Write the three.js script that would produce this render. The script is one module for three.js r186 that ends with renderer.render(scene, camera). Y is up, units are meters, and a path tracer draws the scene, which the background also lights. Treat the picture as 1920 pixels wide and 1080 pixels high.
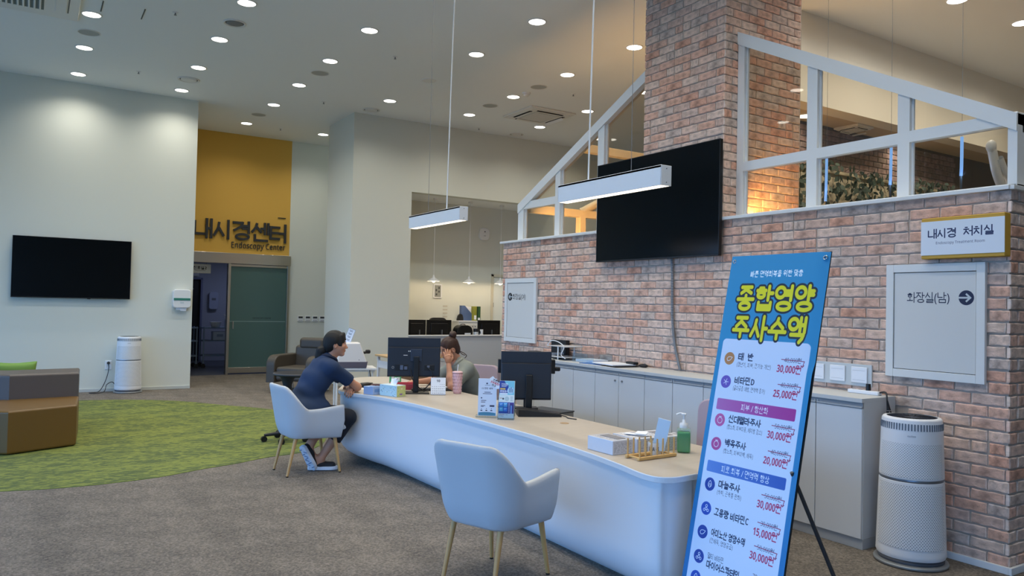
import * as THREE from 'three';
import { RoundedBoxGeometry } from 'three/addons/geometries/RoundedBoxGeometry.js';
import { mergeGeometries } from 'three/addons/utils/BufferGeometryUtils.js';
import { FontLoader } from 'three/addons/loaders/FontLoader.js';
import { TextGeometry } from 'three/addons/geometries/TextGeometry.js';
import { RectAreaLightUniformsLib } from 'three/addons/lights/RectAreaLightUniformsLib.js';

// ---------------------------------------------------------------- camera, sky, exposure
RectAreaLightUniformsLib.init();
const scene = new THREE.Scene();
const camera = new THREE.PerspectiveCamera(2 * Math.atan(540 / 1429) * 180 / Math.PI, 1920 / 1080, 0.05, 200);
camera.rotation.order = 'YXZ';
camera.position.set(0, 1.6, 0);
camera.rotation.set(0.0227, -0.56437, 0.0219);
scene.add(camera);
scene.background = new THREE.Color(0.20, 0.48, 1.0);
scene.backgroundIntensity = 5.8;
const EXPOSURE = 0.82, DOWN = 7.6, PEND = 0.8;     // DOWN: candela of one ceiling downlight
const LAMP = new THREE.Color(1.0, 0.955, 0.86), WARM = new THREE.Color(1.0, 0.56, 0.2);
const renderer = new THREE.WebGLRenderer({ antialias: true });
renderer.toneMapping = THREE.LinearToneMapping;
renderer.toneMappingExposure = EXPOSURE;
renderer.shadowMap.enabled = true;

// ---------------------------------------------------------------- helpers
let SEED = 12345;
const rnd = () => { SEED = (SEED * 1664525 + 1013904223) >>> 0; return SEED / 4294967296; };
const rr = (a, b) => a + (b - a) * rnd();
const V = (x, y, z) => new THREE.Vector3(x, y, z);
const taken = {};
function numbered(n) { const k = taken[n] = (taken[n] ?? -1) + 1; return k ? n + '_' + String(k).padStart(3, '0') : n; }
function tag(o, label, category, group) { o.userData.label = label; if (category) o.userData.category = category; if (group) o.userData.group = group; return o; }
function thing(name, label, category, pos = [0, 0, 0], turn = 0, group) {
  const o = new THREE.Group(); o.name = numbered(name); o.position.set(...pos); o.rotation.y = turn; scene.add(o);
  return tag(o, label, category, group);
}
function struct(name, geos, mat, parent = scene) {
  const m = part(name, geos, mat, parent); m.userData.kind = 'structure'; return m;
}
function sgroup(name, pos = [0, 0, 0], turn = 0) {
  const o = new THREE.Group(); o.name = numbered(name); o.position.set(...pos); o.rotation.y = turn; o.userData.kind = 'structure'; scene.add(o); return o;
}
function M(list) {
  list = [].concat(list).map((g) => {
    let h = g.index ? g.toNonIndexed() : g;
    for (const k of Object.keys(h.attributes)) if (!['position', 'normal', 'uv'].includes(k)) h.deleteAttribute(k);
    if (!h.attributes.uv) h.setAttribute('uv', new THREE.BufferAttribute(new Float32Array(h.attributes.position.count * 2), 2));
    if (!h.attributes.normal) h.computeVertexNormals();
    return h;
  });
  return list.length === 1 ? list[0] : mergeGeometries(list);
}
function part(name, geos, mat, parent) {
  const m = new THREE.Mesh(Array.isArray(geos) ? M(geos) : geos, mat);
  m.name = parent === scene ? numbered(name) : name; m.castShadow = m.receiveShadow = true; parent.add(m); return m;
}
const at = (g, x = 0, y = 0, z = 0) => g.translate(x, y, z);
const rb = (w, h, d, x = 0, y = 0, z = 0, r = 0.006, s = 2) => at(new RoundedBoxGeometry(w, h, d, s, Math.min(r, w / 2.01, h / 2.01, d / 2.01)), x, y, z);
const bx = (w, h, d, x = 0, y = 0, z = 0) => at(new THREE.BoxGeometry(w, h, d), x, y, z);
const span = (x0, x1, y0, y1, z0, z1) => bx(x1 - x0, y1 - y0, z1 - z0, (x0 + x1) / 2, (y0 + y1) / 2, (z0 + z1) / 2);
const cyl = (r1, r2, h, x = 0, y = 0, z = 0, s = 28) => at(new THREE.CylinderGeometry(r1, r2, h, s), x, y, z);
const ball = (r, x = 0, y = 0, z = 0, sx = 1, sy = 1, sz = 1, s = 20) => at(new THREE.SphereGeometry(r, s, Math.ceil(s * 0.7)).scale(sx, sy, sz), x, y, z);
const lathe = (pts, s = 40) => new THREE.LatheGeometry(pts.map((p) => new THREE.Vector2(p[0], p[1])), s);
const tube = (pts, r, seg = 24, rs = 8) => new THREE.TubeGeometry(new THREE.CatmullRomCurve3(pts.map((p) => V(...p)), false, 'centripetal'), seg, r, rs);
function rod(a, b, r1, r2 = r1, s = 16) {
  const A = V(...a), B = V(...b), d = B.clone().sub(A), L = d.length();
  const g = new THREE.CylinderGeometry(r2, r1, L, s); g.translate(0, L / 2, 0);
  g.applyQuaternion(new THREE.Quaternion().setFromUnitVectors(V(0, 1, 0), d.normalize())); return g.translate(...a);
}
function shapeOf(pts) { const s = new THREE.Shape(); pts.forEach((p, i) => i ? s.lineTo(p[0], p[1]) : s.moveTo(p[0], p[1])); return s; }
function rrect(w, h, r, cx = 0, cy = 0) {
  const s = new THREE.Shape(), x = cx - w / 2, y = cy - h / 2;
  s.moveTo(x + r, y); s.lineTo(x + w - r, y); s.quadraticCurveTo(x + w, y, x + w, y + r); s.lineTo(x + w, y + h - r); s.quadraticCurveTo(x + w, y + h, x + w - r, y + h);
  s.lineTo(x + r, y + h); s.quadraticCurveTo(x, y + h, x, y + h - r); s.lineTo(x, y + r); s.quadraticCurveTo(x, y, x + r, y); return s;
}
const ext = (shape, depth, bevel = 0, cs = 12) => new THREE.ExtrudeGeometry(shape, { depth, bevelEnabled: bevel > 0, bevelSize: bevel, bevelThickness: bevel, bevelSegments: 2, curveSegments: cs });
function metreUV(g, k = 1) {       // uv in metres (times k) by the dominant axis of each face
  g = g.index ? g.toNonIndexed() : g; if (!g.attributes.normal) g.computeVertexNormals();
  const p = g.attributes.position, n = g.attributes.normal, uv = new Float32Array(p.count * 2);
  for (let i = 0; i < p.count; i++) {
    const ax = Math.abs(n.getX(i)), ay = Math.abs(n.getY(i)), az = Math.abs(n.getZ(i));
    const [u, v] = ay >= ax && ay >= az ? [p.getX(i), -p.getZ(i)] : ax >= az ? [p.getZ(i), p.getY(i)] : [p.getX(i), p.getY(i)];
    uv[i * 2] = u * k; uv[i * 2 + 1] = v * k;
  }
  g.setAttribute('uv', new THREE.BufferAttribute(uv, 2)); return g;
}
function facing(o, ax, ay) { o.rotation.order = 'YXZ'; o.rotation.y = ax; o.rotation.x = ay ?? 0; return o; }

// ---------------------------------------------------------------- noise and textures
const HN = (x, y, s) => { let h = (x * 374761393 + y * 668265263 + s * 974711) | 0; h = Math.imul(h ^ (h >>> 13), 1274126177); return ((h ^ (h >>> 16)) >>> 0) / 4294967296; };
function vn(x, y, px, py, s) {      // value noise, periodic in px, py
  const ix = Math.floor(x), iy = Math.floor(y), fx = x - ix, fy = y - iy, u = fx * fx * (3 - 2 * fx), v = fy * fy * (3 - 2 * fy);
  const w = (a, m) => ((a % m) + m) % m, h = (a, b) => HN(w(a, px), w(b, py), s);
  return (h(ix, iy) * (1 - u) + h(ix + 1, iy) * u) * (1 - v) + (h(ix, iy + 1) * (1 - u) + h(ix + 1, iy + 1) * u) * v;
}
function fbm(u, v, fx, fy, s, oct = 4) { let a = 0, k = 0.5, t = 0; for (let i = 0; i < oct; i++) { a += k * vn(u * fx, v * fy, fx, fy, s + i); t += k; k /= 2; fx *= 2; fy *= 2; } return a / t; }
function tex(w, h, fn, srgb = true) {
  const d = new Uint8Array(w * h * 4);
  for (let y = 0; y < h; y++) for (let x = 0; x < w; x++) { const c = fn((x + 0.5) / w, (y + 0.5) / h, x, y), o = (y * w + x) * 4; d[o] = Math.max(0, Math.min(255, c[0])); d[o + 1] = Math.max(0, Math.min(255, c[1])); d[o + 2] = Math.max(0, Math.min(255, c[2])); d[o + 3] = 255; }
  const t = new THREE.DataTexture(d, w, h); t.magFilter = t.minFilter = THREE.LinearFilter; t.wrapS = t.wrapT = THREE.RepeatWrapping; if (srgb) t.colorSpace = THREE.SRGBColorSpace; t.needsUpdate = true; return t;
}
function canvasTex(w, h, draw) {
  const c = document.createElement('canvas'); c.width = w; c.height = h; const x = c.getContext('2d'); draw(x, w, h);
  const t = new THREE.CanvasTexture(c); t.colorSpace = THREE.SRGBColorSpace; t.magFilter = THREE.LinearFilter; return t;
}
const std = (color, roughness = 0.6, more = {}) => new THREE.MeshStandardMaterial({ color, roughness, ...more });

// ---------------------------------------------------------------- materials
const grainBump = tex(256, 256, (u, v) => { const a = 128 + 120 * (fbm(u, v, 24, 24, 5, 3) - 0.5); return [a, a, a]; }, false);
const MAT = {
  wall: std('#d8dbd0', 0.75), ceiling: std('#eef2f2', 0.9), cream: std('#d9d3bf', 0.8), halfwall: std('#bfc4c8', 0.7),
  white: std('#e4e6e6', 0.35), offwhite: std('#dfdfdb', 0.45), plastic: std('#e9ebee', 0.3), frame: std('#dfe1df', 0.45),
  black: std('#0b0c0e', 0.4), soft: std('#17181b', 0.6), screen: new THREE.MeshPhysicalMaterial({ color: '#05070a', roughness: 0.16, specularIntensity: 0.45 }),
  monitor: std('#1d2532', 0.5), steel: std('#b9b5ab', 0.28, { metalness: 0.95 }), chrome: std('#cfd2d4', 0.15, { metalness: 1 }), grey: std('#7d8083', 0.5), darkgrey: std('#3a3d40', 0.5),
  mustard: std('#d6a848', 0.7), letter: std('#2c2d30', 0.5), mortar: std('#b3a699', 0.95), oak: std('#c79a5e', 0.45), bamboo: std('#d6ab6a', 0.5),
  glass: new THREE.MeshPhysicalMaterial({ color: '#ffffff', roughness: 0.02, transmission: 1, thickness: 0, ior: 1.5 }),
  pane: new THREE.MeshPhysicalMaterial({ color: '#ece8e0', roughness: 0.02, transmission: 1, thickness: 0, ior: 1.5 }),
  frost: new THREE.MeshPhysicalMaterial({ color: '#6f9590', roughness: 0.28, transmission: 0.55, thickness: 0, ior: 1.45 }),
  acrylic: new THREE.MeshPhysicalMaterial({ color: '#eef4f8', roughness: 0.04, transmission: 1, thickness: 0, ior: 1.45 }),
  green: std('#769c46', 0.75), leatherBrown: std('#6e5020', 0.42, { bumpMap: grainBump, bumpScale: 0.0006 }), leatherGrey: std('#5d544e', 0.4, { bumpMap: grainBump, bumpScale: 0.0006 }),
  leatherDark: std('#453f36', 0.5, { bumpMap: grainBump, bumpScale: 0.0006 }), cable: std('#2b2c2e', 0.6), paper: std('#e8ecf2', 0.8),
};
const glow = (c, k) => new THREE.MeshStandardMaterial({ color: '#ffffff', emissive: c, emissiveIntensity: k, roughness: 0.6 });
MAT.downGlow = glow(LAMP, 9); MAT.pendGlow = glow(new THREE.Color(1.0, 0.80, 0.56), 4.5); MAT.bulb = glow(new THREE.Color(1.0, 0.76, 0.5), 6); MAT.strip = glow(WARM, 3); MAT.daylightStreak = new THREE.MeshStandardMaterial({ color: '#16265a', emissive: new THREE.Color(0.2, 0.45, 1.0), emissiveIntensity: 1.7, roughness: 0.6 });  // the blue glow imitates daylight mirrored in the panes

// ---------------------------------------------------------------- hangul lettering drawn stroke by stroke
const CHO = 'ㄱㄲㄴㄷㄸㄹㅁㅂㅃㅅㅆㅇㅈㅉㅊㅋㅌㅍㅎ', JUNG = 'ㅏㅐㅑㅒㅓㅔㅕㅖㅗㅘㅙㅚㅛㅜㅝㅞㅟㅠㅡㅢㅣ';
const JONG = ['', 'ㄱ', 'ㄲ', 'ㄳ', 'ㄴ', 'ㄵ', 'ㄶ', 'ㄷ', 'ㄹ', 'ㄺ', 'ㄻ', 'ㄼ', 'ㄽ', 'ㄾ', 'ㄿ', 'ㅀ', 'ㅁ', 'ㅂ', 'ㅄ', 'ㅅ', 'ㅆ', 'ㅇ', 'ㅈ', 'ㅊ', 'ㅋ', 'ㅌ', 'ㅍ', 'ㅎ'];
const CONS = {
  'ㄱ': [[[0, 0], [1, 0], [0.92, 0.5], [0.72, 1]]], 'ㄴ': [[[0, 0], [0, 1], [1, 1]]], 'ㄷ': [[[1, 0], [0, 0], [0, 1], [1, 1]]], 'ㄹ': [[[0, 0], [1, 0], [1, 0.5], [0, 0.5], [0, 1], [1, 1]]],
  'ㅁ': [[[0, 0], [1, 0], [1, 1], [0, 1], [0, 0]]], 'ㅂ': [[[0, 0], [0, 1], [1, 1], [1, 0]], [[0, 0.5], [1, 0.5]]], 'ㅅ': [[[0.5, 0], [0.42, 0.4], [0, 1]], [[0.47, 0.35], [1, 1]]], 'ㅇ': [{ c: [0.5, 0.5, 0.5, 0.5] }],
  'ㅈ': [[[0, 0], [1, 0]], [[0.5, 0], [0.42, 0.45], [0, 1]], [[0.47, 0.42], [1, 1]]], 'ㅊ': [[[0.3, -0.12], [0.7, -0.12]], [[0, 0.2], [1, 0.2]], [[0.5, 0.2], [0.42, 0.55], [0, 1]], [[0.47, 0.5], [1, 1]]],
  'ㅋ': [[[0, 0], [1, 0], [0.92, 0.5], [0.7, 1]], [[0.1, 0.46], [0.92, 0.46]]], 'ㅌ': [[[1, 0], [0, 0], [0, 1], [1, 1]], [[0, 0.5], [0.92, 0.5]]], 'ㅍ': [[[0, 0], [1, 0]], [[0, 1], [1, 1]], [[0.3, 0], [0.3, 1]], [[0.7, 0], [0.7, 1]]],
  'ㅎ': [[[0.3, -0.12], [0.7, -0.12]], [[0, 0.16], [1, 0.16]], { c: [0.5, 0.68, 0.4, 0.32] }],
};
CONS['ㄱv'] = [[[0, 0], [1, 0], [0.86, 0.5], [0.1, 1]]];
const inBox = (list, x0, y0, x1, y1) => list.map((s) => s.c ? { c: [x0 + s.c[0] * (x1 - x0), y0 + s.c[1] * (y1 - y0), s.c[2] * (x1 - x0), s.c[3] * (y1 - y0)] } : s.map((p) => [x0 + p[0] * (x1 - x0), y0 + p[1] * (y1 - y0)]));
function cons(ch, b, vert) {
  const dbl = { 'ㄲ': 'ㄱ', 'ㄸ': 'ㄷ', 'ㅃ': 'ㅂ', 'ㅆ': 'ㅅ', 'ㅉ': 'ㅈ' }[ch];
  if (dbl) { const m = (b[0] + b[2]) / 2, g = (b[2] - b[0]) * 0.07; return [...inBox(CONS[dbl], b[0], b[1], m - g, b[3]), ...inBox(CONS[dbl], m + g, b[1], b[2], b[3])]; }
  return inBox((vert && CONS[ch + 'v']) || CONS[ch] || [], ...b);
}
function vowelV(v, x0, x1, y0, y1) {
  const w = x1 - x0, m = (y0 + y1) / 2, a = y0 + (y1 - y0) * 0.36, b = y0 + (y1 - y0) * 0.62, L = (x) => [[x, y0], [x, y1]], H = (p, q, y) => [[p, y], [q, y]];
  return { 'ㅣ': [L(x0 + w * 0.5)], 'ㅏ': [L(x0 + w * 0.3), H(x0 + w * 0.3, x1, m)], 'ㅑ': [L(x0 + w * 0.3), H(x0 + w * 0.3, x1, a), H(x0 + w * 0.3, x1, b)], 'ㅓ': [L(x1 - w * 0.2), H(x0 - w * 0.12, x1 - w * 0.2, m)], 'ㅕ': [L(x1 - w * 0.2), H(x0 - w * 0.12, x1 - w * 0.2, a), H(x0 - w * 0.12, x1 - w * 0.2, b)],
    'ㅐ': [L(x0 + w * 0.15), L(x1 - w * 0.1), H(x0 + w * 0.15, x1 - w * 0.1, m)], 'ㅒ': [L(x0 + w * 0.15), L(x1 - w * 0.1), H(x0 + w * 0.15, x1 - w * 0.1, a), H(x0 + w * 0.15, x1 - w * 0.1, b)], 'ㅔ': [L(x0 + w * 0.42), L(x1), H(x0 - w * 0.12, x0 + w * 0.42, m)], 'ㅖ': [L(x0 + w * 0.42), L(x1), H(x0 - w * 0.12, x0 + w * 0.42, a), H(x0 - w * 0.12, x0 + w * 0.42, b)] }[v];
}
function vowelH(v, x0, x1, y0, y1) {
  const w = x1 - x0, m = (x0 + x1) / 2, p = x0 + w * 0.34, q = x0 + w * 0.66, H = (y) => [[x0, y], [x1, y]];
  return { 'ㅗ': [H(y1), [[m, y0], [m, y1]]], 'ㅛ': [H(y1), [[p, y0], [p, y1]], [[q, y0], [q, y1]]], 'ㅜ': [H(y0), [[m, y0], [m, y1]]], 'ㅠ': [H(y0), [[p, y0], [p, y1]], [[q, y0], [q, y1]]], 'ㅡ': [H((y0 + y1) / 2)] }[v];
}
function strokes(ch) {               // strokes of one syllable in a 1 x 1 box, y down
  const k = ch.charCodeAt(0) - 0xac00, c = CHO[Math.floor(k / 588)], v = JUNG[Math.floor(k / 28) % 21], f = JONG[k % 28];
  const mix = { 'ㅘ': 'ㅗㅏ', 'ㅙ': 'ㅗㅐ', 'ㅚ': 'ㅗㅣ', 'ㅝ': 'ㅜㅓ', 'ㅞ': 'ㅜㅔ', 'ㅟ': 'ㅜㅣ', 'ㅢ': 'ㅡㅣ' }[v], hat = c === 'ㅊ' || c === 'ㅎ' ? 0.07 : 0;
  if (mix) return f ? [...cons(c, [0.1, 0.07 + hat, 0.56, 0.3]), ...vowelH(mix[0], 0.04, 0.64, 0.38, 0.52), ...vowelV(mix[1], 0.7, 0.95, 0.04, 0.6), ...cons(f, [0.2, 0.7, 0.86, 0.95])]
    : [...cons(c, [0.1, 0.1 + hat, 0.56, 0.46]), ...vowelH(mix[0], 0.04, 0.64, 0.58, 0.78), ...vowelV(mix[1], 0.72, 0.96, 0.04, 0.96)];
  if ('ㅗㅛㅜㅠㅡ'.includes(v)) return f ? [...cons(c, [0.22, 0.06 + hat, 0.78, 0.3]), ...vowelH(v, 0.06, 0.94, 0.4, 0.55), ...cons(f, [0.22, 0.69 + (f === 'ㅊ' ? 0.05 : 0), 0.78, 0.95])]
    : [...cons(c, [0.2, 0.1 + hat, 0.8, 0.46]), ...vowelH(v, 0.05, 0.95, 0.6, 0.86)];
  return f ? [...cons(c, [0.08, 0.08 + hat, 0.54, 0.48], true), ...vowelV(v, 0.62, 0.94, 0.04, 0.58), ...cons(f, [0.22, 0.68 + (f === 'ㅊ' || f === 'ㅎ' ? 0.05 : 0), 0.88, 0.95])]
    : [...cons(c, [0.08, 0.18 + hat / 2, 0.54, 0.8], true), ...vowelV(v, 0.64, 0.95, 0.04, 0.96)];
}
// draws text with its left edge at x and its top at y; sx squeezes it; returns its width
function hangul(ctx, text, x, y, size, { weight = 0.12, color = '#000', sx = 1, gap = 0.06, outline, ow = 0.2, latin = 'bold', fit, align } = {}) {
  const widths = [...text].map((ch) => ch === ' ' ? 0.34 : /[가-힣]/.test(ch) ? 1 + gap : 0);
  ctx.save(); ctx.font = `${latin} ${Math.round(size * 1.12)}px sans-serif`;
  const natural = [...text].reduce((s, ch, i) => s + (widths[i] ? widths[i] * size : ctx.measureText(ch).width * 0.98), 0);
  if (fit) sx = fit / natural;
  const total = natural * sx;
  if (align === 'center') x -= total / 2; if (align === 'right') x -= total;
  ctx.translate(x, y); ctx.scale(sx, 1); ctx.lineCap = ctx.lineJoin = 'round';
  const pass = (lw, col, fat) => {
    let px = 0; ctx.strokeStyle = ctx.fillStyle = col;
    [...text].forEach((ch, i) => {
      if (ch === ' ') { px += widths[i] * size; return; }
      if (!widths[i]) { ctx.fillText(ch, px, size * 0.93); if (fat) { ctx.lineWidth = lw * size * 0.6; ctx.strokeText(ch, px, size * 0.93); } px += ctx.measureText(ch).width * 0.98; return; }
      ctx.lineWidth = lw * size;
      for (const s of strokes(ch)) { ctx.beginPath(); if (s.c) ctx.ellipse(px + s.c[0] * size, s.c[1] * size, s.c[2] * size, s.c[3] * size, 0, 0, 7); else s.forEach((p, j) => j ? ctx.lineTo(px + p[0] * size, p[1] * size) : ctx.moveTo(px + p[0] * size, p[1] * size)); ctx.stroke(); }
      px += widths[i] * size;
    });
  };
  if (outline) pass(weight + ow, outline, true);
  pass(weight, color); ctx.restore(); return total;
}
function letterGeo(ch, size, weight, depth) {      // solid raised syllable, front towards +z, top left at the origin
  const out = [], w = weight * size;
  for (const s of strokes(ch)) {
    if (s.c) { const sh = new THREE.Shape().absellipse(s.c[0] * size, -s.c[1] * size, s.c[2] * size + w / 2, s.c[3] * size + w / 2, 0, Math.PI * 2); sh.holes.push(new THREE.Path().absellipse(s.c[0] * size, -s.c[1] * size, s.c[2] * size - w / 2, s.c[3] * size - w / 2, 0, Math.PI * 2)); out.push(ext(sh, depth, 0, 20)); continue; }
    for (let i = 0; i + 1 < s.length; i++) {
      const [ax, ay] = s[i], [bx_, by] = s[i + 1], dx = (bx_ - ax) * size, dy = -(by - ay) * size, L = Math.hypot(dx, dy);
      const g = new THREE.BoxGeometry(L + w, w, depth); g.rotateZ(Math.atan2(dy, dx)); out.push(at(g, (ax + bx_) / 2 * size, -(ay + by) / 2 * size, depth / 2 + 0.0006 * (out.length % 5)));
    }
  }
  return M(out);
}
const font = await new FontLoader().loadAsync('fonts/droid/droid_sans_regular.typeface.json');
// ================================================================ the room shell
const H = 5.137, XB = 5.18, XF = 5.35, ZA = -14.52, ZB = -13.55, ZY = -16.91, SILL = 2.42;
const carpetTex = tex(512, 512, (u, v, x, y) => {
  const n = fbm(u, v, 90, 90, 3, 2), f = fbm(u, v, 6, 6, 9, 3), s = HN(x, y, 77), k = 0.62 + 0.5 * n + 0.22 * (f - 0.5) + (s > 0.93 ? 0.22 : s < 0.12 ? -0.16 : 0);
  return [128 * k, 119 * k, 108 * k];
});
const carpetBump = tex(512, 512, (u, v, x, y) => { const a = 255 * (0.5 * fbm(u, v, 110, 110, 3, 2) + 0.5 * HN(x, y, 4)); return [a, a, a]; }, false);
const greenTex = tex(1024, 1024, (u, v, x, y) => {
  const a = fbm(u, v, 38, 110, 31, 4), b = fbm(u, v, 5, 12, 41, 3), c = fbm(u, v, 60, 200, 51, 2), t = Math.max(0, Math.min(1, (a * 0.75 + b * 0.35 + c * 0.2 - 0.585) * 9)), s = 0.9 + 0.2 * HN(x, y, 6);
  return [(122 * t + 80 * (1 - t)) * s, (131 * t + 93 * (1 - t)) * s, (58 * t + 48 * (1 - t)) * s];
});
MAT.carpet = std('#ffffff', 0.95, { map: carpetTex, bumpMap: carpetBump, bumpScale: 0.003 });
MAT.lawn = std('#ffffff', 0.95, { map: greenTex, bumpMap: carpetBump, bumpScale: 0.004 });
greenTex.repeat.set(0.5, 0.5);

struct('floor', metreUV(span(-5.4, 14, -0.15, 0, -22, 4.4)), MAT.carpet);
struct('ceiling', span(-5.4, 14, H, H + 0.2, -17.3, 4.4), MAT.ceiling);
struct('pavement', [span(-60, -5.45, -0.3, -0.12, -60, 60), span(-5.45, 20, -0.3, -0.12, 4.45, 60)], std('#8f8f8c', 0.9));
// glazed fronts beside and behind the viewer
{
  const g = [span(-5.3, -5.1, 0, 0.12, -14.5, 4.2), span(-5.3, -5.1, 3.3, H, -14.5, 4.2)];
  for (let z = -14.4; z < 4.3; z += 2.3) g.push(span(-5.3, -5.1, 0.12, 3.3, z - 0.07, z + 0.07));
  struct('wall_left', g, MAT.wall);
  const b = [span(-5.3, 14, 0, 0.12, 4.2, 4.4), span(-5.3, 14, 3.3, H, 4.2, 4.4), span(-2.2, 14, 0.12, 3.3, 4.2, 4.4)];
  for (let x = -5.2; x < -2.5; x += 2.9) b.push(span(x - 0.07, x + 0.07, 0.12, 3.3, 4.2, 4.4));
  struct('wall_back', b, MAT.wall);
}
struct('wall_right_end', span(13.8, 14, 0, H, -22, 4.3), MAT.cream);
struct('wall_screen', span(-5.3, 2.46, 0, H, -17.1, ZA), MAT.wall);                       // the wall with the small television
struct('baseboard_screen', rb(7.7, 0.055, 0.02, -1.39, 0.0275, ZA + 0.008, 0.004), std('#c3c8c4', 0.5));
// recess with the mustard wall and the door
struct('wall_mustard', span(2.46, 4.84, 2.58, H, ZY - 0.18, ZY), MAT.mustard);
struct('wall_recess', span(4.84, 8.2, 0, H, ZY - 0.18, ZY), MAT.wall);
struct('baseboard_recess', rb(3.3, 0.055, 0.02, 6.5, 0.0275, ZY + 0.008, 0.004), std('#c3c8c4', 0.5));
struct('wall_recess_side', span(8.0, 8.2, 0, H, ZY, -14.95), MAT.wall);
// thick wall end, the wall over the station opening, the half wall
struct('wall_column', span(5.02, 6.224, 0, H, -14.95, ZB), MAT.wall);
struct('baseboard_column', rb(1.2, 0.055, 0.02, 5.62, 0.0275, ZB + 0.008, 0.004), std('#c3c8c4', 0.5));
struct('wall_over_station', [span(6.224, 13.8, 3.765, H, ZB - 0.2, ZB), span(9.6, 13.8, 0, 3.765, -14.95, ZB)], MAT.wall);
struct('ceiling_station', span(6.224, 9.6, 3.766, 3.85, -14.9, ZB - 0.2), MAT.ceiling);
struct('wall_station', [span(6.224, 8.74, 0, 3.765, -14.9, -14.69), span(8.74, 9.6, 2.29, 3.765, -14.9, -14.69)], MAT.wall);
struct('wall_half', [span(6.226, 9.6, 0, 0.955, ZB - 0.12, ZB)], MAT.halfwall);
struct('trim_half_wall', rb(3.36, 0.022, 0.17, 7.91, 0.966, ZB - 0.06, 0.004), MAT.white);
// door in the station's rear wall, standing open on a lit corridor
{
  const d = sgroup('door_station', [8.74, 0, -14.69]);
  part('door_frame', [rb(0.06, 2.29, 0.24, 0.03, 1.145, -0.1), rb(0.86, 0.06, 0.24, 0.43, 2.26, -0.1)], std('#c9c4b0', 0.5), d);
  const leaf = part('door_leaf', rb(0.8, 2.235, 0.04, 0.46, 1.12, -0.03), std('#dfe5e0', 0.5), d);
  part('hinge', [cyl(0.012, 0.012, 0.1, 0.065, 1.6, 0.0), cyl(0.012, 0.012, 0.1, 0.065, 1.05, 0.0)], MAT.darkgrey, leaf);
}
// ---------------------------------------------------------------- the endoscopy doorway
{
  const d = sgroup('door_sliding', [0, 0, ZY]);
  part('lintel', rb(2.4, 0.225, 0.16, 3.66, 2.468, 0.0, 0.006), MAT.steel, d);
  part('door_post', rb(0.055, 2.36, 0.14, 3.575, 1.18, 0, 0.006), MAT.steel, d);
  part('door_post', rb(0.05, 2.36, 0.14, 4.82, 1.18, 0, 0.006), MAT.steel, d);
  const leaf = part('glass_leaf', rb(1.2, 2.2, 0.02, 4.2, 1.24, 0.01, 0.003), MAT.frost, d);
  part('bottom_rail', rb(1.2, 0.12, 0.05, 4.2, 0.09, 0.02, 0.004), MAT.steel, leaf);
  part('top_rail', rb(1.2, 0.05, 0.04, 4.2, 2.325, 0.02, 0.004), MAT.steel, leaf);
  const t = canvasTex(512, 64, (x, w, h) => { x.clearRect(0, 0, w, h); x.fillStyle = '#2b4246'; x.font = 'bold 44px sans-serif'; x.textAlign = 'center'; x.fillText('ENDOSCOPY CENTER', w / 2, 46); });
  part('glass_lettering', at(new THREE.PlaneGeometry(0.46, 0.0575), 4.28, 1.2, 0.0215), std('#ffffff', 0.6, { map: t, transparent: true }), leaf);
  part('glass_line', rb(1.18, 0.012, 0.002, 4.2, 1.13, 0.022, 0.0005), std('#8fa9a6', 0.5), leaf);
  part('pull_handle', rb(0.02, 0.16, 0.03, 3.68, 1.05, 0.03, 0.004), MAT.steel, leaf);
}
// corridor behind the doorway
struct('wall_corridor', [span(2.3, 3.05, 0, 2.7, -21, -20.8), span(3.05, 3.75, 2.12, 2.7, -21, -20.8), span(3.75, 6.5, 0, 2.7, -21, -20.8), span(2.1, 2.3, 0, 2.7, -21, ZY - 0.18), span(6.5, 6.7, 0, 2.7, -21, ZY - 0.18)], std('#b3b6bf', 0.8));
struct('ceiling_corridor', span(2.1, 6.7, 2.7, 2.8, -21, ZY - 0.1), MAT.ceiling);
struct('floor_corridor', span(2.46, 6.5, 0.0, 0.006, -20.8, ZY + 0.05), std('#4b4f57', 0.35));
{
  const d = sgroup('door_corridor', [3.4, 0, -20.82]);
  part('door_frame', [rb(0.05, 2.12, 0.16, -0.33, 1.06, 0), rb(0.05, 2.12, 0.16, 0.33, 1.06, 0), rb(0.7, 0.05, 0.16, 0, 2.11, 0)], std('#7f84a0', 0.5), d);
  part('door_leaf', rb(0.66, 2.1, 0.04, 0.0, 1.05, -0.03), std('#1d1c22', 0.5), d);
  part('name_plate', rb(0.4, 0.1, 0.015, 0.05, 2.22, 0.09), MAT.offwhite, d);
}
// ================================================================ the brick house
const brickTexs = [0, 1, 2, 3].map((s) => tex(128, 64, (u, v) => {
  const e = Math.min(u, 1 - u) * 3.1, g = Math.min(v, 1 - v), ed = Math.min(e, g) + 0.07 * (fbm(u, v, 12, 8, 60 + s, 2) - 0.5), edge = Math.max(0, 1 - ed / 0.11), m = fbm(u, v, 5, 3, 20 + s * 7, 4), soot = Math.max(0, fbm(u, v, 2, 1, 90 + s * 3, 3) - 0.5) * 1.1, pit = HN(Math.floor(u * 60), Math.floor(v * 26), s) > 0.965 ? 0.25 : 0;
  const k = 0.84 + 0.28 * m - 0.6 * soot - pit * 0.5 + 0.16 * edge; return [255 * k * (0.93 - 0.03 * edge), 248 * k * (0.93 + 0.02 * edge), 244 * k * (0.92 + 0.04 * edge)];
}));
const brickBump = tex(128, 64, (u, v, x, y) => { const a = 255 * (0.6 * fbm(u, v, 14, 8, 5, 3) + 0.3 * HN(x, y, 8)); return [a, a, a]; }, false);
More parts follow.
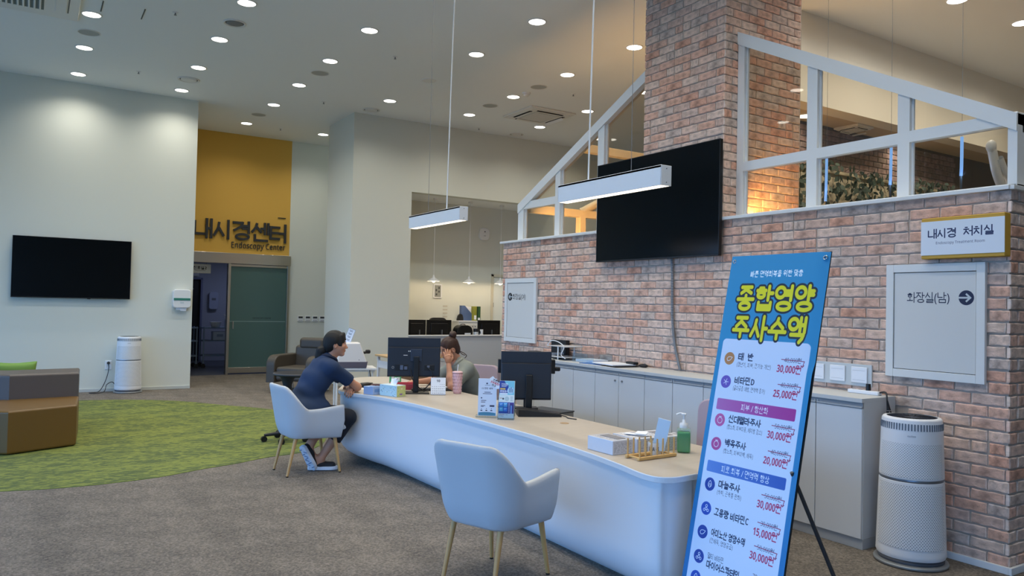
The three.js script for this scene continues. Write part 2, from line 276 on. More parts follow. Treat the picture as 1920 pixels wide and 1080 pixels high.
const brickMats = ['#efd3c3', '#eec7b4', '#e6cfc3', '#f1d9ca', '#ebc2af', '#e2d0c6', '#f0c4ae', '#e0c4b6', '#eed6c7', '#ebb9a2'].map((c, i) => std(c, 0.9, { map: brickTexs[i % 4], bumpMap: brickBump, bumpScale: 0.002 }));
function brickGeo(L, h, d, s) {        // a brick whose worn outline wanders; front towards +z, back face left off
  const nx = 6, pts = [], R = (i) => HN(i, s, 19) - 0.5, ring = [];
  for (let i = 0; i <= nx; i++) ring.push([-L / 2 + L * i / nx, -h / 2]);
  ring.push([L / 2, 0]);
  for (let i = nx; i >= 0; i--) ring.push([-L / 2 + L * i / nx, h / 2]);
  ring.push([-L / 2, 0]);
  const n = ring.length, pos = [], uv = [];
  const A = ring.map((p, i) => [p[0] + R(i) * 0.004, p[1] + R(i + 40) * 0.005, -d]), B = A.map((p) => [p[0], p[1], -0.004]), C = A.map((p, i) => [p[0] * (1 - 0.0075 / L * 2), p[1] * (1 - 0.0055 / h * 2), R(i + 80) * 0.002]);
  const put = (...q) => q.forEach((p) => { pos.push(...p); uv.push(p[0] / L + 0.5, p[1] / h + 0.5); });
  for (let i = 0; i < n; i++) { const j = (i + 1) % n; put(A[i], A[j], B[j], A[i], B[j], B[i], B[i], B[j], C[j], B[i], C[j], C[i], C[i], C[j], [0, 0, 0.0006]); }
  const g = new THREE.BufferGeometry(); g.setAttribute('position', new THREE.Float32BufferAttribute(pos, 3)); g.setAttribute('uv', new THREE.Float32BufferAttribute(uv, 2)); g.computeVertexNormals(); return g;
}
const CH = 0.0766, BL = 0.212, JT = 0.012;
const brickLib = {};
function brickOf(L, v) { const k = L.toFixed(3) + '_' + v; return brickLib[k] ??= brickGeo(L, CH - JT, 0.022, v * 7 + Math.round(L * 1000)); }
// lays bricks over u in [0, W], courses c0..c1 from base; origin at left bottom of the face; keep(u, y, L) filters; returns placements
function courses(W, y0, n, keep, lead = 0) {
  const out = [];
  for (let c = 0; c < n; c++) {
    const y = y0 + (c + 0.5) * CH, off = (c + lead) % 2 ? BL / 2 : 0; let u = -off;
    while (u < W - 0.02) {
      const a = Math.max(0, u), b = Math.min(W, u + BL); u += BL;
      const L = b - a - JT; if (L < 0.03) continue;
      if (rnd() < 0.06 && L > 0.19) { const m = a + BL / 2; for (const [p, q] of [[a, m], [m, b]]) if (keep((p + q) / 2, y, q - p)) out.push([(p + q) / 2, y, q - p - JT]); continue; }
      if (keep((a + b) / 2, y, L)) out.push([(a + b) / 2, y, L]);
    }
  }
  return out;
}
function layBricks(parent, list, place, rank, most = 300) {     // the nearest ones singly, the others joined
  list.sort((p, q) => rank(p) - rank(q));
  const rest = {};
  list.forEach(([u, y, L], i) => {
    const mi = Math.floor(rnd() * brickMats.length), g = brickOf(Math.round(L * 100) / 100, Math.floor(rnd() * 4)), out = rr(-0.002, 0.003);
    const m = new THREE.Mesh(g, brickMats[mi]); place(m, u, y, out); m.castShadow = m.receiveShadow = true;
    if (i < most) { m.name = 'brick'; parent.add(m); } else { m.updateMatrix(); (rest[mi] ??= []).push(g.clone().applyMatrix4(m.matrix)); }
  });
  const keys = Object.keys(rest); if (!keys.length) return;
  const geos = keys.map((k) => M(rest[k])), mg = mergeGeometries(geos, true);
  const m = new THREE.Mesh(mg, keys.map((k) => brickMats[k])); m.name = 'far_bricks'; m.userData.kind = 'stuff'; m.castShadow = m.receiveShadow = true; parent.add(m);
}
const near = (x, y, z) => Math.hypot(x, y - 1.6, z);
{
  // long face, towards -x : u runs along z from the far end
  const z0 = -8.42, z1 = -2.357, w = struct('wall_brick', span(XB + 0.012, XB + 0.26, 0, 2.4, z0, z1 - 0.012), MAT.mortar);
  const blocked = (z, y) => (z > -7.42 && z < -3.1 && y < 0.98) || (y > 2.1 && z > -6.3 && z < -4.72) || (z > -3.1 && z < -2.53 && y > 1.2 && y < 1.9) || (z > -8.27 && z < -7.65 && y > 1.19 && y < 1.9);
  const L = courses(z1 - z0, 0.03, 31, (u, y) => !blocked(z0 + u, y));
  layBricks(w, L, (m, u, y, o) => { m.position.set(XB - o, y, z0 + u); m.rotation.y = -Math.PI / 2; }, (p) => near(XB, p[1], z0 + p[0]));
  // short return face, towards +z
  const r = struct('wall_brick_return', span(XB + 0.26, 9, 0, 2.4, -2.6, z1 - 0.012), MAT.mortar);
  const R = courses(1.0, 0.03, 31, () => true, 1);
  layBricks(r, R, (m, u, y, o) => m.position.set(XB + u, y, z1 + o), (p) => p[0], 120);
  struct('baseboard_brick', rb(0.02, 0.045, 0.72, XB - 0.012, 0.0225, -2.357 - 0.35, 0.003), MAT.white);
  struct('baseboard_return', rb(1.5, 0.045, 0.02, XB + 0.73, 0.0225, -2.34, 0.003), MAT.white);
  // chimney
  const c = struct('pillar_brick', span(XB + 0.012, 6.25, 2.4, H, -5.775 + 0.012, -4.715 - 0.012), MAT.mortar);
  const nC = 36, F = courses(1.06, 2.4 + 0.003, nC, (u, y) => !(y < 3.05)).map((p) => [...p, 0]), S = courses(1.058, 2.4 + 0.003, nC, () => true, 1).map((p) => [...p, 1]);
  const all = [...F, ...S]; all.forEach((p) => { p.side = p[3]; });
  const flat = all.map((p) => { const q = [p[0] + (p.side ? 100 : 0), p[1], p[2]]; return q; });
  layBricks(c, flat, (m, u, y, o) => { if (u > 50) m.position.set(XB + (u - 100), y, -4.715 + o); else { m.position.set(XB - o, y, -5.775 + u); m.rotation.y = -Math.PI / 2; } }, (p) => p[1] > 4.8 ? 9 : 0);
}
// white sill boards
struct('trim_sill', [rb(0.2, 0.028, 2.37, XB + 0.065, SILL - 0.012, -3.54, 0.004), rb(0.2, 0.028, 2.7, XB + 0.065, SILL - 0.012, -7.1, 0.004), rb(3.4, 0.028, 0.12, XB + 1.68, SILL - 0.012, -2.39, 0.004)], MAT.frame);
// ---------------------------------------------------------------- gable glazing
function glazing(name, posts, mid, roofA, roofB, side) {
  // in the plane x = XF; posts: [z0, z1]; roof runs straight from roofA [z, y] to roofB [z, y] (outer edge)
  const w = sgroup(name), T = 0.07, yR = (z) => roofA[1] + (z - roofA[0]) / (roofB[0] - roofA[0]) * (roofB[1] - roofA[1]), RT = 0.115;
  const poly = (pts, name, x0, th, m) => { const s = shapeOf(pts.map(([z, y]) => [z, y])), g = ext(s, th); g.rotateY(-Math.PI / 2); part(name, at(g, x0 + th, 0, 0), m, w); };
  const zs = posts.flat(), z0 = Math.min(...zs), z1 = Math.max(...zs);
  for (const [a, b] of posts) poly([[a, SILL], [b, SILL], [b, yR(b) - RT], [a, yR(a) - RT]], 'window_post', XF, T, MAT.frame);
  poly([[z0, yR(z0) - RT], [z1, yR(z1) - RT], [z1, yR(z1)], [z0, yR(z0)]], 'roof_rail', XF - 0.012, T + 0.03, MAT.frame);
  for (let i = 0; i + 1 < posts.length; i++) {
    const a = posts[i][1], b = posts[i + 1][0];
    poly([[a, SILL], [b, SILL], [b, SILL + 0.038], [a, SILL + 0.038]], 'bottom_rail', XF, T, MAT.frame);
    const flatTop = Math.min(yR(a), yR(b)) - RT > mid[1] + 0.1 || side;
    poly([[a, mid[0]], [b, mid[0]], [b, mid[1]], [a, mid[1]]], 'middle_rail', XF, T, MAT.frame);
    poly([[a, SILL + 0.038], [b, SILL + 0.038], [b, mid[0]], [a, mid[0]]], 'window_pane', XF + 0.05, 0.006, MAT.pane);
    const ya = Math.max(mid[1], yR(a) - RT), yb = Math.max(mid[1], yR(b) - RT);
    const zc = (yy) => roofA[0] + (yy + RT - roofA[1]) / (roofB[1] - roofA[1]) * (roofB[0] - roofA[0]);
    const pts = [[a, mid[1]], [b, mid[1]], [b, yb], [a, ya]];
    if (yR(a) - RT < mid[1]) pts[0] = pts[3] = [zc(mid[1]), mid[1]];
    if (yR(b) - RT < mid[1]) pts[1] = pts[2] = [zc(mid[1]), mid[1]];
    const seen = pts.filter((p, k) => !k || Math.hypot(p[0] - pts[k - 1][0], p[1] - pts[k - 1][1]) > 1e-4);
    poly(seen, 'window_pane', XF + 0.05, 0.006, MAT.pane);
    // slim inner beads that catch the warm light
    const bead = std('#dcd2bb', 0.5);
    poly([[a, SILL + 0.038], [a + 0.014, SILL + 0.038], [a + 0.014, mid[0]], [a, mid[0]]], 'glazing_bead', XF + 0.03, 0.018, MAT.frame);
    if (yR(a) - RT > mid[1]) poly([[a, mid[1]], [a + 0.014, mid[1]], [a + 0.014, yR(a + 0.014) - RT], [a, yR(a) - RT]], 'glazing_bead', XF + 0.03, 0.018, MAT.frame);
  }
  return w;
}
glazing('window_1', [[-4.713, -4.64], [-3.98, -3.885], [-3.205, -3.115], [-2.457, -2.4]], [2.843, 2.925], [-4.717, 4.12], [-2.4, 2.912]);
glazing('window_2', [[-8.34, -8.215], [-7.52, -7.42], [-6.71, -6.6], [-5.83, -5.777]], [2.843, 2.935], [-8.34, 2.912], [-5.777, 4.146]);
{ // glazing over the return face
  const w = sgroup('window_3');
  part('window_post', rb(0.07, 0.5, 0.06, XF + 0.1, SILL + 0.25, -2.43), MAT.frame, w); part('window_post', rb(0.07, 0.5, 0.06, XF + 1.4, SILL + 0.25, -2.43), MAT.frame, w);
  part('top_rail', rb(2.9, 0.09, 0.06, XF + 1.45, SILL + 0.46, -2.43), MAT.frame, w); part('bottom_rail', rb(2.9, 0.04, 0.06, XF + 1.45, SILL + 0.02, -2.43), MAT.frame, w);
  part('window_pane', bx(1.23, 0.4, 0.006, XF + 0.75, SILL + 0.24, -2.43), MAT.glass, w);
}
// rafters of the far end of the house, lit from within
{
  const w = sgroup('trim_house_end'), z = -8.24, m = std('#d8c7a4', 0.6);
  part('eave_beam', rb(3.2, 0.1, 0.1, 7.05, 2.86, z), m, w); part('end_post', rb(0.1, 0.44, 0.1, 6.3, 2.6, z), m, w); part('end_post', rb(0.1, 0.44, 0.1, 8.2, 2.6, z), m, w);
  const r = rod([6.3, 2.88, z], [8.6, 4.05, z], 0.06, 0.06, 4); part('rafter', r, m, w);
  part('collar_beam', rb(2.2, 0.11, 0.1, 7.35, 3.76, z), m, w);
  part('bottom_beam', rb(3.2, 0.06, 0.12, 7.05, 2.41, z), m, w);
}
struct('wall_brick_end', span(XB + 0.26, 9.2, 0, 2.38, -8.42, -8.2), MAT.mortar);
// high cream wall and the lower ceiling inside
struct('wall_upper', span(7.5, 13.8, 4.07, H, -5.95, -5.716), std('#ece7da', 0.8));
struct('ceiling_house', span(7.5, 13.8, 4.07, 4.16, -7.0, -5.951), std('#c9b596', 0.85));
{
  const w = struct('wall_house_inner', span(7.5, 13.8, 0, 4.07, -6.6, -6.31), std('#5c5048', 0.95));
  const L = courses(4.6, 2.5, 20, () => true), geo = [[], [], []];
  for (const [u, y, l] of L) geo[Math.floor(rnd() * 3)].push(brickOf(Math.round(l * 100) / 100, 1).clone().translate(7.5 + u, y, -6.3));
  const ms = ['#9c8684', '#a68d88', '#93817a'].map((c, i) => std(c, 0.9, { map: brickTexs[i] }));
  const m = new THREE.Mesh(mergeGeometries(geo.map(M), true), ms); m.name = 'inner_bricks'; m.userData.kind = 'stuff'; w.add(m);
}
{ // panel lamp out of view, added to brighten the corridor
  const t = thing('added_corridor_lamp', 'added bluish ceiling panel lamp, out of view, brightening the corridor behind the glass door', 'ceiling light', [4.6, 2.7, -19.2]);
  part('lamp_frame', rb(1.2, 0.03, 0.32, 0, -0.012, 0, 0.004), MAT.white, t); part('diffuser', rb(1.14, 0.006, 0.26, 0, -0.029, 0, 0.002), glow(new THREE.Color(0.5, 0.55, 1.0), 1), t);
  const l = new THREE.RectAreaLight(new THREE.Color(0.5, 0.6, 1.0), 11, 1.14, 0.26); l.name = 'lamp_light'; l.position.y = -0.036; l.rotation.x = -Math.PI / 2; t.add(l);
}
// ================================================================ ceiling fittings
{
  const GX = [0.555, 2.085, 3.635, 5.235, 6.83, 8.42], GZ = [-7.82, -9.345, -10.88, -12.405, -13.94];
  const trim = lathe([[0.122, 0], [0.118, -0.008], [0.104, -0.01], [0.102, -0.004], [0.102, 0.0]], 32), disc = new THREE.CylinderGeometry(0.102, 0.102, 0.004, 32).translate(0, -0.005, 0);
  const lampAt = (x, z, label, off, y = H) => {
    const t = thing('downlight', label, 'ceiling light', [x, y, z], 0, off ? undefined : 'round recessed downlights in the hall ceiling');
    part('trim_ring', trim, MAT.white, t);
    part('diffuser', disc, off ? MAT.offwhite : MAT.downGlow, t);
    if (!off) { const wide = x > 6.9 && z > -4.6 && z < -4.3, s = new THREE.SpotLight(LAMP, DOWN * (wide ? 2.2 : y < 5 ? 0.3 : 1), 0, wide ? 1.5 : 1.27, wide ? 1 : 0.85, 2); s.name = 'lamp_light'; s.position.set(0, -0.02, 0); s.shadow.radius = 3; s.castShadow = true; s.target.position.set(0, -3, 0); t.add(s, s.target); }
  };
  const rows = ['over the screen wall bench', 'second row from the screen wall', 'third row in from the screen wall', 'fourth row in, beside the unlit fitting', 'fifth row, near the ceiling cassette', 'sixth row, nearest the gable glazing'];
  const along = ['first', 'second', 'third', 'fourth', 'fifth'];
  GX.forEach((x, i) => GZ.forEach((z, j) => {
    if (i === 3 && j === 2) { lampAt(5.25, -10.9, 'unlit round downlight between two lit ones', true); return; }
    if (i === 5 && j === 4) return;
    lampAt(x, z, `lit round downlight, ${rows[i]}, ${along[4 - j]} out from the far wall`);
  }));
  lampAt(3.58, -15.75, 'lit round downlight in front of the mustard wall top');
  lampAt(5.165, -15.78, 'lit round downlight in the recess beside the white column');
  lampAt(9.957, -12.55, 'lit downlight seen through the left gable glazing, higher one'); lampAt(11.49, -14.06, 'lit downlight seen through the left gable glazing, lower one');
  lampAt(8.2, -6.12, 'added fill downlight in the lower ceiling behind the right gable glazing, left one', false, 4.07); lampAt(10.4, -6.12, 'added fill downlight in the lower ceiling behind the right gable glazing, right one', false, 4.07);  // both added to brighten the inside of the house
  lampAt(8.7, -4.53, 'lit downlight above the cream wall right of the chimney'); lampAt(10.0, -4.44, 'lit downlight at the far right corner of the ceiling');
  // the same grid goes on over the viewer's head and over the brick house
  for (const x of [0.555, 2.085, 3.635]) for (const z of [-6.3, -4.75, -3.2, -1.65]) lampAt(x, z, 'lit round downlight nearer the front windows');
  for (const [x, z] of [[5.235, -4.75], [5.235, -3.2], [5.235, -1.65], [7.2, -4.5], [6.83, -3.2], [8.42, -3.0], [10, -2.9], [11.6, -4.4], [-1, -9.3], [-1, -12.4]]) lampAt(x, z, 'lit round downlight nearer the front windows');
}
{ // round air vents, speakers, sprinklers
  const ring = (r) => lathe([[r, 0], [r, -0.012], [r * 0.9, -0.016], [r * 0.82, -0.006], [r * 0.8, 0]], 36), core = (r) => lathe([[0, -0.02], [r * 0.55, -0.02], [r * 0.7, -0.012], [r * 0.72, 0]], 36), gapM = std('#4a4d4c', 0.8);
  const V_ = [[2.074, -13.185, 0.17, 'large round ceiling vent with a dark ring by the screen wall'], [5.209, -13.203, 0.16, 'round ceiling vent with dark rim above the white column'], [8.41, -13.25, 0.15, 'round ceiling vent with dark rim over the station wall'], [2.116, -10.12, 0.14, 'grey round ceiling speaker between second-row downlights']];
  for (const [x, z, r, l] of V_) {
    const t = thing('ceiling_vent', l, 'vent', [x, H, z]);
    part('ring', ring(r), MAT.offwhite, t); part('gap', cyl(r * 0.8, r * 0.8, 0.003, 0, -0.002, 0, 32), gapM, t); part('disc', core(r), r === 0.14 ? MAT.grey : MAT.offwhite, t);
  }
  const S = [[0.572, -11.658, 'flush round speaker cover between the first-row downlights'], [3.6, -14.873, 'small flush round cover before the mustard wall'], [6.85, -10.148, 'flush round speaker cover near the smoke detector'], [6.811, -11.617, 'flush round speaker cover left of the ceiling cassette'], [3.706, -11.559, 'faint flush round cover between third-row downlights']];
  for (const [x, z, l] of S) { const t = thing('ceiling_speaker', l, 'speaker', [x, H, z]); part('rim', lathe([[0.14, 0], [0.14, -0.006], [0.128, -0.008], [0.125, -0.002], [0.125, 0]], 36), MAT.offwhite, t); part('grille', cyl(0.125, 0.125, 0.003, 0, -0.0015, 0, 32), std('#aeb1ad', 0.9), t); }
  const P = [[1.423, -10.179, 'near the left top'], [1.343, -13.202, 'above the screen wall'], [4.311, -13.192, 'before the recess'], [4.27, -15.794, 'in the recess'], [4.337, -10.125, 'left of the far pendant cord'], [7.508, -13.23, 'over the station wall'], [7.539, -10.135, 'near the gable glazing']];
  for (const [x, z, l] of P) { const t = thing('sprinkler_head', 'tiny chrome sprinkler head in the ceiling ' + l, 'sprinkler', [x, H, z]); part('escutcheon', lathe([[0.035, 0], [0.034, -0.006], [0.014, -0.01], [0, -0.01]], 20), MAT.white, t); part('nozzle', [cyl(0.008, 0.008, 0.03, 0, -0.02, 0, 10), cyl(0.017, 0.017, 0.003, 0, -0.036, 0, 14)], MAT.grey, t); }
  const d = thing('smoke_detector', 'white domed smoke detector on the ceiling beside the cassette', 'smoke detector', [6.879, H, -10.55]);
  part('base', lathe([[0.07, 0], [0.07, -0.02], [0.06, -0.024], [0, -0.024]], 28), MAT.white, d); part('sensor', lathe([[0.045, -0.022], [0.045, -0.05], [0.034, -0.062], [0, -0.064]], 28), MAT.white, d);
  for (const [x, z, l] of [[0.643, -10.5, 'thin slot line in the ceiling beside the large cassette'], [1.097, -10.49, 'thin slot line in the ceiling left of the sprinkler']]) { tag(part('ceiling_slot', rb(0.014, 0.006, 0.4, x, H - 0.002, z, 0.001), std('#5d605f', 0.8), scene), l, 'slot'); }
}
function cassette(x, z, w, label, y = H) {
  const t = thing('ceiling_cassette', label, 'air conditioner', [x, y, z]), h = w / 2, dark = std('#101214', 0.7);
  part('panel', [rb(w, 0.03, w, 0, -0.015, 0, 0.012, 3), rb(w * 0.86, 0.018, w * 0.86, 0, -0.034, 0, 0.008)], MAT.offwhite, t);
  part('intake_grille', [rb(w * 0.56, 0.014, w * 0.56, 0, -0.045, 0, 0.006)], std('#bfc2be', 0.7), t);
  const ribs = []; for (let i = -7; i <= 7; i++) ribs.push(rb(w * 0.53, 0.004, 0.01, 0, -0.053, i * w * 0.036, 0.001, 1)); part('grille_ribs', ribs, MAT.offwhite, t);
  for (let k = 0; k < 4; k++) {
    const a = k * Math.PI / 2, s = part('air_slot', rb(w * 0.58, 0.006, w * 0.055, 0, 0, 0, 0.002), dark, t); s.position.set(Math.sin(a) * h * 0.74, -0.044, Math.cos(a) * h * 0.74); s.rotation.y = a;
    const f = part('louvre', rb(w * 0.56, 0.006, w * 0.06, 0, 0, 0, 0.002), MAT.offwhite, t); f.position.set(Math.sin(a) * h * 0.70, -0.056 - (k === 1 ? 0.025 : 0), Math.cos(a) * h * 0.70); f.rotation.order = 'YXZ'; f.rotation.y = a; f.rotation.x = k === 1 ? 0.6 : 0.16;
  }
  return t;
}
cassette(7.87, -11.63, 0.98, 'square four-way air conditioner cassette set into the hall ceiling');
cassette(9.2, -6.12, 0.36, 'small square air diffuser in the lower ceiling behind the gable glazing', 4.07);
{ // the large unit at the top left, seen from below with slatted intake
  const t = thing('ceiling_unit', 'wide ceiling air conditioner with slatted intake in the top left corner', 'air conditioner', [-0.25, H, -10.55]);
  part('panel', [rb(1.34, 0.03, 1.3, 0, -0.015, 0, 0.012, 3)], MAT.offwhite, t);
  part('intake_recess', rb(0.93, 0.008, 0.95, -0.17, -0.031, 0.06, 0.003), std('#6f7c80', 0.8), t);
  for (let i = 0; i < 16; i++) part('intake_slat', rb(0.022, 0.02, 0.95, -0.6 + i * 0.057, -0.04, 0.06, 0.006), MAT.offwhite, t);
  part('outlet_louvre', rb(0.12, 0.012, 0.8, 0.47, -0.034, 0.02, 0.02), MAT.offwhite, t); part('outlet_gap', rb(0.014, 0.004, 0.8, 0.55, -0.031, 0.02, 0.001), MAT.darkgrey, t);
}
// ---------------------------------------------------------------- linear pendants over the counter
function linear(z0, z1, label, side) {
  const L = z1 - z0, x = 3.28, y = 2.355, t = thing('linear_pendant', label, 'pendant light', [x, y, (z0 + z1) / 2], 0, 'white linear pendants above the counter');
  part('housing', [rb(0.085, 0.018, L, 0, 0.117, 0, 0.003), rb(0.006, 0.125, L, -0.0395, 0.0625, 0, 0.002), rb(0.006, 0.125, L, 0.0395, 0.0625, 0, 0.002)], MAT.white, t);
  for (const s of [-1, 1]) { const c = part('end_cap', rb(0.085, 0.125, 0.008, 0, 0.0625, s * (L / 2 - 0.002), 0.002), MAT.white, t); part('screws', [cyl(0.004, 0.004, 0.004), cyl(0.004, 0.004, 0.004)].map((g, i) => g.rotateX(Math.PI / 2).translate(0, 0.02 + i * 0.085, s * (L / 2 + 0.002))), MAT.grey, c); }
  part('diffuser', rb(0.07, 0.006, L - 0.02, 0, 0.004, 0, 0.002), MAT.pendGlow, t);
  part('suspension_cord', [tube([[0, 0.12, -L * side], [0.012, 1.0, -L * side], [0.02, 1.9, -L * (side - 0.01)], [0.03, H - y, -L * (side - 0.02)]], 0.006, 30, 6)], MAT.white, t);
  part('suspension_wire', [rod([0, 0.12, L * side * 0.9], [0, H - y, L * side * 0.9], 0.0018, 0.0018, 6)], MAT.grey, t);
  part('canopy', cyl(0.04, 0.045, 0.03, 0.03, H - y - 0.015, -L * (side - 0.02)), MAT.white, t);
  const l = new THREE.RectAreaLight(new THREE.Color(1.0, 0.80, 0.56), PEND * 9, 0.07, L - 0.02); l.name = 'lamp_light'; l.position.set(0, -0.004, 0); l.rotation.x = -Math.PI / 2; t.add(l);
}
linear(-4.515, -3.44, 'near linear pendant light hanging in front of the big television', 0.22);
linear(-7.10, -6.02, 'far linear pendant light hanging before the nurse station opening', -0.19);
// ---------------------------------------------------------------- small cone pendants in the station
for (const [x, y, z, k] of [[6.99, 2.06, -14.05, 'left cone'], [7.83, 2.06, -14.07, 'right cone'], [8.62, 2.06, -14.1, 'third cone, half hidden by the brick wall,']]) {
  const t = thing('cone_pendant', `${k} pendant lamp hanging in the nurse station`, 'pendant light', [x, y, z], 0, 'cone pendants in the nurse station');
  part('shade', lathe([[0.018, 0.12], [0.024, 0.10], [0.024, 0.075], [0.05, 0.06], [0.135, 0.0], [0.13, -0.002], [0.045, 0.05], [0.014, 0.07]], 36), MAT.white, t);
  part('cord', rod([0, 0.115, 0], [0, 3.765 - y, 0], 0.004, 0.004, 8), MAT.white, t);
  part('ceiling_cup', cyl(0.045, 0.05, 0.03, 0, 3.75 - y, 0), MAT.offwhite, t);
  const b = part('bulb', ball(0.036, 0, 0.005, 0), MAT.bulb, t);
  const l = new THREE.PointLight(new THREE.Color(1, 0.76, 0.5), 0.6); l.name = 'lamp_light'; l.position.set(0, 0.0, 0); t.add(l);
}
// ---------------------------------------------------------------- light strips on the sills inside the gables
for (const [z0, z1, l] of [[-4.66, -4.2, 'warm light strip along the sill inside the right gable'], [-8.15, -5.85, 'warm light strip along the sill inside the left gable']]) {
  const t = thing('light_strip', l, 'light strip', [XF + 0.1, SILL + 0.02, (z0 + z1) / 2]);
  part('channel', rb(0.03, 0.03, z1 - z0, -0.008, 0, 0, 0.003), MAT.offwhite, t); part('glow_line', rb(0.006, 0.02, z1 - z0 - 0.02, 0.011, 0, 0, 0.002), MAT.strip, t);
  const r = new THREE.RectAreaLight(WARM, z0 < -6 ? 640 : 700, z1 - z0 - 0.02, 0.02); r.name = 'lamp_light'; r.position.set(0.018, 0, 0); r.rotation.y = -Math.PI / 2; t.add(r);
}
// ================================================================ televisions, signs and wall fittings
function tv(label, w, h, pos, turn, tilt, bezel = 0.008) {
  const t = thing('wall_television', label, 'television', pos, turn);
  const b = new THREE.Group(); b.name = 'display'; b.rotation.x = tilt; t.add(b);
  part('housing', [rb(w, h, 0.035, 0, 0, 0.06, 0.006), rb(w * 0.6, h * 0.5, 0.03, 0, -h * 0.1, 0.035, 0.01)], MAT.black, b);
  part('screen', rb(w - bezel * 2, h - bezel * 2 - 0.008, 0.004, 0, 0.003, 0.0785, 0.001), MAT.screen, b);
  part('bezel', [rb(w, bezel, 0.006, 0, h / 2 - bezel / 2, 0.079, 0.002), rb(w, bezel * 1.6, 0.006, 0, -h / 2 + bezel * 0.8, 0.079, 0.002), rb(bezel, h, 0.006, -w / 2 + bezel / 2, 0, 0.079, 0.002), rb(bezel, h, 0.006, w / 2 - bezel / 2, 0, 0.079, 0.002)], MAT.black, b);
  part('receiver_tab', rb(0.05, 0.012, 0.01, w * 0.14, -h / 2 - 0.004, 0.075, 0.003), MAT.darkgrey, b);
  part('wall_bracket', [rb(0.4, 0.3, 0.03, 0, 0, 0.016, 0.004)], MAT.darkgrey, t);
  return t;
}
tv('black wall television on the pale wall at the left', 1.7, 0.985, [0.6, 2.05, ZA], 0, 0.0);
tv('big black wall television on the brick chimney', 1.715, 1.035, [XB, 2.595, -5.535], -Math.PI / 2, 0.0);
{ // conduit below the big television
  const t = thing('cable_conduit', 'ribbed grey cable conduit running from the big television down to the cabinets', 'cable', [XB - 0.02, 0, 0]);
  part('conduit', tube([[0, 2.12, -5.32], [0, 1.9, -5.305], [-0.002, 1.5, -5.29], [-0.004, 1.25, -5.25], [-0.012, 1.03, -5.17]], 0.013, 60, 8), MAT.grey, t);
  const rings = []; for (let i = 0; i < 40; i++) { const y = 2.05 - i * 0.025, z = y > 1.5 ? -5.29 - (y - 1.5) * 0.04 : -5.29 + (1.5 - y) * (1.5 - y) * 0.35; rings.push(new THREE.TorusGeometry(0.0135, 0.0025, 6, 12).rotateX(Math.PI / 2).translate(-0.003, y, z)); }
  part('ribs', rings, std('#9a9c9e', 0.4), t);
}
// toilet direction panels
function arrowPanel(label, text, y0, y1, z0, z1, dir) {
  const w = z1 - z0, h = y1 - y0, t = thing('direction_panel', label, 'sign', [XB, (y0 + y1) / 2, (z0 + z1) / 2], -Math.PI / 2), f = 0.055, m = std('#e0e1de', 0.5);
  part('frame_side', rb(f, h, 0.03, -w / 2 + f / 2, 0, 0.012, 0.003), m, t); part('frame_side', rb(f, h, 0.03, w / 2 - f / 2, 0, 0.012, 0.003), m, t);
  part('frame_rail', rb(w - 2 * f, f, 0.03, 0, h / 2 - f / 2, 0.012, 0.003), m, t); part('frame_rail', rb(w - 2 * f, f, 0.03, 0, -h / 2 + f / 2, 0.012, 0.003), m, t);
  part('shadow_gap', rb(w - 2 * f, h - 2 * f, 0.012, 0, 0, 0.008, 0.001), std('#2c3236', 0.8), t);
  const d = part('access_door', rb(w - 2 * f - 0.008, h - 2 * f - 0.008, 0.012, 0, 0, 0.014, 0.002), std('#d6d6d2', 0.5), t);
  const tx = canvasTex(1024, 256, (x, W) => {
    x.clearRect(0, 0, W, 256); const ink = dir > 0 ? '#1d2747' : '#15181c';
    hangul(x, text, dir > 0 ? 20 : 250, 44, 165, { weight: 0.085, color: ink, sx: 0.86, gap: -0.02, latin: '' });
    const cx = dir > 0 ? 905 : 125; x.fillStyle = ink; x.beginPath(); x.arc(cx, 128, 108, 0, 7); x.fill();
    x.strokeStyle = '#c3cacd'; x.lineWidth = 26; x.lineCap = 'butt'; x.beginPath(); x.moveTo(cx - dir * 108, 128); x.lineTo(cx + dir * 55, 128); x.stroke(); x.beginPath(); x.moveTo(cx - dir * 5, 70); x.lineTo(cx + dir * 56, 128); x.lineTo(cx - dir * 5, 186); x.stroke();
  });
  const pw = dir > 0 ? 0.46 : 0.47; part('lettering', new THREE.PlaneGeometry(pw, pw / 4).translate(dir > 0 ? w / 2 - f - pw / 2 - 0.01 : -w / 2 + f + pw / 2 + 0.012, h / 2 - f - 0.175, 0.0207), std('#ffffff', 0.6, { map: tx, transparent: true }), d);
  return t;
}
arrowPanel('white framed panel with a round arrow at its right, under the box sign', '화장실(남)', 1.16, 1.944, -3.16, -2.494, 1);
arrowPanel('white framed panel with a round arrow at its left, far end of the wall', '화장실(여)', 1.145, 1.938, -8.313, -7.6, -1);
{ // treatment room sign
  const t = thing('box_sign', 'white and mustard box sign mounted above the toilet direction panel', 'sign', [XB, 2.11, -2.62], -Math.PI / 2);
  part('sign_case', rb(0.525, 0.275, 0.075, 0, 0, 0.037, 0.006), std('#c79a2e', 0.5), t);
  const tx = canvasTex(1024, 460, (x, w, h) => {
    x.fillStyle = '#dfe5ec'; x.fillRect(0, 0, w, h);
    hangul(x, '내시경', 70, 105, 128, { weight: 0.125, color: '#1c2550', gap: 0.0 }); hangul(x, '처치실', 540, 95, 128, { weight: 0.125, color: '#1c2550', gap: 0.0 });
    x.fillStyle = '#2b3358'; x.font = '50px sans-serif'; x.fillText('Endoscopy Treatment Room', 180, 315);
  });
  part('sign_face', [bx(0.525, 0.226, 0.004, 0, 0, 0.076)], std('#dfe5ec', 0.5), t);
  part('lettering', at(new THREE.PlaneGeometry(0.503, 0.226), 0, 0, 0.0785), std('#ffffff', 0.5, { map: tx }), t);
}
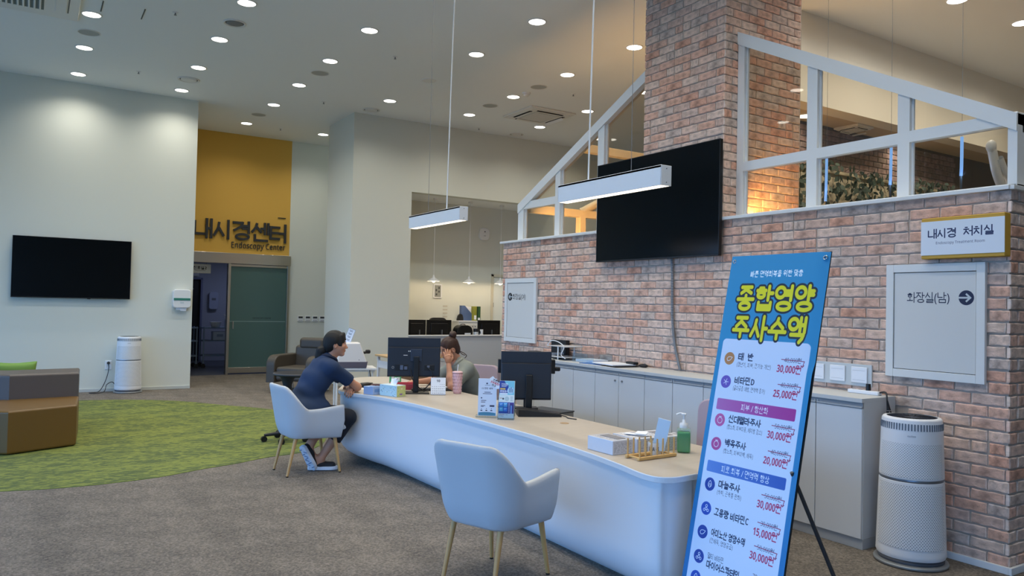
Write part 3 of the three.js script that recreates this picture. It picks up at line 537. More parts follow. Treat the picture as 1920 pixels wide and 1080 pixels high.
{ // three cover plates on a backing strip
  const t = thing('switch_strip', 'white backing strip holding three square cover plates above the cabinet', 'switch plate', [XB, 1.143, -3.535], -Math.PI / 2);
  part('backing', rb(0.53, 0.16, 0.014, 0, 0, 0.007, 0.003), std('#c6cbcb', 0.5), t);
  for (let i = 0; i < 3; i++) { const p = part('cover_plate', rb(0.128, 0.118, 0.012, -0.185 + i * 0.178, 0.002, 0.02, 0.006), MAT.plastic, t); for (const y of [0.035, -0.035]) part('plate_line', rb(0.1, 0.002, 0.002, -0.185 + i * 0.178, y, 0.0262, 0.0005), std('#b9bdc2', 0.5), p); }
}
{ // raised letters on the mustard wall
  const t = thing('wall_lettering', 'dark raised lettering on the mustard wall above the sliding door', 'sign', [0, 0, ZY]);
  const m = MAT.letter; [...'내시경센터'].forEach((ch, i) => { const g = letterGeo(ch, 0.40, 0.125, 0.04); g.scale(0.97, 1, 1); part('letter', at(g, 2.83 + i * 0.389, 3.275 - 0.003 * i, 0.004), m, t); });
  part('accent_bar', rb(0.17, 0.014, 0.02, 4.655, 3.41, 0.012, 0.002), m, t);
  const g = new TextGeometry('Endoscopy Center', { font, size: 0.118, depth: 0.02, curveSegments: 6 }); g.computeBoundingBox(); const w = g.boundingBox.max.x; g.scale(1.15 / w, 1.05, 1);
  part('small_lettering', at(g, 3.59, 2.70, 0.004), m, t);
}
{ // projecting room sign in the corridor
  const t = thing('room_sign', 'small white projecting room sign hanging in the open doorway', 'sign', [3.07, 2.24, -17.3]);
  part('sign_plate', rb(0.42, 0.2, 0.03, 0, 0, 0, 0.006), MAT.white, t);
  const tx = canvasTex(512, 256, (x, w, h) => { x.fillStyle = '#e8ebee'; x.fillRect(0, 0, w, h); hangul(x, '진료실2', 70, 60, 96, { weight: 0.13, color: '#15171c', sx: 0.95 }); x.fillStyle = '#40454c'; x.fillRect(110, 186, 280, 8); });
  part('lettering', at(new THREE.PlaneGeometry(0.4, 0.185), 0, 0, 0.0155), std('#fff', 0.6, { map: tx }), t);
  part('hanger', [rod([-0.12, 0.09, 0], [-0.12, 0.5, 0], 0.005), rod([0.12, 0.09, 0], [0.12, 0.5, 0], 0.005)], MAT.grey, t);
}
{ // paper towel dispenser
  const t = thing('towel_dispenser', 'white paper towel dispenser with a green band on the pale wall', 'dispenser', [2.27, 1.39, ZA]);
  const s = rrect(0.27, 0.3, 0.05, 0, 0.2); part('case', at(ext(s, 0.1, 0.012), 0, 0, 0.012), MAT.white, t);
  part('green_band', rb(0.272, 0.04, 0.012, 0, 0.19, 0.127, 0.004), std('#2f7c6a', 0.4), t);
  part('window', rb(0.06, 0.03, 0.004, 0, 0.13, 0.126, 0.002), std('#c9d3d6', 0.3), t);
  part('tray', [rb(0.26, 0.05, 0.09, 0, 0.075, 0.06, 0.02)], std('#5f8b80', 0.5), t);
  part('towel', [rb(0.17, 0.06, 0.012, 0, 0.03, 0.08, 0.005), rb(0.1, 0.05, 0.01, 0.03, 0.01, 0.088, 0.004)], MAT.paper, t);
}
{ // wall socket and lead of the left purifier
  const t = thing('wall_socket', 'white double wall socket with a plug, left of the far purifier', 'socket', [1.165, 0.445, ZA]);
  part('plate', rb(0.1, 0.15, 0.012, 0, 0, 0.006, 0.006), MAT.plastic, t);
  for (const y of [0.035, -0.035]) part('outlet', new THREE.TorusGeometry(0.024, 0.003, 8, 24).translate(0, y, 0.012), std('#c0c4c6', 0.5), t);
  part('plug', [cyl(0.021, 0.024, 0.035, 0, 0, 0, 18).rotateX(Math.PI / 2).translate(0, 0.035, 0.03)], MAT.cable, t);
  const c = thing('power_lead', 'thin black lead looping on the carpet to the far purifier', 'cable', [0, 0, 0]);
  part('lead', tube([[1.165, 0.475, ZA + 0.045], [1.165, 0.36, ZA + 0.07], [1.11, 0.15, ZA + 0.08], [1.02, 0.02, ZA + 0.16], [0.88, 0.008, ZA + 0.22], [1.0, 0.008, ZA + 0.3], [1.1, 0.03, ZA + 0.24], [1.14, 0.13, ZA + 0.15], [1.22, 0.17, ZA + 0.14], [1.28, 0.08, ZA + 0.16], [1.29, 0.05, ZA + 0.2]], 0.006, 80, 6), MAT.cable, c);
}
for (let i = 0; i < 5; i++) { // thermostats
  const t = thing('thermostat', ['first thermostat from the sliding door', 'second thermostat from the sliding door', 'middle thermostat of the row in the recess', 'fourth thermostat from the sliding door', 'fifth thermostat, half hidden by the white column'][i], 'thermostat', [5.13 + i * 0.165, 1.2, ZY], 0, 'row of wall thermostats');
  part('case', rb(0.125, 0.125, 0.02, 0, 0, 0.01, 0.006), MAT.white, t); part('display_window', rb(0.095, 0.042, 0.003, 0, 0.028, 0.0205, 0.001), MAT.darkgrey, t); part('buttons', [-1, 0, 1].map((k) => rb(0.018, 0.012, 0.003, k * 0.03, -0.035, 0.0205, 0.002)), MAT.grey, t);
}
{ // station wall: round speaker, framed switch panel, notice strips
  const t = thing('wall_clock_speaker', 'round white wall speaker high in the nurse station', 'speaker', [8.51, 3.17, -14.69]);
  part('case', at(ext(rrect(0.23, 0.25, 0.09), 0.05, 0.012), 0, 0, 0.012), MAT.white, t); part('mark', [ball(0.014, 0, 0.05, 0.075, 1, 1, 0.3), rb(0.05, 0.008, 0.003, 0, -0.04, 0.075, 0.001)], MAT.darkgrey, t);
  const f = thing('wall_panel', 'small framed grey panel with dark marks under the left cone lamp', 'panel', [7.4, 1.87, -14.69]);
  part('frame', [rb(0.2, 0.3, 0.025, 0, 0, 0.0125, 0.004)], MAT.white, f); part('plate', rb(0.15, 0.25, 0.004, 0, 0, 0.026, 0.001), std('#8b8e86', 0.6), f);
  part('marks', [rb(0.03, 0.045, 0.006, -0.035, 0.02, 0.03, 0.003), rb(0.03, 0.05, 0.006, 0.03, 0.07, 0.03, 0.003), rb(0.03, 0.04, 0.006, 0.03, -0.01, 0.03, 0.003), rb(0.03, 0.04, 0.006, -0.03, -0.07, 0.03, 0.003)], MAT.darkgrey, f);
  const n = thing('notice_strip', 'faint paper notice strips taped on the station wall', 'notice', [7.6, 1.42, -14.69]);
  part('strip', [0, 1, 2, 3].map((i) => rb(0.11, 0.035, 0.002, 0.0, 0.13 - i * 0.075, 0.002, 0.0005)), std('#c9c6b6', 0.8), n);
}
// ================================================================ cabinets along the brick wall
{
  const XC = 4.78, top = 1.02, dm = std('#d3d5d5', 0.45), cm = std('#c8cac9', 0.5), w = 0.72;
  const names = ['nearest the air purifier, two doors and open end', 'second from the near end, behind the banner', 'third from the near end, plain doors', 'fourth from the near end, with two door locks', 'fifth from the near end, under the paper pile', 'farthest, under the document tray'];
  for (let i = 0; i < 6; i++) {
    const z1 = -3.09 - i * w, z0 = z1 - w, t = thing('storage_cabinet', 'white low storage cabinet ' + names[i], 'cabinet', [XC, 0, (z0 + z1) / 2], -Math.PI / 2, 'white cabinets along the brick wall');
    part('carcass', [rb(w - 0.002, top - 0.09, 0.37, 0, 0.07 + (top - 0.09) / 2, -0.205, 0.003)], cm, t);
    part('top_board', [rb(w - 0.001, 0.03, 0.395, 0, top - 0.015, -0.193, 0.003)], cm, t);
    part('plinth', rb(w - 0.001, 0.07, 0.36, 0, 0.035, -0.2, 0.002), std('#b7b9b8', 0.5), t);
    for (const s of [-1, 1]) {
      const d = part('door', [rb(w / 2 - 0.006, top - 0.145, 0.02, s * w / 4, 0.075 + (top - 0.145) / 2, -0.01, 0.003)], dm, t);
      part('finger_pull', [rb(w / 2 - 0.006, 0.012, 0.024, s * w / 4, top - 0.062, -0.008, 0.004), rb(0.012, 0.035, 0.022, s * 0.012, top - 0.06, -0.012, 0.003)], std('#9aa0a6', 0.4), d);
      if (i === 3) part('lock', cyl(0.01, 0.01, 0.012, 0, 0, 0, 14).rotateX(Math.PI / 2).translate(s * 0.05, top - 0.12, 0.003), MAT.grey, d);
    }
    part('door_gap', rb(w - 0.004, 0.03, 0.01, 0, top - 0.046, -0.012, 0.001), std('#8d9296', 0.6), t);
  }
  // things on the cabinets
  const lay = (name, label, cat, x, z, turn = 0) => thing(name, label, cat, [x, top, z], turn);
  let t = lay('document_tray', 'two-tier grey wire document tray on the far cabinet', 'tray', 4.98, -6.75);
  part('tray_shelf', [rb(0.25, 0.008, 0.33, 0, 0.03, 0, 0.003), rb(0.25, 0.04, 0.006, 0, 0.045, -0.16, 0.002)], std('#c9ccd0', 0.35), t); part('tray_shelf', [rb(0.25, 0.008, 0.33, 0, 0.145, 0, 0.003)], std('#c9ccd0', 0.35), t);
  part('tray_frame', [tube([[-0.12, 0.02, 0.17], [-0.14, 0.06, 0.12], [-0.12, 0.14, 0.14], [-0.12, 0.19, 0.05], [-0.12, 0.2, -0.1], [-0.12, 0.15, -0.17]], 0.005, 40, 8), rod([-0.11, 0, 0.02], [-0.11, 0.15, 0.02], 0.008), rod([0.11, 0, 0.02], [0.11, 0.15, 0.02], 0.008)], MAT.plastic, t);
  t = lay('binder', 'black binder standing against the brick wall behind the tray', 'binder', 5.11, -7.02); part('cover', [rb(0.06, 0.2, 0.28, 0, 0.1, 0, 0.006)], MAT.soft, t); part('spine_label', rb(0.004, 0.08, 0.05, -0.031, 0.11, 0.08, 0.001), MAT.grey, t);
  t = lay('desk_phone', 'small black box at the far end of the cabinets', 'box', 4.95, -7.3); part('body', [rb(0.12, 0.06, 0.13, 0, 0.03, 0, 0.012)], MAT.soft, t); part('base_plate', rb(0.15, 0.012, 0.18, -0.01, 0.006, 0.02, 0.004), MAT.black, t);
  t = lay('scanner', 'flat black scanner lying beside the wire tray', 'scanner', 5.03, -6.98); part('body', rb(0.16, 0.03, 0.3, 0, 0.015, 0, 0.008), MAT.soft, t); part('lid', rb(0.15, 0.012, 0.26, 0, 0.034, 0, 0.004), MAT.darkgrey, t);
  t = lay('acrylic_tray', 'clear acrylic paper tray beside the wire tray', 'tray', 5.02, -6.33); part('tray_wall', [rb(0.006, 0.09, 0.36, -0.12, 0.045, 0, 0.002), rb(0.006, 0.09, 0.36, 0.12, 0.045, 0, 0.002), rb(0.24, 0.09, 0.006, 0, 0.045, -0.18, 0.002), rb(0.24, 0.006, 0.36, 0, 0.092, 0, 0.002)], MAT.acrylic, t); part('papers', [rb(0.2, 0.03, 0.3, 0, 0.016, 0, 0.002)], MAT.paper, t);
  t = lay('blue_folder', 'blue folder lying under the paper pile', 'folder', 4.93, -6.12, 0.1); part('cover', rb(0.22, 0.006, 0.32, 0, 0.003, 0, 0.002), std('#3f72b5', 0.5), t);
  t = lay('paper_pile', 'open pile of white papers on a black clipboard', 'papers', 4.96, -5.88, -0.12); part('clipboard', rb(0.3, 0.006, 0.4, 0.01, 0.01, 0.02, 0.002), MAT.soft, t); part('sheet', [rb(0.27, 0.012, 0.38, -0.01, 0.019, -0.01, 0.002)], MAT.paper, t); part('clip', [rb(0.06, 0.025, 0.14, 0.12, 0.035, 0.12, 0.008)], MAT.soft, t);
  t = lay('cordless_mouse', 'small black mouse at the edge of the paper pile', 'mouse', 5.1, -5.62); part('shell', ball(0.045, 0, 0.016, 0, 0.75, 0.42, 1.2), MAT.soft, t); part('wheel', cyl(0.008, 0.008, 0.005, 0, 0, 0, 12).rotateZ(Math.PI / 2).translate(0, 0.034, 0.02), MAT.grey, t);
  t = lay('power_strip', 'white power strip with a black plug on the near cabinet top', 'power strip', 5.08, -3.27); part('body', rb(0.05, 0.028, 0.24, 0, 0.014, 0, 0.008), MAT.plastic, t); part('plug', [cyl(0.016, 0.018, 0.05, 0, 0.05, 0.03, 16)], MAT.black, t);
  for (let k = 0; k < 3; k++) part('socket_hole', cyl(0.014, 0.014, 0.003, 0, 0.0285, -0.08 + k * 0.05, 16), std('#b8bcc0', 0.5), t);
  t = thing('cable_bundle', 'tied grey cables hanging over the near cabinet end', 'cable', [0, 0, 0]);
  part('cable_run', [tube([[5.08, 1.04, -3.16], [5.05, 1.05, -3.09], [5.03, 1.0, -3.068], [5.03, 0.9, -3.066], [5.0, 0.7, -3.066], [5.0, 0.45, -3.066], [4.99, 0.25, -3.066], [4.985, 0.06, -3.064], [5.03, 0.012, -3.05]], 0.006, 60, 8)], MAT.cable, t);
  part('cable_loop', [tube([[5.03, 0.93, -3.06], [5.055, 0.85, -3.058], [5.06, 0.78, -3.056], [5.045, 0.77, -3.056], [5.035, 0.85, -3.058], [5.03, 0.96, -3.06]], 0.006, 40, 8), tube([[5.02, 1.0, -3.06], [5.05, 0.93, -3.056], [5.08, 0.87, -3.056]], 0.005, 20, 6)], MAT.cable, t);
  part('tie', new THREE.TorusGeometry(0.014, 0.003, 8, 16).rotateX(Math.PI / 2).translate(5.035, 0.93, -3.06), MAT.grey, t);
}
// ================================================================ air purifiers
const meshTex = canvasTex(512, 512, (x, w, h) => { x.fillStyle = '#ffffff'; x.fillRect(0, 0, w, h); x.fillStyle = '#868d97'; for (let j = 0; j < 32; j++) for (let i = 0; i < 32; i++) { x.beginPath(); x.arc((i + (j % 2) * 0.5 + 0.25) * 16, (j + 0.5) * 16, 4.3, 0, 7); x.fill(); } });
meshTex.wrapS = meshTex.wrapT = THREE.RepeatWrapping;
const perf = meshTex.clone(), perfUp = meshTex.clone(); perf.repeat.set(0.86, 1.25); perfUp.repeat.set(0.82, 0.8); perf.needsUpdate = perfUp.needsUpdate = true;
function purifier(label, pos, turn, ht, r0, r1) {
  const t = thing('air_purifier', label, 'air purifier', pos, turn), m = std('#e3e5e8', 0.4), pm = std('#e6e8ea', 0.5, { map: perf }), pu = std('#e6e8ea', 0.5, { map: perfUp }), R = (y) => r0 + (r1 - r0) * y / ht, mid = ht * 0.585;
  part('base_disc', lathe([[0, 0], [r0 * 1.05, 0], [r0 * 1.06, 0.014], [r0 * 1.04, 0.024], [r0 * 0.8, 0.03], [0, 0.03]], 64), std('#8c8f90', 0.35, { metalness: 0.3 }), t);
  part('foot', lathe([[r0 * 0.93, 0.028], [r0 * 0.96, 0.06], [0, 0.06]], 48), std('#4a4f58', 0.5), t);
  part('lower_body', [lathe([[R(0.06) * 0.97, 0.055], [R(0.07), 0.07], [R(0.075) * 0.995, 0.082], [R(0.09), 0.09], [R(0.1) * 0.995, 0.1], [R(0.115), 0.108], [R(mid - 0.012), mid - 0.012], [R(mid) - 0.008, mid - 0.006], [0, mid - 0.006]], 64)], m, t);
  part('divider_ring', lathe([[R(mid) - 0.006, mid - 0.012], [R(mid) - 0.002, mid], [R(mid) - 0.006, mid + 0.012]], 64), std('#7e858e', 0.3, { metalness: 0.6 }), t);
  part('upper_body', [lathe([[0, mid + 0.006], [R(mid) - 0.008, mid + 0.006], [R(mid + 0.014), mid + 0.012], [R(ht - 0.06), ht - 0.06], [R(ht) - 0.002, ht - 0.012], [R(ht) - 0.01, ht], [R(ht) - 0.03, ht + 0.002]], 64)], m, t);
  const skin = (y0, y1, a0, a1) => { const g = new THREE.CylinderGeometry(R(y1) + 0.002, R(y0) + 0.002, y1 - y0, 48, 1, true, a0, a1 - a0); return at(g, 0, (y0 + y1) / 2, 0); };
  part('lower_grille', skin(0.125, mid - 0.025, -1.15, 1.15), pm, t); part('upper_grille', skin(mid + 0.02, ht - 0.155, -1.15, 1.15), pu, t);
  const sl = []; for (let i = 0; i < 64; i++) { const a = i / 64 * Math.PI * 2, q = R(ht - 0.045) + 0.0005; sl.push(bx(0.008, 0.042, 0.004).rotateY(a).translate(Math.sin(a) * q, ht - 0.05, Math.cos(a) * q)); }
  part('slots', sl, std('#6b7684', 0.6), t);
  part('top_fan', [lathe([[R(ht) - 0.03, ht - 0.001], [R(ht) - 0.05, ht - 0.014], [0.05, ht - 0.012], [0.045, ht - 0.004], [0, ht - 0.002]], 48)], std('#343a44', 0.4), t);
  const bl = []; for (let i = 0; i < 36; i++) { const a = i / 36 * Math.PI * 2, q = R(ht) * 0.55; bl.push(bx(R(ht) * 0.6, 0.012, 0.004).rotateY(a).translate(Math.cos(a) * q, ht - 0.008, -Math.sin(a) * q)); }
  part('fan_blades', bl, std('#22272f', 0.4), t);
  const tx = canvasTex(256, 64, (x) => { x.clearRect(0, 0, 256, 64); x.fillStyle = '#9098a2'; x.font = 'bold 38px sans-serif'; x.textAlign = 'center'; x.fillText('cuckoo', 128, 44); });
  const lg = new THREE.CylinderGeometry(R(ht - 0.11) + 0.0025, R(ht - 0.11) + 0.0025, 0.026, 12, 1, true, -0.26, 0.52); part('maker_mark', at(lg, 0, ht - 0.105, 0), std('#fff', 0.5, { map: tx, transparent: true }), t);
  return t;
}
purifier('tall white air purifier with dotted grille beside the brick wall corner', [4.87, 0, -2.8], -1.05, 0.935, 0.208, 0.178);
purifier('tall white air purifier against the pale wall at the left', [1.445, 0, -14.26], -0.1, 0.935, 0.208, 0.178);
// ================================================================ the counter
const CT = 0.72;
{
  const t = thing('reception_counter', 'long curved white reception counter with a pale wooden top', 'counter', [0, 0, 0]);
  // outline of the top seen from above (x, z), front edge from near to far and round the far end to the back edge
  const front = [[3.02, -2.93], [2.88, -2.925], [2.81, -2.97], [2.795, -3.06], [2.845, -3.33], [2.895, -3.7], [2.93, -4.2], [2.937, -4.6], [2.93, -5.2], [2.9, -5.9], [2.845, -6.4], [2.765, -6.78], [2.66, -7.05], [2.62, -7.2], [2.64, -7.36], [2.75, -7.6], [2.95, -8.0], [3.17, -8.38], [3.28, -8.49], [3.42, -8.5]];
  const back = [[3.6, -8.45], [3.69, -8.3], [3.69, -6.5], [3.69, -4.0], [3.69, -3.05], [3.66, -2.96], [3.58, -2.93]];
  const curve = new THREE.CatmullRomCurve3(front.map((p) => V(p[0], 0, p[1])), false, 'centripetal').getPoints(120).map((p) => [p.x, p.z]);
  const sh = new THREE.Shape(); [...curve, ...back].forEach((p, i) => i ? sh.lineTo(p[0], -p[1]) : sh.moveTo(p[0], -p[1]));
  const g = new THREE.ExtrudeGeometry(sh, { depth: 0.026, bevelEnabled: true, bevelSize: 0.004, bevelThickness: 0.004, bevelSegments: 2, curveSegments: 4 }); g.rotateX(-Math.PI / 2); g.translate(0, CT - 0.03, 0);
  const topTex = tex(256, 256, (u, v) => { const k = 0.96 + 0.06 * fbm(u, v, 3, 90, 14, 3) - 0.02 * fbm(u, v, 8, 8, 3, 2); return [190 * k, 180 * k, 166 * k]; });
  const tg = new THREE.ShapeGeometry(sh, 4); tg.rotateX(-Math.PI / 2); tg.translate(0, CT + 0.0008, 0);
  part('counter_edge', g, std('#dfe3e8', 0.45), t);
  part('counter_top', tg, std('#ffffff', 0.45, { map: topTex }), t);
  // hull: from a straight foot line out to the edge of the top, rounded at the floor
  const foot = (i, n, p) => { const z = p[1], far = Math.max(0, Math.min(1, (-z - 7.0) / 1.4)); return [2.985 - 0.04 * Math.max(0, Math.min(1, (-z - 5) / 2)) + (far ** 2) * 0.35, Math.min(-2.99, z < -7 ? -7 - (-z - 7) * 0.78 : z)]; };
  const rows = 16, pos = [], idx = [], line = curve.filter((p, i) => i % 2 === 0 || i === curve.length - 1);
  line.forEach((p, i) => {
    const f = foot(i, line.length, p), inset = 0.018;
    for (let r = 0; r <= rows; r++) {
      const s = r / rows, y = s * (CT - 0.034);
      const e = s < 0.4 ? 1 - (1 - s / 0.4) ** 2.3 : 1;
      const dx = p[0] + inset - f[0], dz = p[1] - f[1] - (p[1] > -2.96 ? 0.02 : 0);
      pos.push(f[0] + dx * e + 0.07 * (1 - Math.min(1, s / 0.2)) ** 2 , y, f[1] + dz * e);
    }
  });
  for (let i = 0; i + 1 < line.length; i++) for (let r = 0; r < rows; r++) { const a = i * (rows + 1) + r, b = a + rows + 1; idx.push(a, b, a + 1, b, b + 1, a + 1); }
  const hg = new THREE.BufferGeometry(); hg.setAttribute('position', new THREE.Float32BufferAttribute(pos, 3)); hg.setIndex(idx); hg.computeVertexNormals();
  part('counter_front', hg, std('#e2e5ea', 0.5), t);
  part('side_panel', [rb(0.72, CT - 0.035, 0.03, 3.36, (CT - 0.035) / 2, -2.975, 0.01)], std('#d9dbdc', 0.5), t);
  part('end_panel', at(ext(rrect(0.05, CT - 0.04, 0.02), 0.55, 0.004), 3.66, (CT - 0.04) / 2, -3.52), std('#d0d1d0', 0.5), t);
  part('end_panel', rb(0.04, CT - 0.04, 0.7, 3.6, (CT - 0.04) / 2, -8.0, 0.01), std('#d0d1d0', 0.5), t);
  part('cable_grommet', lathe([[0.034, 0.001], [0.034, 0.004], [0.026, 0.005], [0.024, 0.0015], [0, 0.0015]], 28).translate(3.43, CT, -4.64), std('#a58a68', 0.6), t);
}
// ---------------------------------------------------------------- things on the counter
const onTop = (name, label, cat, x, z, turn = 0, group) => thing(name, label, cat, [x, CT + 0.001, z], turn, group);
{
  let t = onTop('tissue_box', 'blue and yellow-green patterned tissue box with a tissue sticking out', 'tissue box', 2.93, -6.70, 0.36);
  const printed = (c, seed) => canvasTex(256, 128, (x) => { x.fillStyle = c; x.fillRect(0, 0, 256, 128); let s = seed; const q = () => { s = (s * 16807) % 2147483647; return s / 2147483647; }; for (let i = 0; i < 34; i++) { x.strokeStyle = ['#3c6ea8', '#2f4a55', '#7fb4d8', '#5c7f3a', '#ffffff'][Math.floor(q() * 5)]; x.lineWidth = 3 + q() * 3; const a = q() * 256, b = q() * 128; x.beginPath(); x.moveTo(a, b); x.lineTo(a + q() * 24 - 12, b + q() * 26 - 13); x.stroke(); } });
  part('box', [rb(0.115, 0.105, 0.23, 0, 0.053, 0, 0.003)], std('#c9d9e0', 0.6), t);
  part('blue_side', at(new THREE.PlaneGeometry(0.225, 0.1).rotateY(-Math.PI / 2), -0.0585, 0.053, 0), std('#fff', 0.6, { map: printed('#b9dcea', 7) }), t);
  part('green_side', at(new THREE.PlaneGeometry(0.112, 0.1), 0, 0.053, 0.1158), std('#fff', 0.6, { map: canvasTex(256, 230, (x) => { x.fillStyle = '#cbd48a'; x.fillRect(0, 0, 256, 230); x.fillStyle = '#e9dfb8'; x.beginPath(); x.arc(140, 60, 26, 0, 7); x.fill(); x.fillStyle = '#c7702e'; x.fillRect(122, 30, 12, 16); x.fillRect(146, 30, 12, 16); x.fillStyle = '#8f77a8'; x.fillRect(80, 165, 84, 38); x.strokeStyle = '#39473a'; x.lineWidth = 5; for (const [a, b] of [[30, 50], [210, 40], [30, 120], [215, 130], [200, 200], [40, 205]]) { x.beginPath(); x.moveTo(a, b); x.lineTo(a + 22, b - 8); x.stroke(); } }) }), t);
  const tis = new THREE.BufferGeometry(), tp = [], ti = []; for (let i = 0; i <= 10; i++) for (let j = 0; j <= 5; j++) { const u = i / 10 - 0.5, v = j / 5; tp.push(u * 0.13 + v * 0.03 * Math.sin(i * 1.7), 0.1 + v * (0.07 - 0.05 * Math.abs(u)), Math.sin(i * 1.3) * 0.016 * (0.3 + v) + v * 0.03); } for (let i = 0; i < 10; i++) for (let j = 0; j < 5; j++) { const a = i * 6 + j; ti.push(a, a + 6, a + 1, a + 6, a + 7, a + 1); }
  tis.setAttribute('position', new THREE.Float32BufferAttribute(tp, 3)); tis.setIndex(ti); tis.computeVertexNormals(); tis.rotateY(1.2); part('tissue', tis, std('#f2f4f6', 0.8, { side: THREE.DoubleSide }), t);
  t = onTop('small_box', 'small lilac-blue cardboard box behind the tissue box', 'box', 2.80, -6.88, 0.3); part('box', rb(0.1, 0.075, 0.14, 0, 0.038, 0, 0.003), std('#9fb6dd', 0.6), t); part('flap', rb(0.1, 0.003, 0.05, 0, 0.078, 0.04, 0.001), std('#7f9ecf', 0.6), t); part('print', rb(0.06, 0.03, 0.002, 0, 0.04, 0.0705, 0.0005), std('#6f95c9', 0.6), t);
  t = onTop('pen_case', 'dark red patterned pouch behind the tissue box', 'pouch', 3.02, -7.22, -0.5); part('pouch', rb(0.2, 0.055, 0.09, 0, 0.028, 0, 0.025, 4), std('#4c2a33', 0.7), t); part('zip', rb(0.17, 0.006, 0.008, 0, 0.056, 0, 0.002), MAT.grey, t);
  t = onTop('red_tray', 'pinkish red desk tray standing behind the tissue box', 'tray', 3.26, -7.2, -0.5); part('bottom', rb(0.26, 0.012, 0.18, 0, 0.006, 0, 0.004), std('#b2404c', 0.6), t); part('rim', [rb(0.26, 0.06, 0.008, 0, 0.03, 0.09, 0.003), rb(0.26, 0.06, 0.008, 0, 0.03, -0.09, 0.003), rb(0.008, 0.06, 0.18, 0.13, 0.03, 0, 0.003), rb(0.008, 0.06, 0.18, -0.13, 0.03, 0, 0.003)], std('#c24a56', 0.6), t);
  t = onTop('green_box', 'small green and white carton behind the monitor foot', 'box', 3.36, -7.62, -0.3); part('carton', rb(0.12, 0.12, 0.08, 0, 0.06, 0, 0.004), std('#4fae76', 0.6), t); part('white_mark', [rb(0.03, 0.06, 0.002, -0.03, 0.07, 0.0405, 0.0005), rb(0.03, 0.04, 0.002, 0.03, 0.06, 0.0405, 0.0005)], MAT.white, t);
  t = onTop('black_pouch', 'small black pouch lying by the elbow of the woman in navy', 'pouch', 2.98, -7.5, 0.4); part('pouch', rb(0.15, 0.04, 0.09, 0, 0.02, 0, 0.018, 4), std('#171515', 0.6), t); part('flap', rb(0.1, 0.012, 0.085, 0.01, 0.036, 0, 0.005), std('#221f1e', 0.5), t);
  t = onTop('flat_papers', 'white sheet lying on the far counter end', 'paper', 2.98, -7.28, 0.6); part('sheet', rb(0.21, 0.002, 0.28, 0, 0.001, 0, 0.0005), std('#d9d6cf', 0.8), t);
}
function monitorRear(label, x, z, turn, w, h, y0, lean, second) {
  const t = onTop('desktop_monitor', label, 'monitor', x, z, turn), m = MAT.monitor, d = new THREE.Group(); d.name = 'display'; d.position.set(0, y0 + h / 2, 0); d.rotation.x = lean; t.add(d);   // rear towards +z
  part('shell', [rb(w, h, 0.022, 0, 0, 0, 0.006), rb(w * 0.985, h * 0.74, 0.03, 0, -h * 0.11, 0.014, 0.01)], m, d);
  part('screen', rb(w - 0.016, h - 0.03, 0.003, 0, 0.005, -0.011, 0.001), MAT.screen, d);
  part('shell_seam', rb(w * 0.98, 0.004, 0.003, 0, h * 0.26, 0.0285, 0.001), MAT.black, d);
  if (!second) {
    part('mount_plate', rb(0.11, 0.12, 0.012, 0.02, 0.02, 0.032, 0.004), std('#263244', 0.5), d);
    part('port_recess', rb(0.13, 0.06, 0.01, -0.12, -0.1, 0.026, 0.003), MAT.black, d); part('port_recess', rb(0.1, 0.055, 0.01, 0.15, -0.1, 0.026, 0.003), MAT.black, d);
    part('port_block', [rb(0.03, 0.045, 0.012, -0.12, -0.1, 0.031, 0.003), rb(0.03, 0.03, 0.012, -0.08, -0.105, 0.031, 0.003), rb(0.025, 0.02, 0.02, 0.14, -0.09, 0.034, 0.003)], std('#59647a', 0.5), d);
    part('rating_mark', [rb(0.008, 0.012, 0.002, -0.055, 0.06, 0.0295, 0.0005), rb(0.008, 0.012, 0.002, -0.04, 0.06, 0.0295, 0.0005), rb(0.04, 0.006, 0.002, -0.085, 0.02, 0.0295, 0.0005)], MAT.offwhite, d);
    part('jack', new THREE.TorusGeometry(0.01, 0.003, 8, 18).translate(-0.205, -0.1, 0.03), MAT.grey, d);
  }
  part('neck', [rb(0.055, y0 + h * 0.5, 0.022, 0.02, (y0 + h * 0.5) / 2 + 0.01, 0.052, 0.006)], MAT.black, t);
  part('stand_base', [rb(0.24, 0.012, 0.19, 0.03, 0.006, 0.05, 0.005)], MAT.black, t);
  return t;
}
monitorRear('black desktop monitor seen from behind, in front of the woman in grey', 3.22, -6.86, -0.40, 0.515, 0.385, 0.155, 0);
{
  const c = onTop('monitor_cable', 'thick black cable drooping from the rear of the far monitor', 'cable', 0, 0); c.position.set(0, 0, 0);
  part('cable', [tube([[3.32, 0.98, -6.78], [3.36, 0.92, -6.73], [3.36, 0.84, -6.75], [3.31, 0.76, -6.8], [3.27, 0.73, -6.9]], 0.005, 40, 6), tube([[3.17, 0.96, -6.84], [3.18, 0.86, -6.8], [3.24, 0.78, -6.78], [3.32, 0.735, -6.82], [3.4, 0.728, -6.9]], 0.005, 40, 6)], MAT.black, c);
  const k = onTop('keyboard', 'black keyboard and glasses case behind the far monitor', 'keyboard', 3.47, -6.97, -0.4); part('body', rb(0.4, 0.018, 0.13, 0, 0.009, 0, 0.005), MAT.soft, k); part('keys', [0, 1, 2, 3, 4].flatMap((r) => Array.from({ length: 14 }, (_, i) => rb(0.022, 0.008, 0.018, -0.18 + i * 0.0275, 0.02, -0.045 + r * 0.0225, 0.003, 1))), MAT.darkgrey, k);
}
monitorRear('black desktop monitor seen from behind, beside the leaflet holders', 3.50, -5.28, -0.48, 0.42, 0.40, 0.10, -0.03, true);
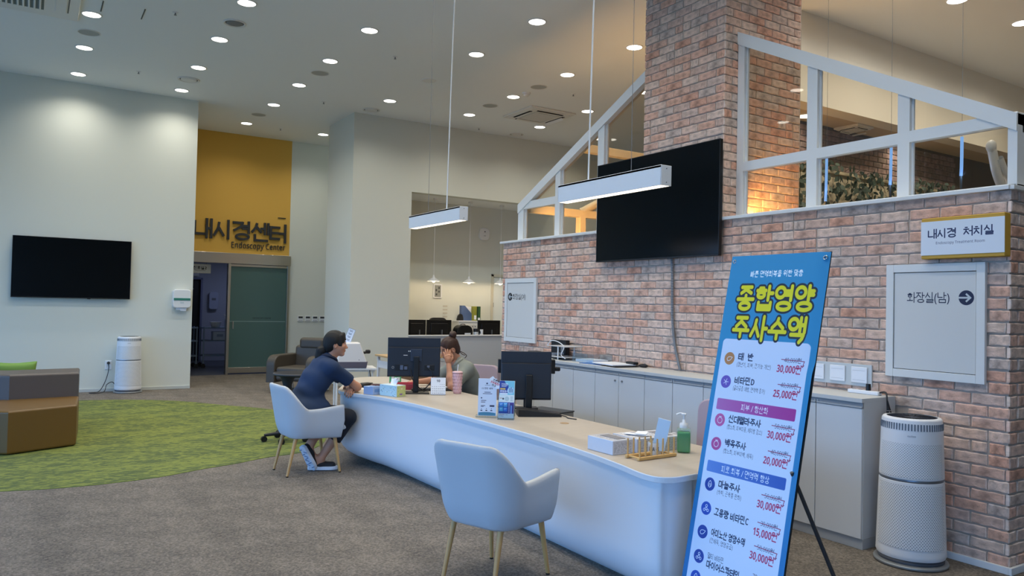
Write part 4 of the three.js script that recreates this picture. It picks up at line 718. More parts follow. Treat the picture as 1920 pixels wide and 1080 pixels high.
{
  const b = onTop('card_terminal', 'black boxy device behind the near monitor, poking out at both sides', 'terminal', 3.60, -5.42, -0.48); part('body', rb(0.49, 0.12, 0.05, 0.0, 0.36, -0.04, 0.006), MAT.black, b); part('knob', rb(0.05, 0.035, 0.03, 0.265, 0.34, -0.03, 0.01), MAT.black, b); part('post', rb(0.04, 0.32, 0.04, 0.0, 0.16, -0.04, 0.006), MAT.black, b); part('foot', rb(0.2, 0.012, 0.12, 0, 0.006, -0.04, 0.004), MAT.black, b);
  const k = onTop('laptop_stand', 'black wedge-shaped keyboard tray beside the near monitor', 'keyboard', 3.47, -5.06, -0.45); part('wedge', at(ext(shapeOf([[-0.16, 0], [0.18, 0], [0.18, 0.012], [-0.1, 0.05], [-0.16, 0.05]]), 0.15, 0.003), 0, 0.003, -0.07), MAT.soft, k); part('key_bed', rb(0.28, 0.008, 0.13, 0.03, 0.038, 0.005, 0.003).rotateZ(-0.1), MAT.black, k);
  const c = onTop('keyboard_lead', 'thin dark lead trailing along the counter to the grommet', 'cable', 0, 0); part('lead', tube([[3.6, 0.01, -5.0], [3.63, 0.006, -4.9], [3.6, 0.005, -4.82], [3.62, 0.005, -4.74]], 0.004, 30, 6), MAT.cable, c);
}
{ // desk calendar
  const t = onTop('desk_calendar', 'white desk calendar showing the number 10', 'calendar', 3.37, -6.62, -0.44);
  const tx = canvasTex(256, 320, (x) => { x.fillStyle = '#e6eaf0'; x.fillRect(0, 0, 256, 320); x.fillStyle = '#15181d'; x.font = 'bold 62px sans-serif'; x.textAlign = 'center'; x.fillText('10', 128, 82); x.font = 'bold 22px sans-serif'; let d = 1; for (let r = 0; r < 5; r++) for (let c = r ? 0 : 4; c < 7; c++) { if (d > 31) break; x.fillText(String(d++), 26 + c * 34, 136 + r * 42); } });
  const p = part('page', rb(0.142, 0.165, 0.004, 0, 0, 0, 0.001), MAT.paper, t); p.position.set(0, 0.084, 0.022); p.rotation.x = -0.26;
  part('print', at(new THREE.PlaneGeometry(0.138, 0.16), 0, 0, 0.0024), std('#fff', 0.7, { map: tx }), p);
  const q = part('rear_board', rb(0.142, 0.165, 0.004, 0, 0, 0, 0.001), MAT.soft, t); q.position.set(0, 0.084, -0.022); q.rotation.x = 0.26;
  part('foot_board', rb(0.142, 0.004, 0.09, 0, 0.003, 0, 0.001), MAT.soft, t);
  const r = []; for (let i = 0; i < 9; i++) r.push(new THREE.TorusGeometry(0.007, 0.0013, 6, 14).rotateY(Math.PI / 2).translate(-0.058 + i * 0.0145, 0.165, 0)); part('binding', r, MAT.chrome, t);
}
{ // tumbler
  const t = onTop('tumbler', 'pink diamond-patterned tumbler with a white straw', 'tumbler', 3.585, -6.63), m = std('#d9a9ad', 0.35), pts = [];
  part('cup', lathe([[0, 0], [0.036, 0], [0.039, 0.006], [0.05, 0.2], [0, 0.2]], 40), m, t);
  const dia = []; for (let r = 0; r < 6; r++) for (let i = 0; i < 12; i++) { const a = (i + (r % 2) / 2) / 12 * Math.PI * 2, y = 0.025 + r * 0.031, q = 0.0395 + 0.011 * y / 0.2; dia.push(new THREE.OctahedronGeometry(0.012).scale(1, 1.3, 0.35).rotateY(a).translate(Math.sin(a) * q, y, Math.cos(a) * q)); } part('facets', dia, std('#e2b9bb', 0.3), t);
  part('lid', lathe([[0, 0.2], [0.052, 0.2], [0.053, 0.212], [0.04, 0.218], [0, 0.218]], 36), std('#e3bcc0', 0.3), t);
  part('straw', rod([0, 0.21, 0], [0.004, 0.285, 0], 0.0045, 0.0045, 12), MAT.white, t);
}
{ // white card stand and the brochure holder
  let t = onTop('card_stand', 'white printed card in a clear base, left of the brochures', 'leaflet', 3.06, -5.16, -0.62);
  part('acrylic_base', rb(0.175, 0.016, 0.07, 0, 0.008, 0.015, 0.004), MAT.acrylic, t);
  const tx = canvasTex(256, 512, (x) => {
    x.fillStyle = '#dfe8f7'; x.fillRect(0, 0, 256, 512); x.fillStyle = '#39415c'; x.fillRect(90, 88, 76, 4); x.beginPath(); x.arc(120, 66, 12, 0, 7); x.fill(); x.font = 'bold 22px sans-serif'; hangul(x, '더 편한 예약', 48, 122, 26, { weight: 0.12, color: '#39415c' });
    for (const [a, b, w] of [[84, 184, 90], [64, 204, 130], [40, 300, 74], [40, 322, 60], [40, 372, 60], [40, 384, 40]]) x.fillRect(a, b, w, 8);
    x.beginPath(); x.arc(46, 268, 10, 0, 7); x.fill(); x.fillRect(164, 366, 66, 24);
    for (let i = 0; i < 3; i++) { x.fillRect(44 + i * 70, 412, 10, 10); x.fillRect(36 + i * 70, 434, 26, 14); }
    x.fillStyle = '#4d8aa6'; x.beginPath(); x.moveTo(8, 472); x.quadraticCurveTo(128, 452, 248, 476); x.lineTo(248, 508); x.lineTo(8, 508); x.fill();
  });
  const c = part('card', rb(0.145, 0.29, 0.003, 0, 0, 0, 0.001), MAT.paper, t); c.position.set(0, 0.155, 0.0); c.rotation.x = -0.06; part('print', at(new THREE.PlaneGeometry(0.143, 0.286), 0, 0, 0.0018), std('#fff', 0.6, { map: tx }), c);
  const bt = canvasTex(256, 200, (x) => { x.clearRect(0, 0, 256, 200); x.fillStyle = '#eef2fa'; x.beginPath(); x.moveTo(20, 60); x.lineTo(60, 6); x.lineTo(110, 30); x.lineTo(240, 90); x.lineTo(246, 170); x.lineTo(200, 192); x.lineTo(40, 120); x.fill(); hangul(x, '간편한', 84, 44, 40, { weight: 0.16, color: '#20263a' }); hangul(x, '모바일접수', 56, 88, 36, { weight: 0.17, color: '#c33b57', sx: 0.95 }); hangul(x, '안내', 96, 132, 34, { weight: 0.16, color: '#20263a' }); });
  part('badge', at(new THREE.PlaneGeometry(0.115, 0.09).rotateZ(-0.35), 0.055, 0.115, 0.008), std('#fff', 0.6, { map: bt, transparent: true, side: THREE.DoubleSide }), c);
  t = onTop('brochure_holder', 'clear acrylic holder filled with a blue brochure stack', 'brochure holder', 3.125, -4.985, -0.66);
  const g = new THREE.Group(); g.name = 'brochure_stack'; g.position.set(0, 0.008, 0); g.rotation.x = -0.2; t.add(g);
  for (let i = 0; i < 7; i++) part('brochure', rb(0.118, 0.285, 0.0042, 0.0005 * ((i * 7) % 3 - 1), 0.145 + 0.0012 * ((i * 5) % 4), -0.002 - i * 0.005, 0.0008, 1), i % 2 ? std('#cfdbe6', 0.5) : std('#e3ecf2', 0.5), g);
  const px = canvasTex(400, 960, (x, w, h) => {
    x.fillStyle = '#79c4dd'; x.fillRect(0, 0, w, h); x.fillStyle = '#243f9a'; x.beginPath(); x.moveTo(0, 0); x.lineTo(130, 0); x.quadraticCurveTo(160, 90, 240, 110); x.lineTo(230, 320); x.lineTo(0, 320); x.fill();
    x.fillStyle = '#dfeaf6'; x.font = 'bold 40px sans-serif'; hangul(x, '건강검진', 46, 66, 46, { weight: 0.14, color: '#e8f0fb', sx: 0.95 }); x.fillRect(50, 126, 160, 8); x.fillRect(50, 146, 130, 8);
    x.fillStyle = '#f2cf3b'; x.fillRect(24, 190, 130, 42); x.fillStyle = '#243f9a'; x.fillRect(40, 206, 98, 10); hangul(x, '종합검사', 18, 246, 52, { weight: 0.15, color: '#e8f0fb' }); x.fillStyle = '#dfeaf6'; x.fillRect(20, 316, 200, 44);
    x.fillStyle = '#a8cde8'; x.beginPath(); x.arc(300, 250, 90, 0, 7); x.fill(); x.fillStyle = '#5c7fa8'; for (const [a, b, c, d] of [[262, 190, 20, 110], [300, 160, 22, 140], [340, 210, 18, 90]]) x.fillRect(a, b, c, d);
    x.fillStyle = '#d9e6ea'; x.fillRect(0, 366, w, 200); x.fillStyle = '#b5cbd2'; x.beginPath(); x.arc(210, 470, 60, 0, 7); x.fill(); x.fillStyle = '#b06a5a'; x.fillRect(20, 450, 60, 12); x.fillStyle = '#37434a'; x.beginPath(); x.arc(110, 470, 24, 0, 7); x.fill(); x.fillStyle = '#8fa9b4'; for (let i = 0; i < 4; i++) x.fillRect(300, 410 + i * 34, 70, 14);
    x.fillStyle = '#2c4ba5'; x.fillRect(0, 560, w, 300); for (const [a, b, c] of [[14, 574, '#4f9be6'], [126, 574, '#63b8ea'], [14, 690, '#5bbbe0'], [126, 690, '#3f85e0']]) { x.fillStyle = c; x.fillRect(a, b, 100, 104); x.fillStyle = '#dff0ff'; x.fillRect(a + 20, b + 26, 60, 10); x.fillRect(a + 20, b + 48, 40, 10); }
    x.fillStyle = '#4b3a8e'; x.fillRect(236, 570, 164, 290); x.fillStyle = '#cfd4f2'; for (let i = 0; i < 9; i++) x.fillRect(252, 590 + i * 28, 40, 12); x.fillStyle = '#7fa8ea'; x.fillRect(312, 640, 40, 210);
    x.fillStyle = '#dce8ec'; x.fillRect(0, 850, w, 110); hangul(x, '건강센터', 14, 862, 34, { weight: 0.12, color: '#a8574f' }); x.fillStyle = '#65727c'; x.fillRect(16, 916, 120, 8); x.fillRect(190, 880, 60, 8);
  });
  part('brochure_cover', at(new THREE.PlaneGeometry(0.117, 0.283), 0, 0.147, 0.0004), std('#fff', 0.45, { map: px }), g);
  part('acrylic_front', rb(0.13, 0.11, 0.003, 0, 0.055, 0.006, 0.001), MAT.acrylic, g);
  part('acrylic_side', [rb(0.003, 0.16, 0.045, -0.065, 0.08, -0.016, 0.001)], MAT.acrylic, g); part('acrylic_side', [rb(0.003, 0.16, 0.045, 0.065, 0.08, -0.016, 0.001)], MAT.acrylic, g);
  part('acrylic_back', [rb(0.13, 0.2, 0.003, 0, 0.1, -0.042, 0.001)], MAT.acrylic, g); part('acrylic_foot', [rb(0.13, 0.004, 0.12, 0, 0.002, -0.03, 0.001)], MAT.acrylic, t);
}
// ---------------------------------------------------------------- glove boxes, rack, sanitiser
{
  const face = (base, seed) => canvasTex(256, 128, (x) => { x.fillStyle = base; x.fillRect(0, 0, 256, 128); let s = seed; const q = () => { s = (s * 16807) % 2147483647; return s / 2147483647; }; x.fillStyle = '#84878f'; for (let r = 0; r < 9; r++) { let c = 14; while (c < 220) { const w = 8 + q() * 34; x.globalAlpha = 0.35 + q() * 0.4; x.fillRect(c, 14 + r * 12, w, 4 + q() * 3); c += w + 6 + q() * 16; } } x.globalAlpha = 1; });
  const fm = [face('#cfd0d6', 3), face('#c4c5cc', 19), face('#d4d4d9', 77)];
  [[3.035, -3.63, 0.02, 'nearest the counter front edge and the rack'], [3.22, -3.615, -0.02, 'middle of three, with a folded flyer on its lid'], [3.40, -3.60, -0.03, 'farthest from the counter front edge, beside the sanitiser']].forEach(([x, z, a, l], i) => {
    const t = onTop('carton', 'white printed carton, ' + l, 'box', x, z, a, 'white cartons by the bamboo rack');
    part('box', rb(0.165, 0.085, 0.235, 0, 0.043, 0, 0.003), std('#d6dbe6', 0.55), t);
    part('side_print', at(new THREE.PlaneGeometry(0.16, 0.08), 0, 0.043, 0.118), std('#fff', 0.6, { map: fm[i] }), t);
    part('lid_print', at(new THREE.PlaneGeometry(0.155, 0.225).rotateX(-Math.PI / 2), 0, 0.0862, 0), std('#fff', 0.6, { map: fm[(i + 1) % 3] }), t);
    part('opening_flap', rb(0.07, 0.003, 0.16, 0.01, 0.088, 0.01, 0.001), std('#8b8a8e', 0.7), t);
  });
  let t = onTop('folded_flyer', 'small folded flyer lying on the middle carton', 'paper', 3.22, -3.6, 0.5); t.position.y = CT + 0.092; part('sheet', rb(0.05, 0.002, 0.15, 0, 0.003, 0, 0.0005), MAT.paper, t); part('fold', rb(0.05, 0.002, 0.07, 0.01, 0.012, 0.03, 0.0005).rotateZ(0.2), MAT.paper, t);
  t = onTop('bamboo_rack', 'bamboo dowel rack standing on the counter corner', 'rack', 3.13, -3.37, 0.04);
  for (const z of [-0.05, 0.05]) { part('rail', rb(0.31, 0.018, 0.02, 0, 0.012, z, 0.004), MAT.bamboo, t); for (let i = 0; i < 7; i++) part('dowel', rod([-0.14 + i * 0.0465, 0.018, z], [-0.14 + i * 0.0465, 0.115, z], 0.0055, 0.005, 12), MAT.bamboo, t); }
  part('cross_bar', rod([-0.135, 0.014, -0.05], [-0.135, 0.014, 0.05], 0.006), MAT.bamboo, t); part('cross_bar', rod([0.135, 0.014, -0.05], [0.135, 0.014, 0.05], 0.006), MAT.bamboo, t);
  t = onTop('upright_card', 'blank pale blue card leaning in the bamboo rack', 'card', 3.215, -3.375, -0.9); const c = part('card', rb(0.075, 0.19, 0.003, 0, 0, 0, 0.001), std('#c3dcf0', 0.5), t); c.position.set(0.0, 0.125, 0.0); c.rotation.z = -0.2; part('card_edge', rb(0.078, 0.004, 0.004, 0, 0.094, 0, 0.001), std('#e8f2fa', 0.5), c);
  t = onTop('marked_cup', 'white cup with black pen writing behind the rack dowels', 'cup', 3.21, -3.425, -0.9); part('cup', lathe([[0, 0.001], [0.038, 0.001], [0.042, 0.075], [0.038, 0.075], [0.035, 0.006], [0, 0.006]], 32), MAT.white, t);
  const lt = canvasTex(256, 128, (x) => { x.clearRect(0, 0, 256, 128); x.fillStyle = '#101114'; x.font = 'bold 78px sans-serif'; x.fillText('LBA', 8, 88); hangul(x, '용', 176, 24, 70, { weight: 0.14, color: '#101114' }); }); part('pen_writing', new THREE.CylinderGeometry(0.0415, 0.0395, 0.05, 20, 1, true, -0.9, 1.8).translate(0, 0.036, 0), std('#fff', 0.7, { map: lt, transparent: true }), t);
  t = onTop('sanitiser_bottle', 'clear square pump bottle of green sanitiser gel', 'bottle', 3.425, -3.40, -0.75);
  const glassy = new THREE.MeshPhysicalMaterial({ color: '#e9f5ee', roughness: 0.05, transmission: 0.9, thickness: 0, ior: 1.45 });
  part('bottle', [rb(0.085, 0.15, 0.085, 0, 0.076, 0, 0.014, 4)], glassy, t); part('gel', [rb(0.077, 0.125, 0.077, 0, 0.066, 0, 0.012, 4)], new THREE.MeshPhysicalMaterial({ color: '#34b862', roughness: 0.15, transmission: 0.35, thickness: 0.05, attenuationColor: new THREE.Color('#12863a'), attenuationDistance: 0.08 }), t);
  part('collar', lathe([[0.026, 0.15], [0.026, 0.16], [0.024, 0.178], [0.012, 0.18], [0.009, 0.2], [0, 0.2]], 28), MAT.white, t);
  part('pump', [cyl(0.006, 0.006, 0.05, 0, 0.21, 0, 14), rb(0.03, 0.014, 0.022, 0, 0.232, 0, 0.006), tube([[0, 0.234, 0], [-0.025, 0.236, 0], [-0.045, 0.228, 0]], 0.006, 16, 8)], MAT.white, t);
}
// ================================================================ the banner on its stand
{
  const ang = Math.atan2(0.2028, 0.9792), t = thing('banner_stand', 'tall blue price banner leaning on a black folding stand', 'banner', [2.888, 0.13, -2.58], -Math.PI / 2);
  const L = 1.8, g = new THREE.Group(); g.name = 'banner'; g.rotation.x = -ang; t.add(g);         // local: x along z, y up the sheet
  const bt = canvasTex(680, 2040, (x, W, Hh) => {
    const k = 2040 / 1.8, P = (u) => u * 680, Q = (v) => v * k, navy = '#1f2f55';
    x.fillStyle = '#2f8fc0'; x.fillRect(0, 0, W, Hh); const gr = x.createLinearGradient(0, Q(0.45), 0, Hh); gr.addColorStop(0, '#2f8fc0'); gr.addColorStop(1, '#0f6bb0'); x.fillStyle = gr; x.fillRect(0, Q(0.45), W, Hh);
    const box = (u0, v0, u1, v1, r, c) => { x.fillStyle = c; x.beginPath(); x.roundRect(P(u0), Q(v0), P(u1 - u0), Q(v1 - v0), r); x.fill(); };
    box(0.05, 0.455, 0.95, 1.765, 26, '#cfe0f8');
    hangul(x, '빠른 면역회복을 위한 맞춤', P(0.51), Q(0.085), 40, { weight: 0.13, color: '#eaf3fa', align: 'center', fit: P(0.545) });
    hangul(x, '종합영양', P(0.53), Q(0.166), 150, { weight: 0.16, color: '#e3dc1f', outline: '#232d3a', ow: 0.16, align: 'center', fit: P(0.8), gap: 0.05 });
    hangul(x, '주사수액', P(0.517), Q(0.326), 150, { weight: 0.16, color: '#e3dc1f', outline: '#232d3a', ow: 0.16, align: 'center', fit: P(0.765), gap: 0.05 });
    const bar = (v0, v1, c0, c1, text) => { const q = x.createLinearGradient(P(0.08), 0, P(0.92), 0); q.addColorStop(0, c0); q.addColorStop(1, c1); x.fillStyle = q; x.beginPath(); x.roundRect(P(0.09), Q(v0), P(0.815), Q(v1 - v0), 8); x.fill(); hangul(x, text, P(0.5), Q((v0 + v1) / 2) - 21, 42, { weight: 0.09, color: '#eef4fb', align: 'center', sx: 0.72, latin: '' }); };
    bar(0.774, 0.833, '#b36cb0', '#a8278c', '피부 / 항산화'); bar(1.1, 1.157, '#5a86d2', '#2b54b2', '피로 회복 / 면역력 향상');
    const icon = (v, c, kind) => { const cx = P(0.152), cy = Q(v); x.fillStyle = c; x.beginPath(); x.arc(cx, cy, 38, 0, 7); x.fill(); x.strokeStyle = '#e6ecf8'; x.lineWidth = 3.5; x.beginPath(); if (kind === 0) { x.moveTo(cx - 18, cy + 4); x.quadraticCurveTo(cx - 14, cy - 16, cx + 20, cy - 8); x.quadraticCurveTo(cx + 6, cy + 18, cx - 12, cy + 14); x.closePath(); } else if (kind === 1) { for (let i = 0; i < 5; i++) { const a = i * 1.26; x.moveTo(cx, cy); x.lineTo(cx + 20 * Math.cos(a), cy + 20 * Math.sin(a)); } } else if (kind === 2) { x.arc(cx, cy + 2, 17, 0, 7); x.moveTo(cx - 10, cy - 20); x.lineTo(cx + 10, cy - 20); } else if (kind === 3) { x.moveTo(cx, cy - 22); x.quadraticCurveTo(cx + 26, cy + 6, cx, cy + 18); x.quadraticCurveTo(cx - 26, cy + 6, cx, cy - 22); x.moveTo(cx - 6, cy + 12); x.lineTo(cx - 4, cy - 6); x.moveTo(cx + 6, cy + 12); x.lineTo(cx + 4, cy - 6); } else { for (const [a, b] of [[0, -14], [13, 10], [-13, 10], [0, 2]]) { x.moveTo(cx + a + 7, cy + b); x.arc(cx + a, cy + b, 7, 0, 7); } } x.stroke(); };
    const row = (v, c, kind, name, nr, desc, dr, old, now) => {      // v = middle of the icon
      icon(v, c, kind); hangul(x, name, P(0.245), Q(v - (desc ? 0.034 : 0.017)), 44, { weight: 0.145, color: navy, fit: P(nr - 0.245), gap: 0.03 });
      if (desc) hangul(x, desc, P(0.242), Q(v + 0.014), 29, { weight: 0.075, color: '#3b4a68', fit: P(dr - 0.242), latin: '' });
      const pv = v + (desc ? 0 : 0.008), w = hangul(x, old, P(0.89), Q(pv - 0.032), 31, { weight: 0.085, color: '#3c3f62', fit: P(0.166), align: 'right', latin: '' });
      x.strokeStyle = '#8e2a57'; x.lineWidth = 4; x.beginPath(); x.moveTo(P(0.89) - w - 20, Q(pv - 0.018)); x.lineTo(P(0.915), Q(pv - 0.016)); x.lineTo(P(0.905), Q(pv + 0.008)); x.moveTo(P(0.887), Q(pv + 0.003)); x.lineTo(P(0.904), Q(pv + 0.012)); x.lineTo(P(0.917), Q(pv + 0.002)); x.stroke();
      hangul(x, now, P(0.895), Q(pv + 0.004), 50, { weight: 0.12, color: '#b0245c', fit: P(0.233), gap: -0.02, align: 'right' });
    };
    row(0.56, '#b8824f', 0, '태  반', 0.41, '(갱년기, 피부, 간기능 개선)', 0.602, '40,000원', '30,000원'); row(0.684, '#6a55b8', 1, '비타민D', 0.461, '(골다공증 예방, 면역력 증가)', 0.58, '40,000원', '25,000원');
    row(0.886, '#c35a9c', 2, '신데렐라주사', 0.59, '(항노화, 피부미용, 체지방 감소)', 0.613, '50,000원', '30,000원'); row(1.01, '#b5478f', 2, '백옥주사', 0.474, '(항노화, 피부미백, 해독)', 0.559, '40,000원', '20,000원');
    row(1.22, '#173a9c', 3, '마늘주사', 0.479, '(숙취, 근육통 완화)', 0.502, '50,000원', '30,000원'); row(1.343, '#1b47b4', 4, '고용량 비타민C', 0.609, '', 0, '30,000원', '15,000원'); row(1.462, '#173a9c', 0, '아미노산 영양수액', 0.605, '(간해독, 영양공급)', 0.491, '50,000원', '30,000원');
    icon(1.585, '#173a9c', 4); hangul(x, '멀티 비타민', P(0.245), Q(1.55), 33, { weight: 0.09, color: '#3b4a68', fit: P(0.176) }); hangul(x, '마이어스칵테일', P(0.245), Q(1.586), 44, { weight: 0.145, color: navy, fit: P(0.353), gap: 0.03 });
    hangul(x, '70,000원', P(0.89), Q(1.565), 31, { weight: 0.085, color: '#3c3f62', fit: P(0.17), align: 'right', latin: '' }); icon(1.69, '#1b47b4', 3);
  });
  const bend = (u, v) => 0.012 * Math.sin(v * 2.4) * 0.4 - (u > 0.92 && v > 0.7 ? (u - 0.92) * 0.16 : 0);
  const mk = (z, flip) => { const q = new THREE.PlaneGeometry(0.6, L, 24, 30); const p = q.attributes.position; for (let i = 0; i < p.count; i++) { const u = p.getX(i) / 0.6 + 0.5, v = p.getY(i) / L + 0.5; p.setXYZ(i, p.getX(i), p.getY(i) + L / 2, z + bend(u, v)); } q.computeVertexNormals(); if (flip) q.index.array.reverse(); return q; };
  part('banner_sheet', mk(-0.0015, true), std('#d6d9dc', 0.5), g); part('banner_print', mk(0.0, false), std('#ffffff', 0.42, { map: bt }), g);
  for (const [sx, sy] of [[-1, 1], [1, 1], [-1, 0], [1, 0]]) part('eyelet', new THREE.TorusGeometry(0.009, 0.0035, 8, 20).translate(sx * 0.28, sy ? L - 0.03 : 0.03, 0.003), MAT.chrome, g);
  part('pole', rod([0.28, 0.02, -0.03], [0.29, L + 0.005, -0.02], 0.006), MAT.black, g); part('pole', rod([-0.28, 0.02, -0.03], [-0.28, L - 0.02, -0.02], 0.006), MAT.black, g);
  part('hub', rb(0.09, 0.1, 0.03, 0, 0.75, -0.03, 0.01), MAT.black, g);
  part('stand_leg', rod([0.3, -0.12, -0.62], [0.27, 0.72, -0.14], 0.011, 0.009), MAT.darkgrey, t); part('stand_leg', rod([-0.2, -0.12, -0.36], [-0.05, 0.72, -0.16], 0.011, 0.009), MAT.darkgrey, t); part('stand_leg', [rod([0.29, -0.12, 0.05], [0.28, 0.06, -0.02], 0.01), rod([-0.29, -0.12, 0.05], [-0.28, 0.06, -0.02], 0.01)], MAT.darkgrey, t);
}
// ================================================================ chairs and seats
const fabric = std('#c0c5ca', 0.85, { bumpMap: tex(128, 128, (u, v, x, y) => { const a = 128 + (((x >> 1) + (y >> 1)) % 2 ? 40 : -40) + 60 * (HN(x, y, 3) - 0.5); return [a, a, a]; }, false), bumpScale: 0.0008 });
function tubShell() {
  // plan path from the right arm tip round the back to the left arm tip; each section is a closed loop of (outward offset, height)
  const P = [], W = 0.245, Zf = 0.235, Zb = -0.235, R = 0.13;
  for (let i = 0; i <= 14; i++) P.push([W + 0.01 * (i / 14) - 0.01, Zf + (Zb + R - Zf) * i / 14, 1, 0, 0]);
  for (let i = 1; i <= 10; i++) { const a = i / 10 * Math.PI / 2; P.push([W - R + R * Math.cos(a), Zb + R - R * Math.sin(a), Math.cos(a), -Math.sin(a), 0]); }
  for (let i = 1; i < 12; i++) P.push([W - R - (2 * (W - R)) * i / 12, Zb, 0, -1, 0]);
  for (let i = 0; i <= 10; i++) { const a = Math.PI / 2 + i / 10 * Math.PI / 2; P.push([-(W - R) + R * Math.cos(a), Zb + R - R * Math.sin(a), Math.cos(a), -Math.sin(a), 0]); }
  for (let i = 1; i <= 14; i++) P.push([-W, Zb + R + (Zf - Zb - R) * i / 14, -1, 0, 0]);
  const sm = (a, b, x) => { const t = Math.max(0, Math.min(1, (x - a) / (b - a))); return t * t * (3 - 2 * t); };
  const top = (s) => { s = Math.abs(s); const arm = 0.612 + 0.03 * sm(0.38, 0.68, s); return 0.825 - 0.006 * s + (arm - 0.825) * sm(0.155, 0.33, s); };
  const arc = [0]; for (let i = 1; i < P.length; i++) arc.push(arc[i - 1] + Math.hypot(P[i][0] - P[i - 1][0], P[i][1] - P[i - 1][1])); const half = arc[arc.length - 1] / 2;
  const pos = [], idx = [], t = 0.026, N = 19;
  P.forEach(([x, z, nx, nz], i) => {
    const h = top(arc[i] - half), y0 = 0.338 - 0.012 * sm(0.1, 0.47, z - Zb), back = 1 - sm(0.03, 0.25, z - Zb), fl = (y) => (y - 0.4) * (0.10 + 0.1 * back) - 0.022 * (1 - sm(0.32, 0.46, y)), tip = i < 2 || i > P.length - 3 ? 0.8 : 1;
    const loop = [[-t * 0.6, y0 + 0.03], [-t * 0.1, y0], [t * 0.5, y0 + 0.004], [t * 0.85, y0 + 0.018], [t, y0 + 0.04], [t, y0 + 0.07], [t, y0 + 0.1], [t, y0 + 0.14], [t, y0 + 0.19], [t, (y0 + h + 0.14) / 2], [t, h - 0.05], [t, h - 0.025], [t * 0.75, h - 0.007], [t * 0.3, h], [-t * 0.3, h], [-t * 0.75, h - 0.007], [-t, h - 0.025], [-t, (y0 + h) / 2], [-t, y0 + 0.06]];
    for (const [n, y] of loop) { const o = n * tip + fl(y); pos.push(x + nx * o, y, z + nz * o * 0.9 + (nz ? 0 : 0)); }
  });
  for (let i = 0; i + 1 < P.length; i++) for (let k = 0; k < N; k++) { const a = i * N + k, b = i * N + (k + 1) % N, c = a + N, d = b + N; idx.push(a, b, c, b, d, c); }
  for (const [i, f] of [[0, 1], [P.length - 1, -1]]) { const c = pos.length / 3; let s = [0, 0, 0]; for (let k = 0; k < N; k++) for (let q = 0; q < 3; q++) s[q] += pos[(i * N + k) * 3 + q] / N; pos.push(s[0], s[1], s[2] + 0.022); for (let k = 0; k < N; k++) { const a = i * N + k, b = i * N + (k + 1) % N; f > 0 ? idx.push(c, b, a) : idx.push(c, a, b); } }
  const g = new THREE.BufferGeometry(); g.setAttribute('position', new THREE.Float32BufferAttribute(pos, 3)); g.setIndex(idx); g.computeVertexNormals(); return g;
}
function tubChair(label, x, z, turn) {
  const t = thing('tub_chair', label, 'chair', [x, 0, z], turn, 'pale grey tub chairs at the counter');
  part('shell', [metreUV(tubShell(), 12)], fabric, t);
  part('underseat', [metreUV(at(ext(rrect(0.38, 0.38, 0.1), 0.05, 0.012, 10).rotateX(Math.PI / 2), 0, 0.43, 0.02), 12)], fabric, t);
  part('seat_cushion', [metreUV(rb(0.44, 0.1, 0.54, 0, 0.43, 0.05, 0.045, 4), 12)], fabric, t);
  for (const [a, b, c, d] of [[-0.17, -0.17, -0.185, -0.255], [0.17, -0.17, 0.185, -0.255], [-0.185, 0.18, -0.215, 0.235], [0.185, 0.18, 0.215, 0.235]]) { const l = part('leg', rod([c, 0.008, d], [a, 0.38, b], 0.0115, 0.019, 20), MAT.oak, t); part('foot_pad', cyl(0.012, 0.012, 0.009, c, 0.0045, d, 16), MAT.black, l); }
  return t;
}
tubChair('pale grey tub chair with wooden legs standing empty in the foreground', 2.37, -3.86, 1.93);
tubChair('pale grey tub chair at the far counter end under the woman in navy', 2.265, -7.12, 1.62);
function officeChair(label, x, z, turn) {      // mauve task chairs behind the counter
  const t = thing('task_chair', label, 'chair', [x, 0, z], turn, 'mauve task chairs behind the counter'), m = std('#b39fa6', 0.8);
  const back = at(ext(rrect(0.44, 0.5, 0.09), 0.05, 0.012), 0, 0.68, -0.23); back.rotateX(-0.06); part('backrest', back, m, t);
  part('seat', rb(0.46, 0.07, 0.45, 0, 0.46, 0.02, 0.03, 4), m, t);
  part('back_frame', tube([[0, 0.45, -0.1], [0, 0.44, -0.28], [0, 0.55, -0.3], [0, 0.72, -0.26]], 0.018, 24, 8), MAT.white, t);
  part('gas_lift', [cyl(0.025, 0.03, 0.34, 0, 0.26, 0)], MAT.grey, t);
  for (let i = 0; i < 5; i++) { const a = i * 1.2566; const l = part('base_leg', rod([0, 0.11, 0], [0.28 * Math.cos(a), 0.075, 0.28 * Math.sin(a)], 0.022, 0.014), MAT.white, t); part('caster', cyl(0.027, 0.027, 0.03, 0, 0, 0, 18).rotateX(Math.PI / 2).rotateY(-a).translate(0.28 * Math.cos(a), 0.028, 0.28 * Math.sin(a)), MAT.black, l); }
  for (const s of [-1, 1]) part('armrest', [tube([[s * 0.24, 0.46, -0.05], [s * 0.29, 0.5, -0.05], [s * 0.29, 0.66, -0.03], [s * 0.28, 0.67, 0.14]], 0.014, 24, 8)], MAT.white, t);
  return t;
}
officeChair('mauve task chair under the woman in the grey shirt', 4.09, -7.28, -1.0);
officeChair('empty mauve task chair half hidden behind the price banner', 4.13, -3.85, -1.35);
